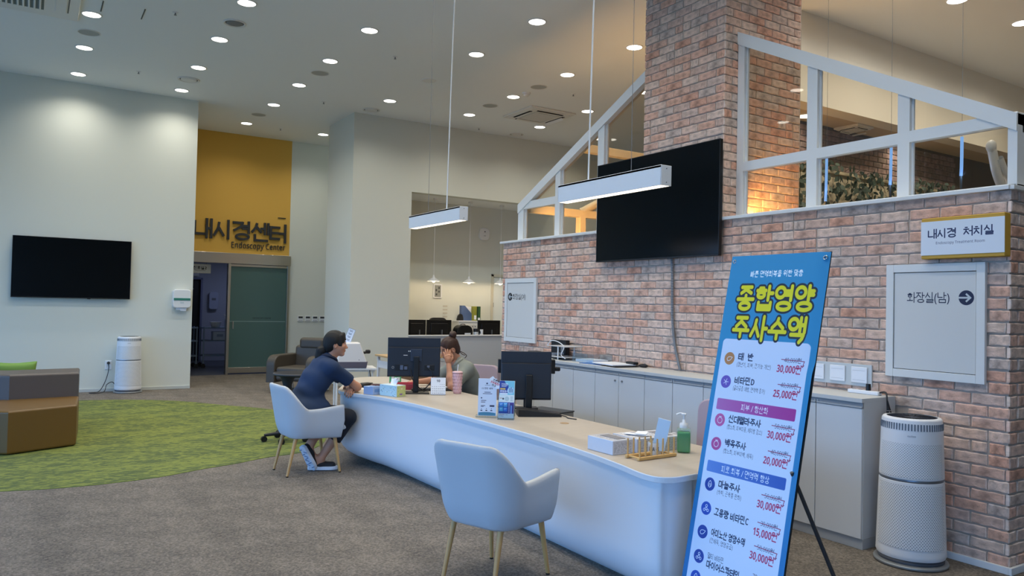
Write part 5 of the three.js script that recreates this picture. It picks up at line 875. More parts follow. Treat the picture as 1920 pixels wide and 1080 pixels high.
{ // pedestal behind the counter
  const t = thing('drawer_pedestal', 'grey drawer pedestal behind the counter, right of the near monitor', 'cabinet', [4.12, 0, -5.95], -1.3);
  part('case', rb(0.4, 0.6, 0.5, 0, 0.3, 0, 0.006), std('#85837e', 0.6), t); for (let i = 0; i < 3; i++) { const d = part('drawer', rb(0.38, i === 2 ? 0.26 : 0.14, 0.018, 0, [0.52, 0.37, 0.155][i], 0.256, 0.004), std('#8c8a85', 0.55), t); part('pull', rb(0.12, 0.012, 0.015, 0, [0.57, 0.42, 0.26][i], 0.268, 0.004), MAT.grey, d); }
  part('rim', [rb(0.41, 0.012, 0.51, 0, 0.604, 0, 0.003)], MAT.darkgrey, t);
}
// ---------------------------------------------------------------- lounge seats on the green carpet
{
  const t = thing('lounge_seat', 'brown leather angled block seat with a taller grey-brown backrest on the green carpet', 'sofa');
  const prism = (pts, y0, y1, b = 0.022) => { const q = pts.map(([x, z]) => [x, -z]), cx = q.reduce((a, p) => a + p[0], 0) / q.length, cy = q.reduce((a, p) => a + p[1], 0) / q.length; const g = new THREE.ExtrudeGeometry(shapeOf(q.map(([x, y]) => { const d = Math.hypot(x - cx, y - cy), k = 1 - b / d; return [cx + (x - cx) * k, cy + (y - cy) * k]; })), { depth: y1 - y0 - 2 * b, bevelEnabled: true, bevelSize: b, bevelThickness: b, bevelSegments: 4 }); g.rotateX(-Math.PI / 2); g.translate(0, y0 + b, 0); return metreUV(g, 2); };
  part('seat_block', prism([[0.465, -9.345], [0.52, -10.15], [-1.0, -10.4], [-0.86, -9.5], [-0.135, -9.05]], 0.012, 0.44), MAT.leatherBrown, t);
  part('seat_piping', [tube([[-0.13, 0.432, -9.075], [0.45, 0.432, -9.36]], 0.005, 8, 8), tube([[0.455, 0.03, -9.365], [0.455, 0.425, -9.365]], 0.005, 8, 8), tube([[0.46, 0.434, -9.38], [0.505, 0.434, -10.12]], 0.005, 8, 8)], std('#7b6232', 0.5), t);
  part('backrest', prism([[0.515, -10.17], [0.555, -10.76], [-0.17, -10.66], [-1.05, -11.1], [-1.05, -10.5], [-0.145, -10.05]], 0.012, 0.715, 0.028), MAT.leatherGrey, t);
  part('rear_seat', prism([[0.55, -10.77], [0.46, -11.45], [-0.95, -11.6], [-1.05, -11.08], [-0.17, -10.67]], 0.012, 0.43), MAT.leatherBrown, t);
  part('feet', [cyl(0.02, 0.02, 0.02, 0.4, 0.006, -9.45), cyl(0.02, 0.02, 0.02, -0.1, 0.006, -9.2), cyl(0.02, 0.02, 0.02, 0.4, 0.006, -11.3), cyl(0.02, 0.02, 0.02, -0.7, 0.006, -11.3)], MAT.black, t);
  const c = thing('throw_cushion', 'lime green cushion resting behind the grey-brown backrest', 'cushion', [-0.12, 0.44, -11.12], 0.1);
  const g = new THREE.BoxGeometry(0.46, 0.33, 0.13, 24, 18, 6), p = g.attributes.position; for (let i = 0; i < p.count; i++) { const x = p.getX(i) / 0.23, y = p.getY(i) / 0.165, z = p.getZ(i); const k = Math.sqrt(Math.max(0, (1 - x ** 4) * (1 - y ** 4))); p.setXYZ(i, p.getX(i) * (1 - 0.06 * (1 - y * y)), p.getY(i) * (1 - 0.1 * (1 - x * x)), z * (0.12 + 0.88 * k)); } g.computeVertexNormals();
  part('cushion_body', at(g, 0, 0.17, 0), MAT.green, c); part('seam', [tube([[-0.23, 0.335, 0], [0, 0.318, 0], [0.23, 0.335, 0]], 0.004, 20, 6)], std('#93bf4c', 0.7), c);
}
{ // inlaid green carpet
  const pts = [[0.706, -13.395], [1.418, -13.173], [1.976, -12.801], [2.529, -12.028], [2.994, -11.384], [3.184, -10.825], [3.2, -9.6], [3.0, -8.75], [2.75, -8.25], [2.437, -7.97], [2.094, -7.88], [1.737, -7.71], [1.424, -7.599], [1.034, -7.43], [0.607, -7.36], [0.218, -7.37], [-0.151, -7.447], [-1.2, -7.7], [-2.3, -8.5], [-2.9, -9.8], [-2.8, -11.4], [-2.1, -12.7], [-1.1, -13.4], [-0.2, -13.5]];
  const c = new THREE.CatmullRomCurve3(pts.map((p) => V(p[0], 0, p[1])), true, 'centripetal').getPoints(160), s = shapeOf(c.map((p) => [p.x, -p.z]));
  const g = new THREE.ShapeGeometry(s); g.rotateX(-Math.PI / 2); g.translate(0, 0.004, 0); const p = g.attributes.position, uv = g.attributes.uv; for (let i = 0; i < p.count; i++) uv.setXY(i, p.getX(i), p.getZ(i));
  const e = ext(s, 0.003, 0); e.rotateX(-Math.PI / 2); e.translate(0, 0.0008, 0);
  const t = thing('carpet_island', 'round grass-green carpet inlaid in the grey-brown carpet floor', 'carpet'); part('carpet_surface', g, MAT.lawn, t); part('carpet_edge', e, std('#6f8a35', 0.95), t);
}
{ // dark armchair in the recess
  const t = thing('armchair', 'dark brown upholstered armchair with headrest beside the recess wall', 'armchair', [4.08, 0, -13.3], -0.85), m = MAT.leatherDark;     // +z is forward
  part('seat', [rb(0.6, 0.24, 0.62, 0, 0.33, 0.04, 0.05, 4)], m, t);
  for (const s of [-1, 1]) { const sh = new THREE.Shape(); sh.moveTo(-0.38, 0.2); sh.lineTo(0.36, 0.2); sh.lineTo(0.36, 0.46); sh.quadraticCurveTo(0.36, 0.62, 0.2, 0.63); sh.lineTo(-0.38, 0.63); sh.lineTo(-0.38, 0.2); const g = ext(sh, 0.13, 0.02); g.rotateY(-Math.PI / 2); part('arm', at(g, s * 0.38 + 0.065, 0, 0), m, t); }
  const b = rb(0.66, 0.55, 0.2, 0, 0.55, -0.33, 0.06, 4); part('backrest', b.rotateX(-0.08), m, t); part('headrest', rb(0.5, 0.22, 0.16, 0, 0.83, -0.36, 0.07, 4), m, t);
  for (const [a, b2] of [[-0.36, 0.3], [0.36, 0.3], [-0.36, -0.32], [0.36, -0.32]]) part('leg', rod([a, 0, b2], [a, 0.22, b2], 0.014), MAT.chrome, t);
  part('foot_rail', [rod([-0.36, 0.03, 0.3], [-0.36, 0.03, -0.32], 0.012), rod([0.36, 0.03, 0.3], [0.36, 0.03, -0.32], 0.012)], MAT.chrome, t);
}
{ // round rolling table
  const t = thing('rolling_table', 'round black rolling table behind the far tub chair', 'table', [2.62, 0, -8.72]);
  part('table_top', lathe([[0, 0.735], [0.2, 0.735], [0.245, 0.748], [0.255, 0.76], [0.25, 0.772], [0.235, 0.776], [0, 0.776]], 56), std('#17181b', 0.95), t); part('rim_band', new THREE.TorusGeometry(0.25, 0.012, 10, 56).rotateX(Math.PI / 2).translate(0, 0.762, 0), std('#3a3c40', 0.6), t);
  part('column', lathe([[0.09, 0.735], [0.07, 0.7], [0.05, 0.64], [0.045, 0.5], [0.04, 0.1], [0, 0.1]], 28).translate(-0.1, 0, 0), MAT.soft, t);
  for (let i = 0; i < 5; i++) { const a = 2.05 + i * 1.2566, cx = -0.1, x = cx + 0.24 * Math.cos(a), z = 0.24 * Math.sin(a); const l = part('base_leg', rod([cx, 0.1, 0], [x, 0.075, z], 0.024, 0.016), MAT.soft, t); part('caster', [cyl(0.032, 0.032, 0.018, 0, 0, 0, 18).rotateX(Math.PI / 2).translate(x, 0.033, z - 0.013), cyl(0.032, 0.032, 0.018, 0, 0, 0, 18).rotateX(Math.PI / 2).translate(x, 0.033, z + 0.013)], MAT.black, l); }
}
{ // blood pressure machine on its table
  const t = thing('machine_table', 'small white table under the white measuring machine', 'table', [4.0, 0, -10.55], -0.25);
  part('table_top', rb(0.6, 0.03, 0.45, 0, 0.645, 0, 0.006), MAT.white, t); part('apron', rb(0.55, 0.025, 0.4, 0, 0.618, 0, 0.004), MAT.offwhite, t); for (const [a, b] of [[-0.25, -0.18], [0.25, -0.18], [-0.25, 0.18], [0.25, 0.18]]) part('leg', rod([a, 0, b], [a, 0.62, b], 0.016), MAT.offwhite, t);
  part('cord', tube([[0.2, 0.63, 0.2], [0.22, 0.5, 0.22], [0.21, 0.3, 0.2], [0.23, 0.02, 0.22]], 0.006, 20, 6), MAT.cable, t);
  const d = thing('measuring_machine', 'white tilted blood pressure machine with a dark base and black side grip', 'medical device', [3.93, 0.661, -10.5], -0.25);
  const s = shapeOf([[-0.2, 0.08], [0.2, 0.08], [0.1, 0.34], [-0.12, 0.34]]); part('case', at(ext(s, 0.3, 0.015), 0, 0, -0.15), std('#e6e3e0', 0.4), d);
  part('base', at(ext(shapeOf([[-0.22, 0], [0.2, 0], [0.215, 0.075], [-0.22, 0.075]]), 0.32, 0.008), 0, 0.008, -0.16), std('#5b5866', 0.5), d);
  part('grip', [rod([0.14, 0.2, 0], [0.22, 0.215, 0.02], 0.018), rb(0.07, 0.055, 0.08, 0.24, 0.225, 0.02, 0.02)], MAT.soft, d); part('port', cyl(0.006, 0.006, 0.006, 0, 0, 0, 12).rotateX(Math.PI / 2).translate(0.1, 0.115, 0.166), MAT.darkgrey, d);
  const tx = canvasTex(128, 224, (x) => { x.fillStyle = '#dbe7f8'; x.fillRect(0, 0, 128, 224); x.fillStyle = '#5f7190'; for (let r = 0; r < 4; r++) { x.fillRect(24, 20 + r * 50, 70, 8); x.fillRect(36, 36 + r * 50, 56, 8); } });
  const c = thing('instruction_card', 'pale blue printed card standing on top of the measuring machine', 'card', [3.905, 1.012, -10.5], -0.45); const p = part('card', rb(0.1, 0.21, 0.004, 0, 0, 0, 0.001), std('#7d93b5', 0.6), c); p.position.set(0, 0.1, 0); p.rotation.z = -0.36; part('print', at(new THREE.PlaneGeometry(0.094, 0.2), 0, 0, 0.0024), std('#fff', 0.6, { map: tx }), p);
}
{ // side desk in front of the wide white wall
  const t = thing('side_desk', 'side desk with a pale wood top and white frame left of the far monitor', 'desk', [5.5, 0, -11.6], 0);
  part('desk_top', rb(1.2, 0.028, 0.75, 0, 0.72, 0, 0.004), std('#c7a678', 0.5), t); part('frame_rail', [rb(1.1, 0.14, 0.02, 0, 0.58, 0.3, 0.004)], MAT.white, t); part('side_rail', rb(0.02, 0.12, 0.6, -0.55, 0.58, 0, 0.004), MAT.white, t);
  for (const [a, b] of [[-0.55, -0.32], [0.55, -0.32], [-0.55, 0.32], [0.55, 0.32]]) part('leg', rb(0.04, 0.7, 0.04, a, 0.35, b, 0.005), MAT.white, t); part('modesty_panel', rb(1.05, 0.42, 0.018, 0, 0.3, 0.28, 0.003), std('#8a7059', 0.6), t);
}
// ================================================================ nurse station
{
  struct('station_desk', [rb(3.3, 0.03, 0.5, 7.9, 0.735, -13.98, 0.004)], MAT.offwhite).userData.kind = 'thing';
  const sd = scene.children[scene.children.length - 1]; tag(sd, 'white desk board behind the half wall of the nurse station', 'desk');
  const mon = (x, w, label, turn = 0) => { const t = thing('station_monitor', label, 'monitor', [x, 0.751, -13.9], turn, 'black monitors in the nurse station'); part('shell', [rb(w, 0.34, 0.025, 0, 0.35, 0, 0.006), rb(w * 0.7, 0.22, 0.03, 0, 0.34, 0.015, 0.008)], MAT.black, t); part('screen', rb(w - 0.02, 0.31, 0.003, 0, 0.35, -0.0135, 0.001), MAT.screen, t); part('stand', [rb(0.05, 0.3, 0.025, 0.04, 0.16, 0.035, 0.005), rb(0.22, 0.012, 0.16, 0.03, 0.006, 0.02, 0.004)], MAT.soft, t); part('neck_edge', rb(0.012, 0.14, 0.006, 0.05, 0.25, 0.05, 0.002), MAT.grey, t); return t; };
  mon(6.56, 0.40, 'leftmost black monitor behind the half wall'); mon(7.06, 0.56, 'middle black monitor behind the half wall'); mon(8.24, 0.55, 'rightmost black monitor behind the half wall, near the brick corner');
  let t = thing('station_cabinet', 'low white cabinet against the station wall under the files', 'cabinet', [8.08, 0, -14.47]); part('carcass', rb(0.72, 1.22, 0.4, 0, 0.61, 0, 0.005), MAT.offwhite, t); part('top_board', rb(0.74, 0.03, 0.42, 0, 1.235, 0, 0.004), MAT.white, t); for (const s of [-1, 1]) { const d = part('door', rb(0.345, 1.1, 0.016, s * 0.177, 0.62, 0.204, 0.003), MAT.offwhite, t); part('lock', rb(0.02, 0.03, 0.01, s * 0.03, 1.13, 0.214, 0.004), MAT.grey, d); }
  t = thing('magazine_file', 'blue magazine file with a slanted front on the station cabinet', 'file', [7.99, 1.25, -14.47]); const s = shapeOf([[-0.13, 0], [0.13, 0], [0.13, 0.14], [-0.05, 0.32], [-0.13, 0.32]]); part('case', at(ext(s, 0.09, 0.002), 0, 0, -0.045), std('#4f6690', 0.6), t); part('papers', [rb(0.2, 0.3, 0.06, 0.02, 0.155, 0, 0.003)], MAT.paper, t);
  t = thing('yellow_binder', 'yellow-green ring binder between the blue file and green binder', 'binder', [8.15, 1.25, -14.46]); part('cover', rb(0.075, 0.31, 0.25, 0, 0.155, 0, 0.005), std('#8f9136', 0.6), t); part('spine_label', rb(0.055, 0.09, 0.003, 0, 0.07, 0.126, 0.001), MAT.paper, t);
  t = thing('green_binder', 'dark green ring binder at the right end of the files', 'binder', [8.24, 1.25, -14.46]); part('cover', rb(0.085, 0.31, 0.25, 0, 0.155, 0, 0.005), std('#2f5a33', 0.6), t); part('spine_label', rb(0.06, 0.05, 0.003, 0, 0.04, 0.126, 0.001), MAT.paper, t); part('spine_band', rb(0.02, 0.31, 0.003, -0.03, 0.155, 0.126, 0.001), std('#163019', 0.6), t);
  t = thing('tape_dispenser', 'black tape dispenser beside the blue magazine file', 'tape dispenser', [7.83, 1.25, -14.44]); part('body', at(ext(shapeOf([[-0.06, 0], [0.07, 0], [0.07, 0.05], [0.05, 0.12], [0, 0.14], [-0.04, 0.1], [-0.06, 0.03]]), 0.05, 0.004), 0, 0, -0.025), MAT.soft, t); part('tape_roll', cyl(0.035, 0.035, 0.054, 0, 0, 0, 24).rotateX(Math.PI / 2).translate(0.015, 0.075, 0.0), MAT.offwhite, t);
  t = thing('shoulder_bag', 'black domed case on the station desk behind the woman in grey', 'bag', [7.63, 0.751, -13.93]); part('body', [at(ext((() => { const q = new THREE.Shape(); q.moveTo(-0.17, 0); q.lineTo(0.17, 0); q.lineTo(0.17, 0.28); q.quadraticCurveTo(0.15, 0.38, 0.05, 0.385); q.lineTo(-0.08, 0.385); q.quadraticCurveTo(-0.16, 0.36, -0.17, 0.28); return q; })(), 0.18, 0.015), 0, 0.015, -0.09)], MAT.black, t); part('handle', tube([[-0.07, 0.4, 0], [-0.04, 0.43, 0], [0.04, 0.43, 0], [0.07, 0.4, 0]], 0.008, 20, 8), MAT.soft, t); part('label', rb(0.14, 0.035, 0.003, 0.06, 0.24, 0.106, 0.001), MAT.paper, t);
  t = thing('office_chair_back', 'black chair back rising behind the middle station monitor', 'chair', [7.22, 0, -14.3]); part('backrest', at(ext(rrect(0.4, 0.5, 0.12), 0.05, 0.01), 0, 1.05, 0), MAT.soft, t); part('seat', rb(0.45, 0.08, 0.42, 0, 0.5, 0.0, 0.03), MAT.soft, t); part('post', [cyl(0.03, 0.03, 0.45, 0, 0.24, 0), rb(0.05, 0.35, 0.02, 0, 0.68, -0.02)], MAT.darkgrey, t); part('base', [cyl(0.25, 0.27, 0.03, 0, 0.02, 0)], MAT.darkgrey, t);
  t = thing('mug', 'white mug with a black band on the station desk', 'mug', [7.9, 0.751, -13.85]); part('cup', lathe([[0, 0], [0.05, 0], [0.055, 0.34], [0.05, 0.34], [0.045, 0.01], [0, 0.01]], 28), MAT.white, t); part('band', lathe([[0.0555, 0.28], [0.058, 0.28], [0.058, 0.345], [0.0555, 0.345]], 28), MAT.soft, t); part('handle', new THREE.TorusGeometry(0.035, 0.009, 8, 20).translate(0.075, 0.26, 0), MAT.soft, t);
  t = thing('paper_roll', 'white paper rolls stacked right of the mug on the station desk', 'paper roll', [8.03, 0.751, -13.86]); part('roll', [cyl(0.045, 0.045, 0.24, 0, 0.12, 0), cyl(0.035, 0.035, 0.09, 0.01, 0.285, 0)], MAT.paper, t); part('core', cyl(0.014, 0.014, 0.003, 0.01, 0.331, 0), MAT.darkgrey, t);
}
// ================================================================ things in the corridor beyond the doorway
{
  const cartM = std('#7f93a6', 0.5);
  const cart = (x, z, w, label, turn = 0) => { const t = thing('trolley', label, 'trolley', [x, 0, z], turn, 'trolleys in the dim corridor'); for (const y of [0.28, 0.62, 0.92]) { part('shelf', rb(w, 0.025, 0.45, 0, y, 0, 0.004), cartM, t); } for (const [a, b] of [[-1, -1], [1, -1], [-1, 1], [1, 1]]) { const p = part('post', rod([a * (w / 2 - 0.02), 0.1, b * 0.2], [a * (w / 2 - 0.02), 0.95, b * 0.2], 0.016), cartM, t); part('caster', cyl(0.05, 0.05, 0.03, 0, 0, 0, 18).rotateX(Math.PI / 2).translate(a * (w / 2 - 0.02), 0.05, b * 0.2), MAT.soft, p); } return t; };
  cart(3.78, -18.9, 0.72, 'blue-grey trolley with a white basin on top, nearer the glass door'); cart(3.0, -18.85, 0.6, 'blue-grey trolley at the left edge of the open doorway');
  let t = thing('basin', 'small white basin on the right-hand corridor trolley', 'basin', [3.72, 0.935, -18.85]); part('bowl', lathe([[0, 0], [0.09, 0], [0.13, 0.12], [0.125, 0.12], [0.085, 0.01], [0, 0.01]], 32), MAT.white, t); part('rim', new THREE.TorusGeometry(0.128, 0.007, 8, 36).rotateX(Math.PI / 2).translate(0, 0.12, 0), MAT.white, t);
  t = thing('spray_bottle', 'clear bottle beside the basin on the trolley', 'bottle', [3.96, 0.935, -18.85]); part('body', lathe([[0, 0], [0.045, 0], [0.045, 0.16], [0.015, 0.2], [0.015, 0.26], [0, 0.26]], 28), std('#a9bad2', 0.3), t); part('trigger', [rb(0.08, 0.03, 0.025, -0.02, 0.28, 0, 0.006), rod([-0.04, 0.27, 0], [-0.03, 0.2, 0], 0.006)], MAT.white, t);
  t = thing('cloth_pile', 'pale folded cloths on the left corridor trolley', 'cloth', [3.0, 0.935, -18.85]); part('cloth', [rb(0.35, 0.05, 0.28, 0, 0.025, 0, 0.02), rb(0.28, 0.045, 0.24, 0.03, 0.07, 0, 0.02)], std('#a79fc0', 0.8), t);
  t = thing('supply_box', 'white carton on the middle shelf of the right trolley', 'box', [3.8, 0.635, -18.85]); part('carton', rb(0.3, 0.2, 0.24, 0, 0.1, 0, 0.004), std('#b9c4d6', 0.6), t); part('label', rb(0.14, 0.06, 0.002, 0, 0.11, 0.121, 0.0005), std('#8a99b5', 0.6), t);
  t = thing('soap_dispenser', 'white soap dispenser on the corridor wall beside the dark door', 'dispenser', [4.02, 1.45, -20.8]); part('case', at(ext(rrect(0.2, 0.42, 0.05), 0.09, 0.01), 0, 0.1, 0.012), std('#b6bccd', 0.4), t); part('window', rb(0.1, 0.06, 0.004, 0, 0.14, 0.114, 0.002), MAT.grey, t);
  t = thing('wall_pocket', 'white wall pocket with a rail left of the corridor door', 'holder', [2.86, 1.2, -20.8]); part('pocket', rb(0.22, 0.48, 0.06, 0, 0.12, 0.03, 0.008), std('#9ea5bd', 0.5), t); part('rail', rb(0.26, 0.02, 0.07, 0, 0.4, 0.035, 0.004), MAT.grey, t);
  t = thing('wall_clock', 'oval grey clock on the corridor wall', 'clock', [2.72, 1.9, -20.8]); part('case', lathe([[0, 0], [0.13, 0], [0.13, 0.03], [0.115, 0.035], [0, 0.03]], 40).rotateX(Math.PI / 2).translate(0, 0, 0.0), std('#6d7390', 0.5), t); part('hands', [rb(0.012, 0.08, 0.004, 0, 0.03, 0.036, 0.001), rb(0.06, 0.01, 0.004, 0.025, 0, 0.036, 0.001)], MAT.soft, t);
  t = thing('iv_stand', 'thin metal drip stand in front of the dark corridor door', 'stand', [3.2, 0, -19.5]); part('pole', rod([0, 0.05, 0], [0, 1.85, 0], 0.012), MAT.grey, t); part('hooks', [rod([-0.13, 1.83, 0], [0.13, 1.83, 0], 0.007)], MAT.grey, t); for (let i = 0; i < 4; i++) part('foot', rod([0, 0.08, 0], [0.25 * Math.cos(i * 1.57), 0.03, 0.25 * Math.sin(i * 1.57)], 0.012), MAT.grey, t);
}
// ================================================================ inside the brick house
{
  const lt = thing('cream_ledge', 'cream planting ledge behind the hanging ivy inside the brick house', 'ledge', [9.55, 2.4, -6.14]); part('board', rb(3.5, 0.96, 0.12, 0, 0.5, 0, 0.01), std('#dacdb0', 0.7), lt); part('cap', rb(3.54, 0.04, 0.18, 0, 1.0, 0.01, 0.006), std('#cbbd9e', 0.7), lt);
  const leafG = (() => { const s = new THREE.Shape(); s.moveTo(0, 0); s.bezierCurveTo(0.035, 0.015, 0.035, 0.055, 0, 0.085); s.bezierCurveTo(-0.035, 0.055, -0.035, 0.015, 0, 0); const g = new THREE.ShapeGeometry(s, 4); const p = g.attributes.position; for (let i = 0; i < p.count; i++) p.setZ(i, -Math.abs(p.getX(i)) * 0.35 + 0.02 * Math.sin(p.getY(i) * 30)); g.computeVertexNormals(); return g; })();
  const leafM = ['#2c3a2c', '#38493a', '#44564a'].map((c) => std(c, 0.6, { side: THREE.DoubleSide }));
  const strands = []; let k = 0;
  for (let i = 0; i < 15; i++) {
    const x = 7.95 + i * 0.24 + rr(-0.05, 0.05), len = rr(0.45, 0.95) * (i < 10 ? 1 : 0.55);
    const t = thing('ivy_strand', `${['first', 'second', 'third', 'fourth', 'fifth', 'sixth', 'seventh', 'eighth', 'ninth', 'tenth', 'eleventh', 'twelfth', 'thirteenth', 'fourteenth', 'fifteenth'][i]} hanging ivy strand from the left on the cream ledge`, 'ivy', [x, 3.42, -6.02], 0, 'ivy strands hanging inside the brick house');
    part('stem', tube([[0, 0.02, -0.04], [0.01, 0.05, 0.02], [0.015, -len * 0.4, 0.04], [-0.01, -len, 0.035]], 0.004, 24, 5), std('#3a3a28', 0.8), t);
    const gs = [[], [], []]; const n = Math.round(60 * len + 20);
    for (let j = 0; j < n; j++) { const f = Math.pow(rnd(), 0.8), g = leafG.clone(); g.scale(rr(0.7, 1.25), rr(0.7, 1.25), 1); g.rotateX(rr(-0.9, 0.5)); g.rotateZ(Math.PI + rr(-1.3, 1.3)); g.rotateY(rr(-0.8, 0.8)); g.translate(rr(-0.08, 0.08) * (1.3 - f), 0.1 - f * (len + 0.08), rr(0, 0.09)); gs[Math.floor(rnd() * 3)].push(g); }
    const mg = mergeGeometries(gs.filter((a) => a.length).map(M), true); const m = new THREE.Mesh(mg, leafM); m.name = 'leaves'; m.userData.kind = 'stuff'; m.castShadow = m.receiveShadow = true; t.add(m);
  }
  const daylightStreak = (x, z, y0, y1, gap, label) => { const t = thing('daylight_streak', label, 'reflected daylight', [x, 0, z]); part('tube', tube([[0.004, y1, 0], [0, (y0 + y1) / 2 + 0.05, 0], [-0.006, y0 + gap, 0]], 0.011, 24, 10), MAT.daylightStreak, t); part('streak_break', rod([-0.006, y0 + gap, 0], [-0.004, y0 + gap * 0.55, 0], 0.009), MAT.darkgrey, t); part('lower_streak', rod([-0.004, y0 + gap * 0.55, 0], [0.0, y0, 0], 0.009), std('#8fb2e6', 0.4), t); part('added_wire', rod([0.004, y1, 0], [0.004, 5.137, 0], 0.0015, 0.0015, 5), MAT.grey, t); const l = new THREE.PointLight(new THREE.Color(0.25, 0.5, 1), 0.06); l.name = 'lamp_light'; l.position.set(-0.03, (y0 + y1) / 2, 0.03); t.add(l); };  // glowing tube and its light imitate a daylight gap reflected in the glass
  daylightStreak(5.75, -4.078, 2.35, 2.93, 0.2, 'left blue glowing streak standing in for reflected daylight behind the right gable glazing'); daylightStreak(5.75, -3.498, 2.35, 2.92, 0.27, 'middle blue glowing streak standing in for reflected daylight behind the right gable glazing'); daylightStreak(5.75, -2.953, 2.35, 2.91, 0.27, 'right blue glowing streak standing in for reflected daylight behind the right gable glazing');
  const sc = thing('white_sculpture', 'white twisted arm-like sculpture at the right end of the gable glazing', 'sculpture', [5.75, 2.4, -2.74]); part('limb', tube([[-0.02, 0.4, 0], [0.0, 0.36, 0.0], [0.06, 0.22, 0.0], [0.16, 0.1, 0.0], [0.24, 0.0, 0]], 0.03, 40, 14), MAT.white, sc); part('limb', tube([[0.03, 0.32, 0.03], [0.1, 0.24, 0.03], [0.2, 0.18, 0.02], [0.28, 0.05, 0.0]], 0.026, 40, 14), MAT.white, sc); part('fist', ball(0.042, -0.02, 0.4, 0, 0.8, 1.1, 0.8), MAT.white, sc); part('plinth', rb(0.5, 0.12, 0.2, 0.2, -0.03, 0, 0.01), std('#3c3a3a', 0.7), sc);
}
// ================================================================ people: bodies meshed from joined tapered capsules
function nets(f, lo, hi, c) {         // surface nets of the zero level of f (negative inside)
  const n = [0, 1, 2].map((i) => Math.ceil((hi[i] - lo[i]) / c) + 1), [nx, ny, nz] = n, val = new Float32Array(nx * ny * nz), id = new Int32Array(nx * ny * nz).fill(-1), pos = [], nor = [], idx = [];
  for (let k = 0, q = 0; k < nz; k++) for (let j = 0; j < ny; j++) for (let i = 0; i < nx; i++, q++) val[q] = f(lo[0] + i * c, lo[1] + j * c, lo[2] + k * c);
  const at3 = (i, j, k) => i + nx * (j + ny * k), E = [[0, 1], [0, 2], [0, 4], [1, 3], [1, 5], [2, 3], [2, 6], [3, 7], [4, 5], [4, 6], [5, 7], [6, 7]];
  for (let k = 0; k + 1 < nz; k++) for (let j = 0; j + 1 < ny; j++) for (let i = 0; i + 1 < nx; i++) {
    const v = []; let m = 0; for (let b = 0; b < 8; b++) { const x = val[at3(i + (b & 1), j + ((b >> 1) & 1), k + (b >> 2))]; v.push(x); if (x < 0) m |= 1 << b; }
    if (m === 0 || m === 255) continue;
    let s = 0, x = 0, y = 0, z = 0; for (const [a, b] of E) if ((v[a] < 0) !== (v[b] < 0)) { const t = v[a] / (v[a] - v[b]); x += (a & 1) + t * ((b & 1) - (a & 1)); y += ((a >> 1) & 1) + t * (((b >> 1) & 1) - ((a >> 1) & 1)); z += (a >> 2) + t * ((b >> 2) - (a >> 2)); s++; }
    id[at3(i, j, k)] = pos.length / 3; const p = [lo[0] + (i + x / s) * c, lo[1] + (j + y / s) * c, lo[2] + (k + z / s) * c]; pos.push(...p);
    const e = c * 0.4, g = [f(p[0] + e, p[1], p[2]) - f(p[0] - e, p[1], p[2]), f(p[0], p[1] + e, p[2]) - f(p[0], p[1] - e, p[2]), f(p[0], p[1], p[2] + e) - f(p[0], p[1], p[2] - e)], L = Math.hypot(...g) || 1; nor.push(g[0] / L, g[1] / L, g[2] / L);
  }
  const quad = (a, b, d, e, flip) => { if (a < 0 || b < 0 || d < 0 || e < 0) return; flip ? idx.push(a, d, b, a, e, d) : idx.push(a, b, d, a, d, e); };
  for (let k = 1; k + 1 < nz; k++) for (let j = 1; j + 1 < ny; j++) for (let i = 1; i + 1 < nx; i++) {
    const s = val[at3(i, j, k)] < 0;
    if (s !== val[at3(i + 1, j, k)] < 0) quad(id[at3(i, j - 1, k - 1)], id[at3(i, j, k - 1)], id[at3(i, j, k)], id[at3(i, j - 1, k)], !s);
    if (s !== val[at3(i, j + 1, k)] < 0) quad(id[at3(i - 1, j, k - 1)], id[at3(i - 1, j, k)], id[at3(i, j, k)], id[at3(i, j, k - 1)], !s);
    if (s !== val[at3(i, j, k + 1)] < 0) quad(id[at3(i - 1, j - 1, k)], id[at3(i, j - 1, k)], id[at3(i, j, k)], id[at3(i - 1, j, k)], !s);
  }
  const g = new THREE.BufferGeometry(); g.setAttribute('position', new THREE.Float32BufferAttribute(pos, 3)); g.setAttribute('normal', new THREE.Float32BufferAttribute(nor, 3)); g.setIndex(idx); return g;
}
const smin = (a, b, k) => { const h = Math.max(k - Math.abs(a - b), 0) / k; return Math.min(a, b) - h * h * k * 0.25; };
const smax = (a, b, k) => -smin(-a, -b, k);
const cap = (x, y, z, a, b, ra, rb2) => { const bx_ = b[0] - a[0], by = b[1] - a[1], bz = b[2] - a[2], px = x - a[0], py = y - a[1], pz = z - a[2], t = Math.max(0, Math.min(1, (px * bx_ + py * by + pz * bz) / (bx_ * bx_ + by * by + bz * bz))); return Math.hypot(px - bx_ * t, py - by * t, pz - bz * t) - (ra + (rb2 - ra) * t); };
const ell = (x, y, z, c, r) => { const a = (x - c[0]) / r[0], b = (y - c[1]) / r[1], d = (z - c[2]) / r[2], k = Math.hypot(a, b, d), q = Math.hypot(a / r[0], b / r[1], d / r[2]); return q < 1e-6 ? -Math.min(...r) : k * (k - 1) / q; };
const field = (bones, k, grow = 0) => (x, y, z) => { let d = 9; for (const b of bones) { let v = b.r ? ell(x, y, z, b.c, b.r.map((q) => q + grow)) : cap(x, y, z, b[0], b[1], b[2] + grow, b[3] + grow); d = smin(d, v, k); } return d; };
const lerp3 = (a, b, t) => a.map((q, i) => q + (b[i] - q) * t);
function boundsOf(bones, pad) { const lo = [9, 9, 9], hi = [-9, -9, -9]; const add = (p, r) => p.forEach((q, i) => { lo[i] = Math.min(lo[i], q - r - pad); hi[i] = Math.max(hi[i], q + r + pad); }); for (const b of bones) b.r ? add(b.c, Math.max(...b.r)) : (add(b[0], b[2]), add(b[1], b[3])); return [lo, hi]; }
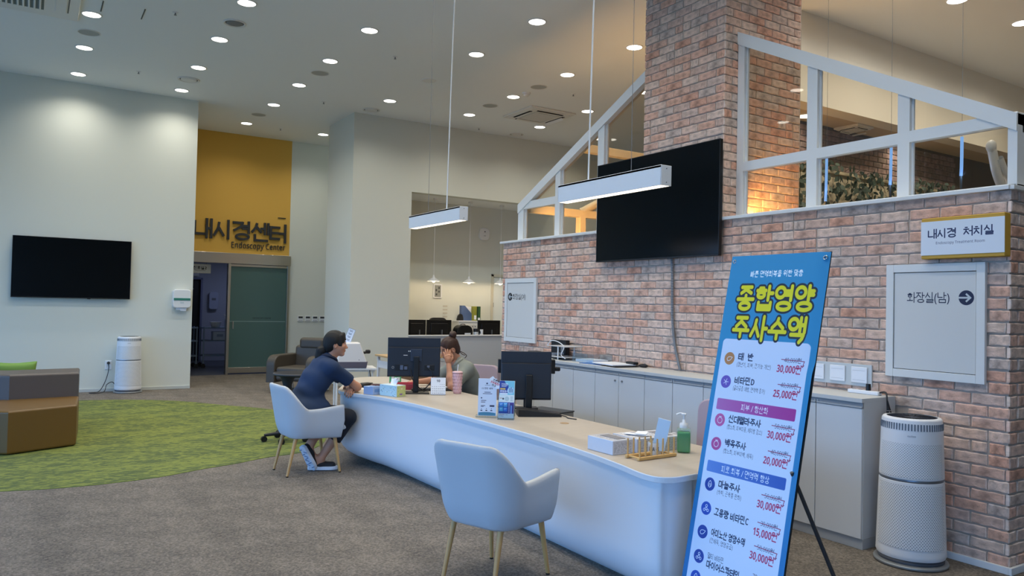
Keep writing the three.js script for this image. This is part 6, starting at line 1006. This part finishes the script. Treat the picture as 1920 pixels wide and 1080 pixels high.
function frameM(pos, fwd, up) { const z = V(...fwd).normalize(), x = V(...up).cross(z).normalize(), y = z.clone().cross(x); return new THREE.Matrix4().makeBasis(x, y, z).setPosition(...pos); }
const headField = (x, y, z) => {          // face towards +z
  let d = ell(x, y, z, [0, 0.03, -0.012], [0.074, 0.092, 0.094]);
  d = smin(d, ell(x, y, z, [0, -0.04, 0.022], [0.056, 0.066, 0.064]), 0.05); d = smin(d, ell(x, y, z, [0, -0.092, 0.062], [0.022, 0.018, 0.02]), 0.03);
  for (const s of [-1, 1]) { d = smin(d, ell(x, y, z, [s * 0.042, -0.018, 0.058], [0.02, 0.018, 0.018]), 0.025); d = smax(d, -ell(x, y, z, [s * 0.031, 0.012, 0.094], [0.017, 0.011, 0.014]), 0.012); }
  d = smin(d, cap(x, y, z, [0, 0.012, 0.078], [0, -0.024, 0.101], 0.008, 0.0115), 0.012); for (const s of [-1, 1]) d = smin(d, ell(x, y, z, [s * 0.011, -0.028, 0.09], [0.008, 0.007, 0.009]), 0.006);
  d = smin(d, ell(x, y, z, [0, -0.053, 0.082], [0.021, 0.006, 0.009]), 0.006); d = smin(d, ell(x, y, z, [0, -0.063, 0.08], [0.018, 0.007, 0.009]), 0.006);
  for (const s of [-1, 1]) d = smin(d, Math.max(ell(x, y, z, [s * 0.076, -0.008, -0.012], [0.011, 0.031, 0.02]), -ell(x, y, z, [s * 0.088, -0.006, -0.008], [0.008, 0.018, 0.011])), 0.008);
  return smin(d, cap(x, y, z, [0, -0.06, -0.025], [0, -0.17, -0.045], 0.05, 0.054), 0.03);
};
const headGeo = nets(headField, [-0.11, -0.19, -0.13], [0.11, 0.14, 0.13], 0.0035);
function handGeo(curl, spread = 0.5) {       // wrist at the origin, fingers along +x, palm towards -y, thumb at +z
  const L = [[0.036, 0.026, 0.02], [0.041, 0.028, 0.021], [0.038, 0.026, 0.02], [0.03, 0.02, 0.017]], B = [[[0, 0, 0], [0.045, 0, 0.004], 0.022, 0.026]];
  const pal = [[0.02, 0, 0.014], [0.08, 0.002, 0.026], [0.085, 0.003, 0.008], [0.082, 0.001, -0.01], [0.074, -0.002, -0.027]];
  for (let i = 0; i < 4; i++) B.push([[0.03, 0, 0.012 - i * 0.009], pal[i + 1], 0.0145, 0.0105]);
  const fing = []; for (let i = 0; i < 4; i++) { let p = pal[i + 1], a = -0.12 - curl * 0.55, yaw = (1.5 - i) * 0.09 * spread; for (let s = 0; s < 3; s++) { const q = [p[0] + L[i][s] * Math.cos(a) * Math.cos(yaw), p[1] + L[i][s] * Math.sin(a), p[2] + L[i][s] * Math.cos(a) * Math.sin(yaw)]; fing.push([p, q, 0.0092 - s * 0.0009, 0.0084 - s * 0.0011]); p = q; a -= curl * (0.75 + 0.15 * s); } }
  let p = [0.022, -0.004, 0.022]; const th = []; for (const [q, r1, r2] of [[[0.05, -0.012, 0.047], 0.014, 0.0115], [[0.078, -0.017 - curl * 0.006, 0.054 - curl * 0.006], 0.0105, 0.0095], [[0.098, -0.02 - curl * 0.012, 0.052 - curl * 0.014], 0.0095, 0.0078]]) { th.push([p, q, r1, r2]); p = q; }
  const fb = field(B, 0.016), ff = (x, y, z) => { let d = fb(x, y, z); for (let i = 0; i < 4; i++) { let e = 9; for (let s = 0; s < 3; s++) { const b = fing[i * 3 + s]; e = smin(e, cap(x, y, z, b[0], b[1], b[2], b[3]), 0.004); } d = smin(d, e, 0.006); } let e = 9; for (const b of th) e = smin(e, cap(x, y, z, b[0], b[1], b[2], b[3]), 0.006); return smin(d, e, 0.008); };
  const [lo, hi] = boundsOf([...B, ...fing, ...th], 0.01); return nets(ff, lo, hi, 0.003);
}
const handAt = (geo, wrist, dir, palm, mirror) => { const x = V(...dir).normalize(), y = V(...palm).normalize().negate(); y.addScaledVector(x, -y.dot(x)).normalize(); const z = x.clone().cross(y); if (mirror) z.negate(); const g = geo.clone().applyMatrix4(new THREE.Matrix4().makeBasis(x, y, z).setPosition(...wrist)); if (mirror && g.index) { const a = g.index.array; for (let i = 0; i < a.length; i += 3) { const t = a[i]; a[i] = a[i + 1]; a[i + 1] = t; } } return g; };
const SKIN = new THREE.MeshPhysicalMaterial({ color: '#c08c70', roughness: 0.55, sheen: 0.3 }), HAIR1 = std('#0a0909', 0.7), HAIR2 = std('#3a2218', 0.6);
function faceBits(parent, M4) {
  const grp = (name, g, m) => part(name, g.applyMatrix4(M4), m, parent);
  for (const s of [-1, 1]) { const e = grp('eye', ball(0.0095, s * 0.031, 0.0105, 0.0765, 1.25, 0.62, 0.7, 14), std('#d8d4d0', 0.3)); part('iris', ball(0.005, s * 0.031, 0.0105, 0.0818, 1, 1, 0.4, 12).applyMatrix4(M4), std('#1a110d', 0.3), e); grp('eyebrow', tube([[s * 0.016, 0.031, 0.0835], [s * 0.032, 0.036, 0.0785], [s * 0.048, 0.031, 0.0675]], 0.0026, 10, 6), HAIR1); grp('eyelid', tube([[s * 0.018, 0.0125, 0.081], [s * 0.031, 0.0175, 0.083], [s * 0.045, 0.012, 0.0755]], 0.0018, 10, 6), HAIR1); }
  grp('lips', M([ball(0.01, 0, -0.0535, 0.0885, 1.9, 0.42, 0.5, 14), ball(0.01, 0, -0.0615, 0.0865, 1.6, 0.5, 0.5, 14)]), std('#9c5a52', 0.5));
}
// ---------------------------------------------------------------- the woman in navy, leaning on the far counter end
{
  const t = thing('person', 'seated woman with a low black ponytail in a navy top, leaning on the counter', 'person', [0, 0, 0]);
  const J = { pel: [2.2, 0.56, -7.12], wst: [2.245, 0.70, -7.125], rib: [2.33, 0.86, -7.13], chs: [2.40, 0.965, -7.13], nck: [2.445, 1.045, -7.125], sR: [2.425, 0.975, -6.965], sL: [2.43, 0.975, -7.29], eR: [2.715, 0.775, -7.06], eL: [2.75, 0.775, -7.36], wR: [2.73, 0.762, -7.27], wL: [2.66, 0.775, -7.12], hR: [2.24, 0.555, -7.03], hL: [2.24, 0.555, -7.21], kR: [2.6, 0.5, -6.97], kL: [2.545, 0.51, -7.2], aR: [2.375, 0.105, -7.08], aL: [2.285, 0.265, -7.085] };
  const torso = [[J.pel, J.wst, 0.135, 0.118], [[2.21, 0.56, -7.05], [2.21, 0.56, -7.19], 0.12, 0.12], [J.wst, J.rib, 0.112, 0.118], [[2.245, 0.7, -7.09], [2.33, 0.86, -7.06], 0.09, 0.1], [[2.245, 0.7, -7.16], [2.33, 0.86, -7.2], 0.09, 0.1], [J.rib, J.chs, 0.115, 0.1], [[2.395, 0.965, -7.03], [2.395, 0.965, -7.23], 0.082, 0.082], [[2.43, 0.9, -7.07], [2.43, 0.9, -7.19], 0.07, 0.07], [J.chs, J.nck, 0.085, 0.056], [J.sR, J.sL, 0.055, 0.055]];
  const armR = [[J.sR, J.eR, 0.052, 0.037]], armL = [[J.sL, J.eL, 0.052, 0.037]], fore = [[J.eR, lerp3(J.eR, J.wR, 0.35), 0.037, 0.036], [lerp3(J.eR, J.wR, 0.35), J.wR, 0.036, 0.024], [J.eL, lerp3(J.eL, J.wL, 0.35), 0.037, 0.036], [lerp3(J.eL, J.wL, 0.35), J.wL, 0.036, 0.024]];
  const thigh = [[J.hR, J.kR, 0.088, 0.062], [J.hL, J.kL, 0.088, 0.062]], shin = [[J.kR, lerp3(J.kR, J.aR, 0.3), 0.056, 0.055], [lerp3(J.kR, J.aR, 0.3), J.aR, 0.055, 0.033], [J.kL, lerp3(J.kL, J.aL, 0.3), 0.056, 0.055], [lerp3(J.kL, J.aL, 0.3), J.aL, 0.055, 0.033]];
  const foot = [[J.aR, [2.345, 0.055, -7.1], 0.034, 0.034], [[2.345, 0.055, -7.1], [2.47, 0.04, -7.045], 0.032, 0.026], [J.aL, [2.262, 0.232, -7.085], 0.034, 0.032], [[2.265, 0.23, -7.085], [2.35, 0.075, -7.1], 0.03, 0.024]];
  const all = [...torso, ...armR, ...armL, ...fore, ...thigh, ...shin, ...foot], [lo, hi] = boundsOf(all, 0.04), body = nets(field(all, 0.035), lo, hi, 0.012);
  const HM = frameM([2.515, 1.187, -7.115], [0.955, -0.06, 0.29], [0.1, 1, 0.03]), h = headGeo.clone().applyMatrix4(HM);
  const hand = handGeo(0.75), hR = handAt(hand, J.wR, [-0.1, -0.05, -1], [0.1, -1, 0], false), hL = handAt(hand, J.wL, [-0.35, -0.25, 0.85], [-0.2, -1, -0.1], true);
  part('body', [body, h, hR, hL], SKIN, t);
  faceBits(t, HM);
  // hair: cap with a fringe, hair drawn back over the ear to a low ponytail
  const hairF = (x, y, z) => { let d = ell(x, y, z, [0, 0.032, -0.02], [0.086, 0.104, 0.105]); d = smin(d, ell(x, y, z, [0, -0.02, -0.065], [0.07, 0.07, 0.055]), 0.03); d = smax(d, -ell(x, y, z, [0, -0.045, 0.1], [0.085, 0.098, 0.095]), 0.012); d = smax(d, -ell(x, y, z, [0.08, -0.04, -0.002], [0.03, 0.042, 0.03]), 0.008); d = smax(d, -ell(x, y, z, [-0.08, -0.04, -0.002], [0.03, 0.042, 0.03]), 0.008); d = Math.max(d, -(y + 0.105) + 0 * x); d += 0.0022 * Math.sin(x * 150 + z * 60) * Math.sin(y * 24 + 1);
    for (const [a, b] of [[[0.055, 0.085, 0.04], [0.07, 0.0, 0.045]], [[0.035, 0.1, 0.05], [0.058, 0.025, 0.066]], [[-0.035, 0.1, 0.05], [-0.058, 0.025, 0.066]], [[-0.055, 0.085, 0.04], [-0.07, -0.01, 0.045]], [[0.0, 0.105, 0.06], [0.03, 0.05, 0.083]], [[0.0, 0.105, 0.06], [-0.03, 0.05, 0.083]]]) d = smin(d, cap(x, y, z, a, b, 0.012, 0.004), 0.016); return d; };
  part('hair', nets(hairF, [-0.11, -0.12, -0.15], [0.11, 0.15, 0.13], 0.004).applyMatrix4(HM), HAIR1, t);
  const tail = [[[0, -0.045, -0.1], [0.004, -0.075, -0.135], 0.03, 0.04], [[0.004, -0.075, -0.135], [0.006, -0.13, -0.145], 0.042, 0.036], [[0.006, -0.13, -0.145], [0.01, -0.18, -0.128], 0.036, 0.014]], tf = field(tail, 0.03);
  const pt = part('ponytail', nets((x, y, z) => tf(x, y, z) + 0.002 * Math.sin(x * 220 + y * 20), [-0.06, -0.21, -0.21], [0.08, 0.02, -0.06], 0.004).applyMatrix4(HM), HAIR1, t); part('hair_tie', new THREE.TorusGeometry(0.026, 0.006, 8, 20).rotateX(0.6).translate(0.002, -0.035, -0.112).applyMatrix4(HM), std('#1b1b20', 0.7), pt);
  // clothes
  const navy = std('#1c3252', 0.85), dark = std('#10141f', 0.85), cR = lerp3(J.sR, J.eR, 0.66), cL = lerp3(J.sL, J.eL, 0.66);
  const sleeve = (a, b, x, y, z) => { const n = b.map((q, i) => q - a[i]), L = Math.hypot(...n), pl = ((x - b[0]) * n[0] + (y - b[1]) * n[1] + (z - b[2]) * n[2]) / L; return Math.max(cap(x, y, z, a, lerp3(a, b, 1.2), 0.068, 0.064), pl); };
  const tfield = field(torso, 0.035, 0.014), topF = (x, y, z) => { let d = tfield(x, y, z); d = smin(d, cap(x, y, z, [2.15, 0.585, -7.12], [2.31, 0.60, -7.12], 0.145, 0.13), 0.05); d = smin(d, cap(x, y, z, [2.2, 0.58, -7.0], [2.34, 0.585, -7.02], 0.105, 0.1), 0.04); d = smax(d, 0.5 - y, 0.01); d = smin(d, sleeve(J.sR, cR, x, y, z), 0.03); d = smin(d, sleeve(J.sL, cL, x, y, z), 0.03); d += 0.0035 * Math.sin(y * 42 + x * 26) * Math.sin(z * 20 + y * 9); return smax(d, -ell(x, y, z, [2.52, 1.09, -7.125], [0.085, 0.085, 0.062]), 0.01); };
  part('shirt', nets(topF, [1.97, 0.48, -7.46], [2.78, 1.14, -6.84], 0.01), navy, t);
  part('collar', [tube([[2.52, 1.005, -7.10], [2.49, 1.05, -7.055], [2.43, 1.078, -7.055], [2.385, 1.085, -7.12], [2.43, 1.078, -7.19], [2.49, 1.05, -7.2], [2.52, 1.005, -7.13]], 0.014, 50, 8)], std('#131d33', 0.85), t);
  const pants = [...thigh, [[2.2, 0.555, -7.06], [2.2, 0.555, -7.18], 0.13, 0.13]], hems = [[J.kR, lerp3(J.kR, J.aR, 0.52)], [J.kL, lerp3(J.kL, J.aL, 0.5)]];
  const pf = field(pants, 0.04, 0.014), pantF = (x, y, z) => { let d = pf(x, y, z); for (const [a, b] of hems) { const n = b.map((q, i) => q - a[i]), L = Math.hypot(...n), pl = ((x - b[0]) * n[0] + (y - b[1]) * n[1] + (z - b[2]) * n[2]) / L; d = smin(d, Math.max(cap(x, y, z, a, lerp3(a, b, 1.2), 0.075, 0.072), pl), 0.02); } return d; };
  part('trousers', nets(pantF, [2.02, 0.24, -7.4], [2.78, 0.72, -6.86], 0.011), dark, t);
  // shoes: heel, toe and sole normal of each foot
  const shoe = (heel, toe, up) => { const Mx = frameM(lerp3(heel, toe, 0.5), toe.map((q, i) => q - heel[i]), up), s = new THREE.Group(); s.name = 'shoe'; t.add(s);
    const o = new THREE.Shape(); o.moveTo(-0.032, -0.12); o.quadraticCurveTo(0, -0.145, 0.032, -0.12); o.bezierCurveTo(0.036, -0.03, 0.046, 0.03, 0.046, 0.06); o.bezierCurveTo(0.044, 0.12, 0.02, 0.135, -0.005, 0.135); o.bezierCurveTo(-0.04, 0.13, -0.046, 0.08, -0.044, 0.05); o.bezierCurveTo(-0.04, 0, -0.036, -0.06, -0.032, -0.12);
    part('sole', ext(o, 0.022, 0.006).rotateX(Math.PI / 2).translate(0, 0.005, 0).applyMatrix4(Mx), std('#d4d9e2', 0.6), s);
    const tr = []; for (let i = 0; i < 9; i++) tr.push(rb(0.05 - Math.abs(i - 5) * 0.002, 0.004, 0.007, 0.002, -0.0245, -0.1 + i * 0.025, 0.001, 1).rotateY(i % 2 ? 0.3 : -0.3)); part('tread', tr.map((g) => g.applyMatrix4(Mx)), std('#5d7297', 0.7), s);
    const uf = (x, y, z) => { let d = cap(x, y, z, [0, 0.012, 0.085], [0, 0.018, -0.02], 0.038, 0.036); d = smin(d, cap(x, y, z, [0, 0.03, -0.02], [0, 0.035, -0.09], 0.038, 0.036), 0.03); d = smax(d, -y, 0.004); return smax(d, -ell(x, y, z, [0, 0.08, -0.06], [0.032, 0.045, 0.055]), 0.008); };
    part('upper', nets(uf, [-0.06, -0.02, -0.15], [0.06, 0.1, 0.15], 0.005).applyMatrix4(Mx), std('#17171b', 0.7), s); };
  shoe([2.305, 0.03, -7.115], [2.49, 0.03, -7.035], [0, 1, 0]); shoe([2.205, 0.235, -7.055], [2.315, 0.035, -7.08], [0.82, 0.42, -0.38]);
}
// ---------------------------------------------------------------- the woman in grey behind the far monitor
{
  const t = thing('person', 'woman with a brown hair bun and sage grey shirt, hand on her face', 'person', [0, 0, 0]);
  const J = { pel: [4.06, 0.57, -7.12], wst: [4.0, 0.7, -7.11], rib: [3.91, 0.84, -7.09], chs: [3.85, 0.915, -7.08], nck: [3.81, 0.985, -7.075], sL: [3.86, 0.925, -6.92], sR: [3.86, 0.92, -7.25], eL: [3.645, 0.765, -6.86], eR: [3.7, 0.77, -7.42], wL: [3.66, 0.985, -6.97], wR: [3.5, 0.765, -7.4], hL: [4.0, 0.54, -7.03], hR: [4.0, 0.54, -7.21], kL: [3.72, 0.53, -7.0], kR: [3.72, 0.53, -7.26], aL: [3.76, 0.1, -7.0], aR: [3.76, 0.1, -7.26] };
  const torso = [[J.pel, J.wst, 0.14, 0.125], [[4.05, 0.57, -7.05], [4.05, 0.57, -7.19], 0.125, 0.125], [J.wst, J.rib, 0.125, 0.13], [[3.96, 0.75, -7.04], [3.9, 0.86, -7.0], 0.1, 0.1], [[3.96, 0.75, -7.18], [3.9, 0.86, -7.17], 0.1, 0.1], [J.rib, J.chs, 0.12, 0.105], [[3.86, 0.915, -6.99], [3.86, 0.915, -7.17], 0.085, 0.085], [J.chs, J.nck, 0.085, 0.058], [J.sL, J.sR, 0.055, 0.055]];
  const limbs = [[J.sL, J.eL, 0.052, 0.038], [J.sR, J.eR, 0.052, 0.038], [J.eL, lerp3(J.eL, J.wL, 0.35), 0.037, 0.038], [lerp3(J.eL, J.wL, 0.35), J.wL, 0.038, 0.025], [J.eR, J.wR, 0.038, 0.025], [J.hL, J.kL, 0.088, 0.062], [J.hR, J.kR, 0.088, 0.062], [J.kL, J.aL, 0.056, 0.034], [J.kR, J.aR, 0.056, 0.034], [J.aL, [3.66, 0.045, -7.0], 0.034, 0.028], [J.aR, [3.66, 0.045, -7.26], 0.034, 0.028]];
  const all = [...torso, ...limbs], [lo, hi] = boundsOf(all, 0.04), HM = frameM([3.725, 1.125, -7.085], [-0.95, -0.42, -0.06], [-0.35, 0.93, 0]);
  const hand = handGeo(0.45, 0.8), hL = handAt(hand, J.wL, [-0.08, 1, -0.12], [0.35, 0.1, -1], false), hR = handAt(hand, J.wR, [-1, -0.05, 0.1], [0, -1, 0], true);
  part('body', [nets(field(all, 0.035), lo, hi, 0.012), headGeo.clone().applyMatrix4(HM), hL, hR], SKIN, t);
  faceBits(t, HM);
  const hairF = (x, y, z) => { let d = ell(x, y, z, [0, 0.032, -0.018], [0.083, 0.1, 0.103]); d = smin(d, ell(x, y, z, [0, -0.03, -0.06], [0.066, 0.06, 0.05]), 0.03); d = smax(d, -ell(x, y, z, [0, -0.035, 0.1], [0.088, 0.105, 0.09]), 0.012); for (const s of [-1, 1]) d = smax(d, -ell(x, y, z, [s * 0.08, -0.03, -0.0], [0.03, 0.05, 0.032]), 0.008); d = smin(d, cap(x, y, z, [0.06, 0.03, 0.035], [0.074, -0.05, 0.03], 0.012, 0.006), 0.012); return d + 0.0022 * Math.sin(x * 170 + z * 40) * Math.sin(y * 30 + z * 60); };
  part('hair', nets(hairF, [-0.11, -0.12, -0.15], [0.11, 0.15, 0.13], 0.004).applyMatrix4(HM), HAIR2, t);
  const b = part('hair_bun', nets((x, y, z) => { const d = ell(x, y, z, [0.0, 0.125, -0.095], [0.042, 0.04, 0.04]); return d + 0.005 * Math.sin(x * 90 + y * 60) * Math.sin(z * 80); }, [-0.06, 0.07, -0.15], [0.06, 0.18, -0.04], 0.004).applyMatrix4(HM), HAIR2, t); part('hair_tie', new THREE.TorusGeometry(0.026, 0.0055, 8, 24).rotateX(Math.PI / 2 - 0.65).translate(0, 0.1, -0.078).applyMatrix4(HM), std('#d8b7a0', 0.6), b);
  part('loose_hair', [tube([[0.02, -0.06, -0.095], [0.03, -0.1, -0.13], [0.02, -0.14, -0.15], [0.0, -0.16, -0.13]].map((p) => p), 0.004, 20, 6).applyMatrix4(HM), tube([[-0.01, -0.06, -0.1], [0.0, -0.11, -0.12], [0.01, -0.13, -0.14]], 0.004, 20, 6).applyMatrix4(HM)], HAIR2, t);
  const sage = std('#8a8f86', 0.85), cL = lerp3(J.sL, J.eL, 0.7), cR = lerp3(J.sR, J.eR, 0.7), sleeve = (a, b2, x, y, z) => { const n = b2.map((q, i) => q - a[i]), L = Math.hypot(...n); return Math.max(cap(x, y, z, a, lerp3(a, b2, 1.2), 0.07, 0.068), ((x - b2[0]) * n[0] + (y - b2[1]) * n[1] + (z - b2[2]) * n[2]) / L); };
  const tf = field(torso, 0.035, 0.015), topF = (x, y, z) => { let d = tf(x, y, z); d = smax(d, 0.52 - y, 0.01); d = smin(d, sleeve(J.sL, cL, x, y, z), 0.03); d = smin(d, sleeve(J.sR, cR, x, y, z), 0.03); d += 0.0035 * Math.sin(y * 40 - x * 30) * Math.sin(z * 22 + y * 9); return smax(d, -ell(x, y, z, [3.74, 1.03, -7.075], [0.08, 0.085, 0.06]), 0.01); };
  part('shirt', nets(topF, [3.6, 0.5, -7.44], [4.26, 1.08, -6.78], 0.01), sage, t);
  part('collar', [tube([[3.755, 0.93, -7.05], [3.77, 0.985, -7.0], [3.82, 1.02, -7.0], [3.865, 1.03, -7.075], [3.82, 1.02, -7.15], [3.77, 0.985, -7.15], [3.755, 0.93, -7.1]], 0.016, 50, 8)], std('#9a9e94', 0.85), t); part('placket', tube([[3.75, 0.93, -7.07], [3.76, 0.89, -7.03], [3.79, 0.86, -6.99]], 0.014, 16, 8), std('#22242a', 0.8), t);
  part('sleeve_stripe', [tube([[3.81, 0.925, -6.865], [3.765, 0.885, -6.85], [3.735, 0.83, -6.86]], 0.006, 16, 6)], std('#2c3033', 0.8), t);
  const pf = field([limbs[5], limbs[6], limbs[7], limbs[8], [[4.05, 0.555, -7.06], [4.05, 0.555, -7.18], 0.13, 0.13]], 0.04, 0.014); part('trousers', nets((x, y, z) => Math.max(pf(x, y, z), 0.14 - y), [3.6, 0.12, -7.4], [4.24, 0.72, -6.86], 0.013), std('#1b1d24', 0.85), t);
  for (const z of [-7.0, -7.26]) { const s = part('shoe', nets((x, y, q) => Math.max(cap(x, y, q, [3.78, 0.05, z], [3.63, 0.035, z], 0.048, 0.042), -y + 0.004), [3.54, -0.02, z - 0.08], [3.86, 0.13, z + 0.08], 0.008), std('#1b1b1e', 0.6), t); part('sole', rb(0.25, 0.02, 0.09, 3.71, 0.012, z, 0.01), MAT.offwhite, s); }
}
renderer.render(scene, camera);
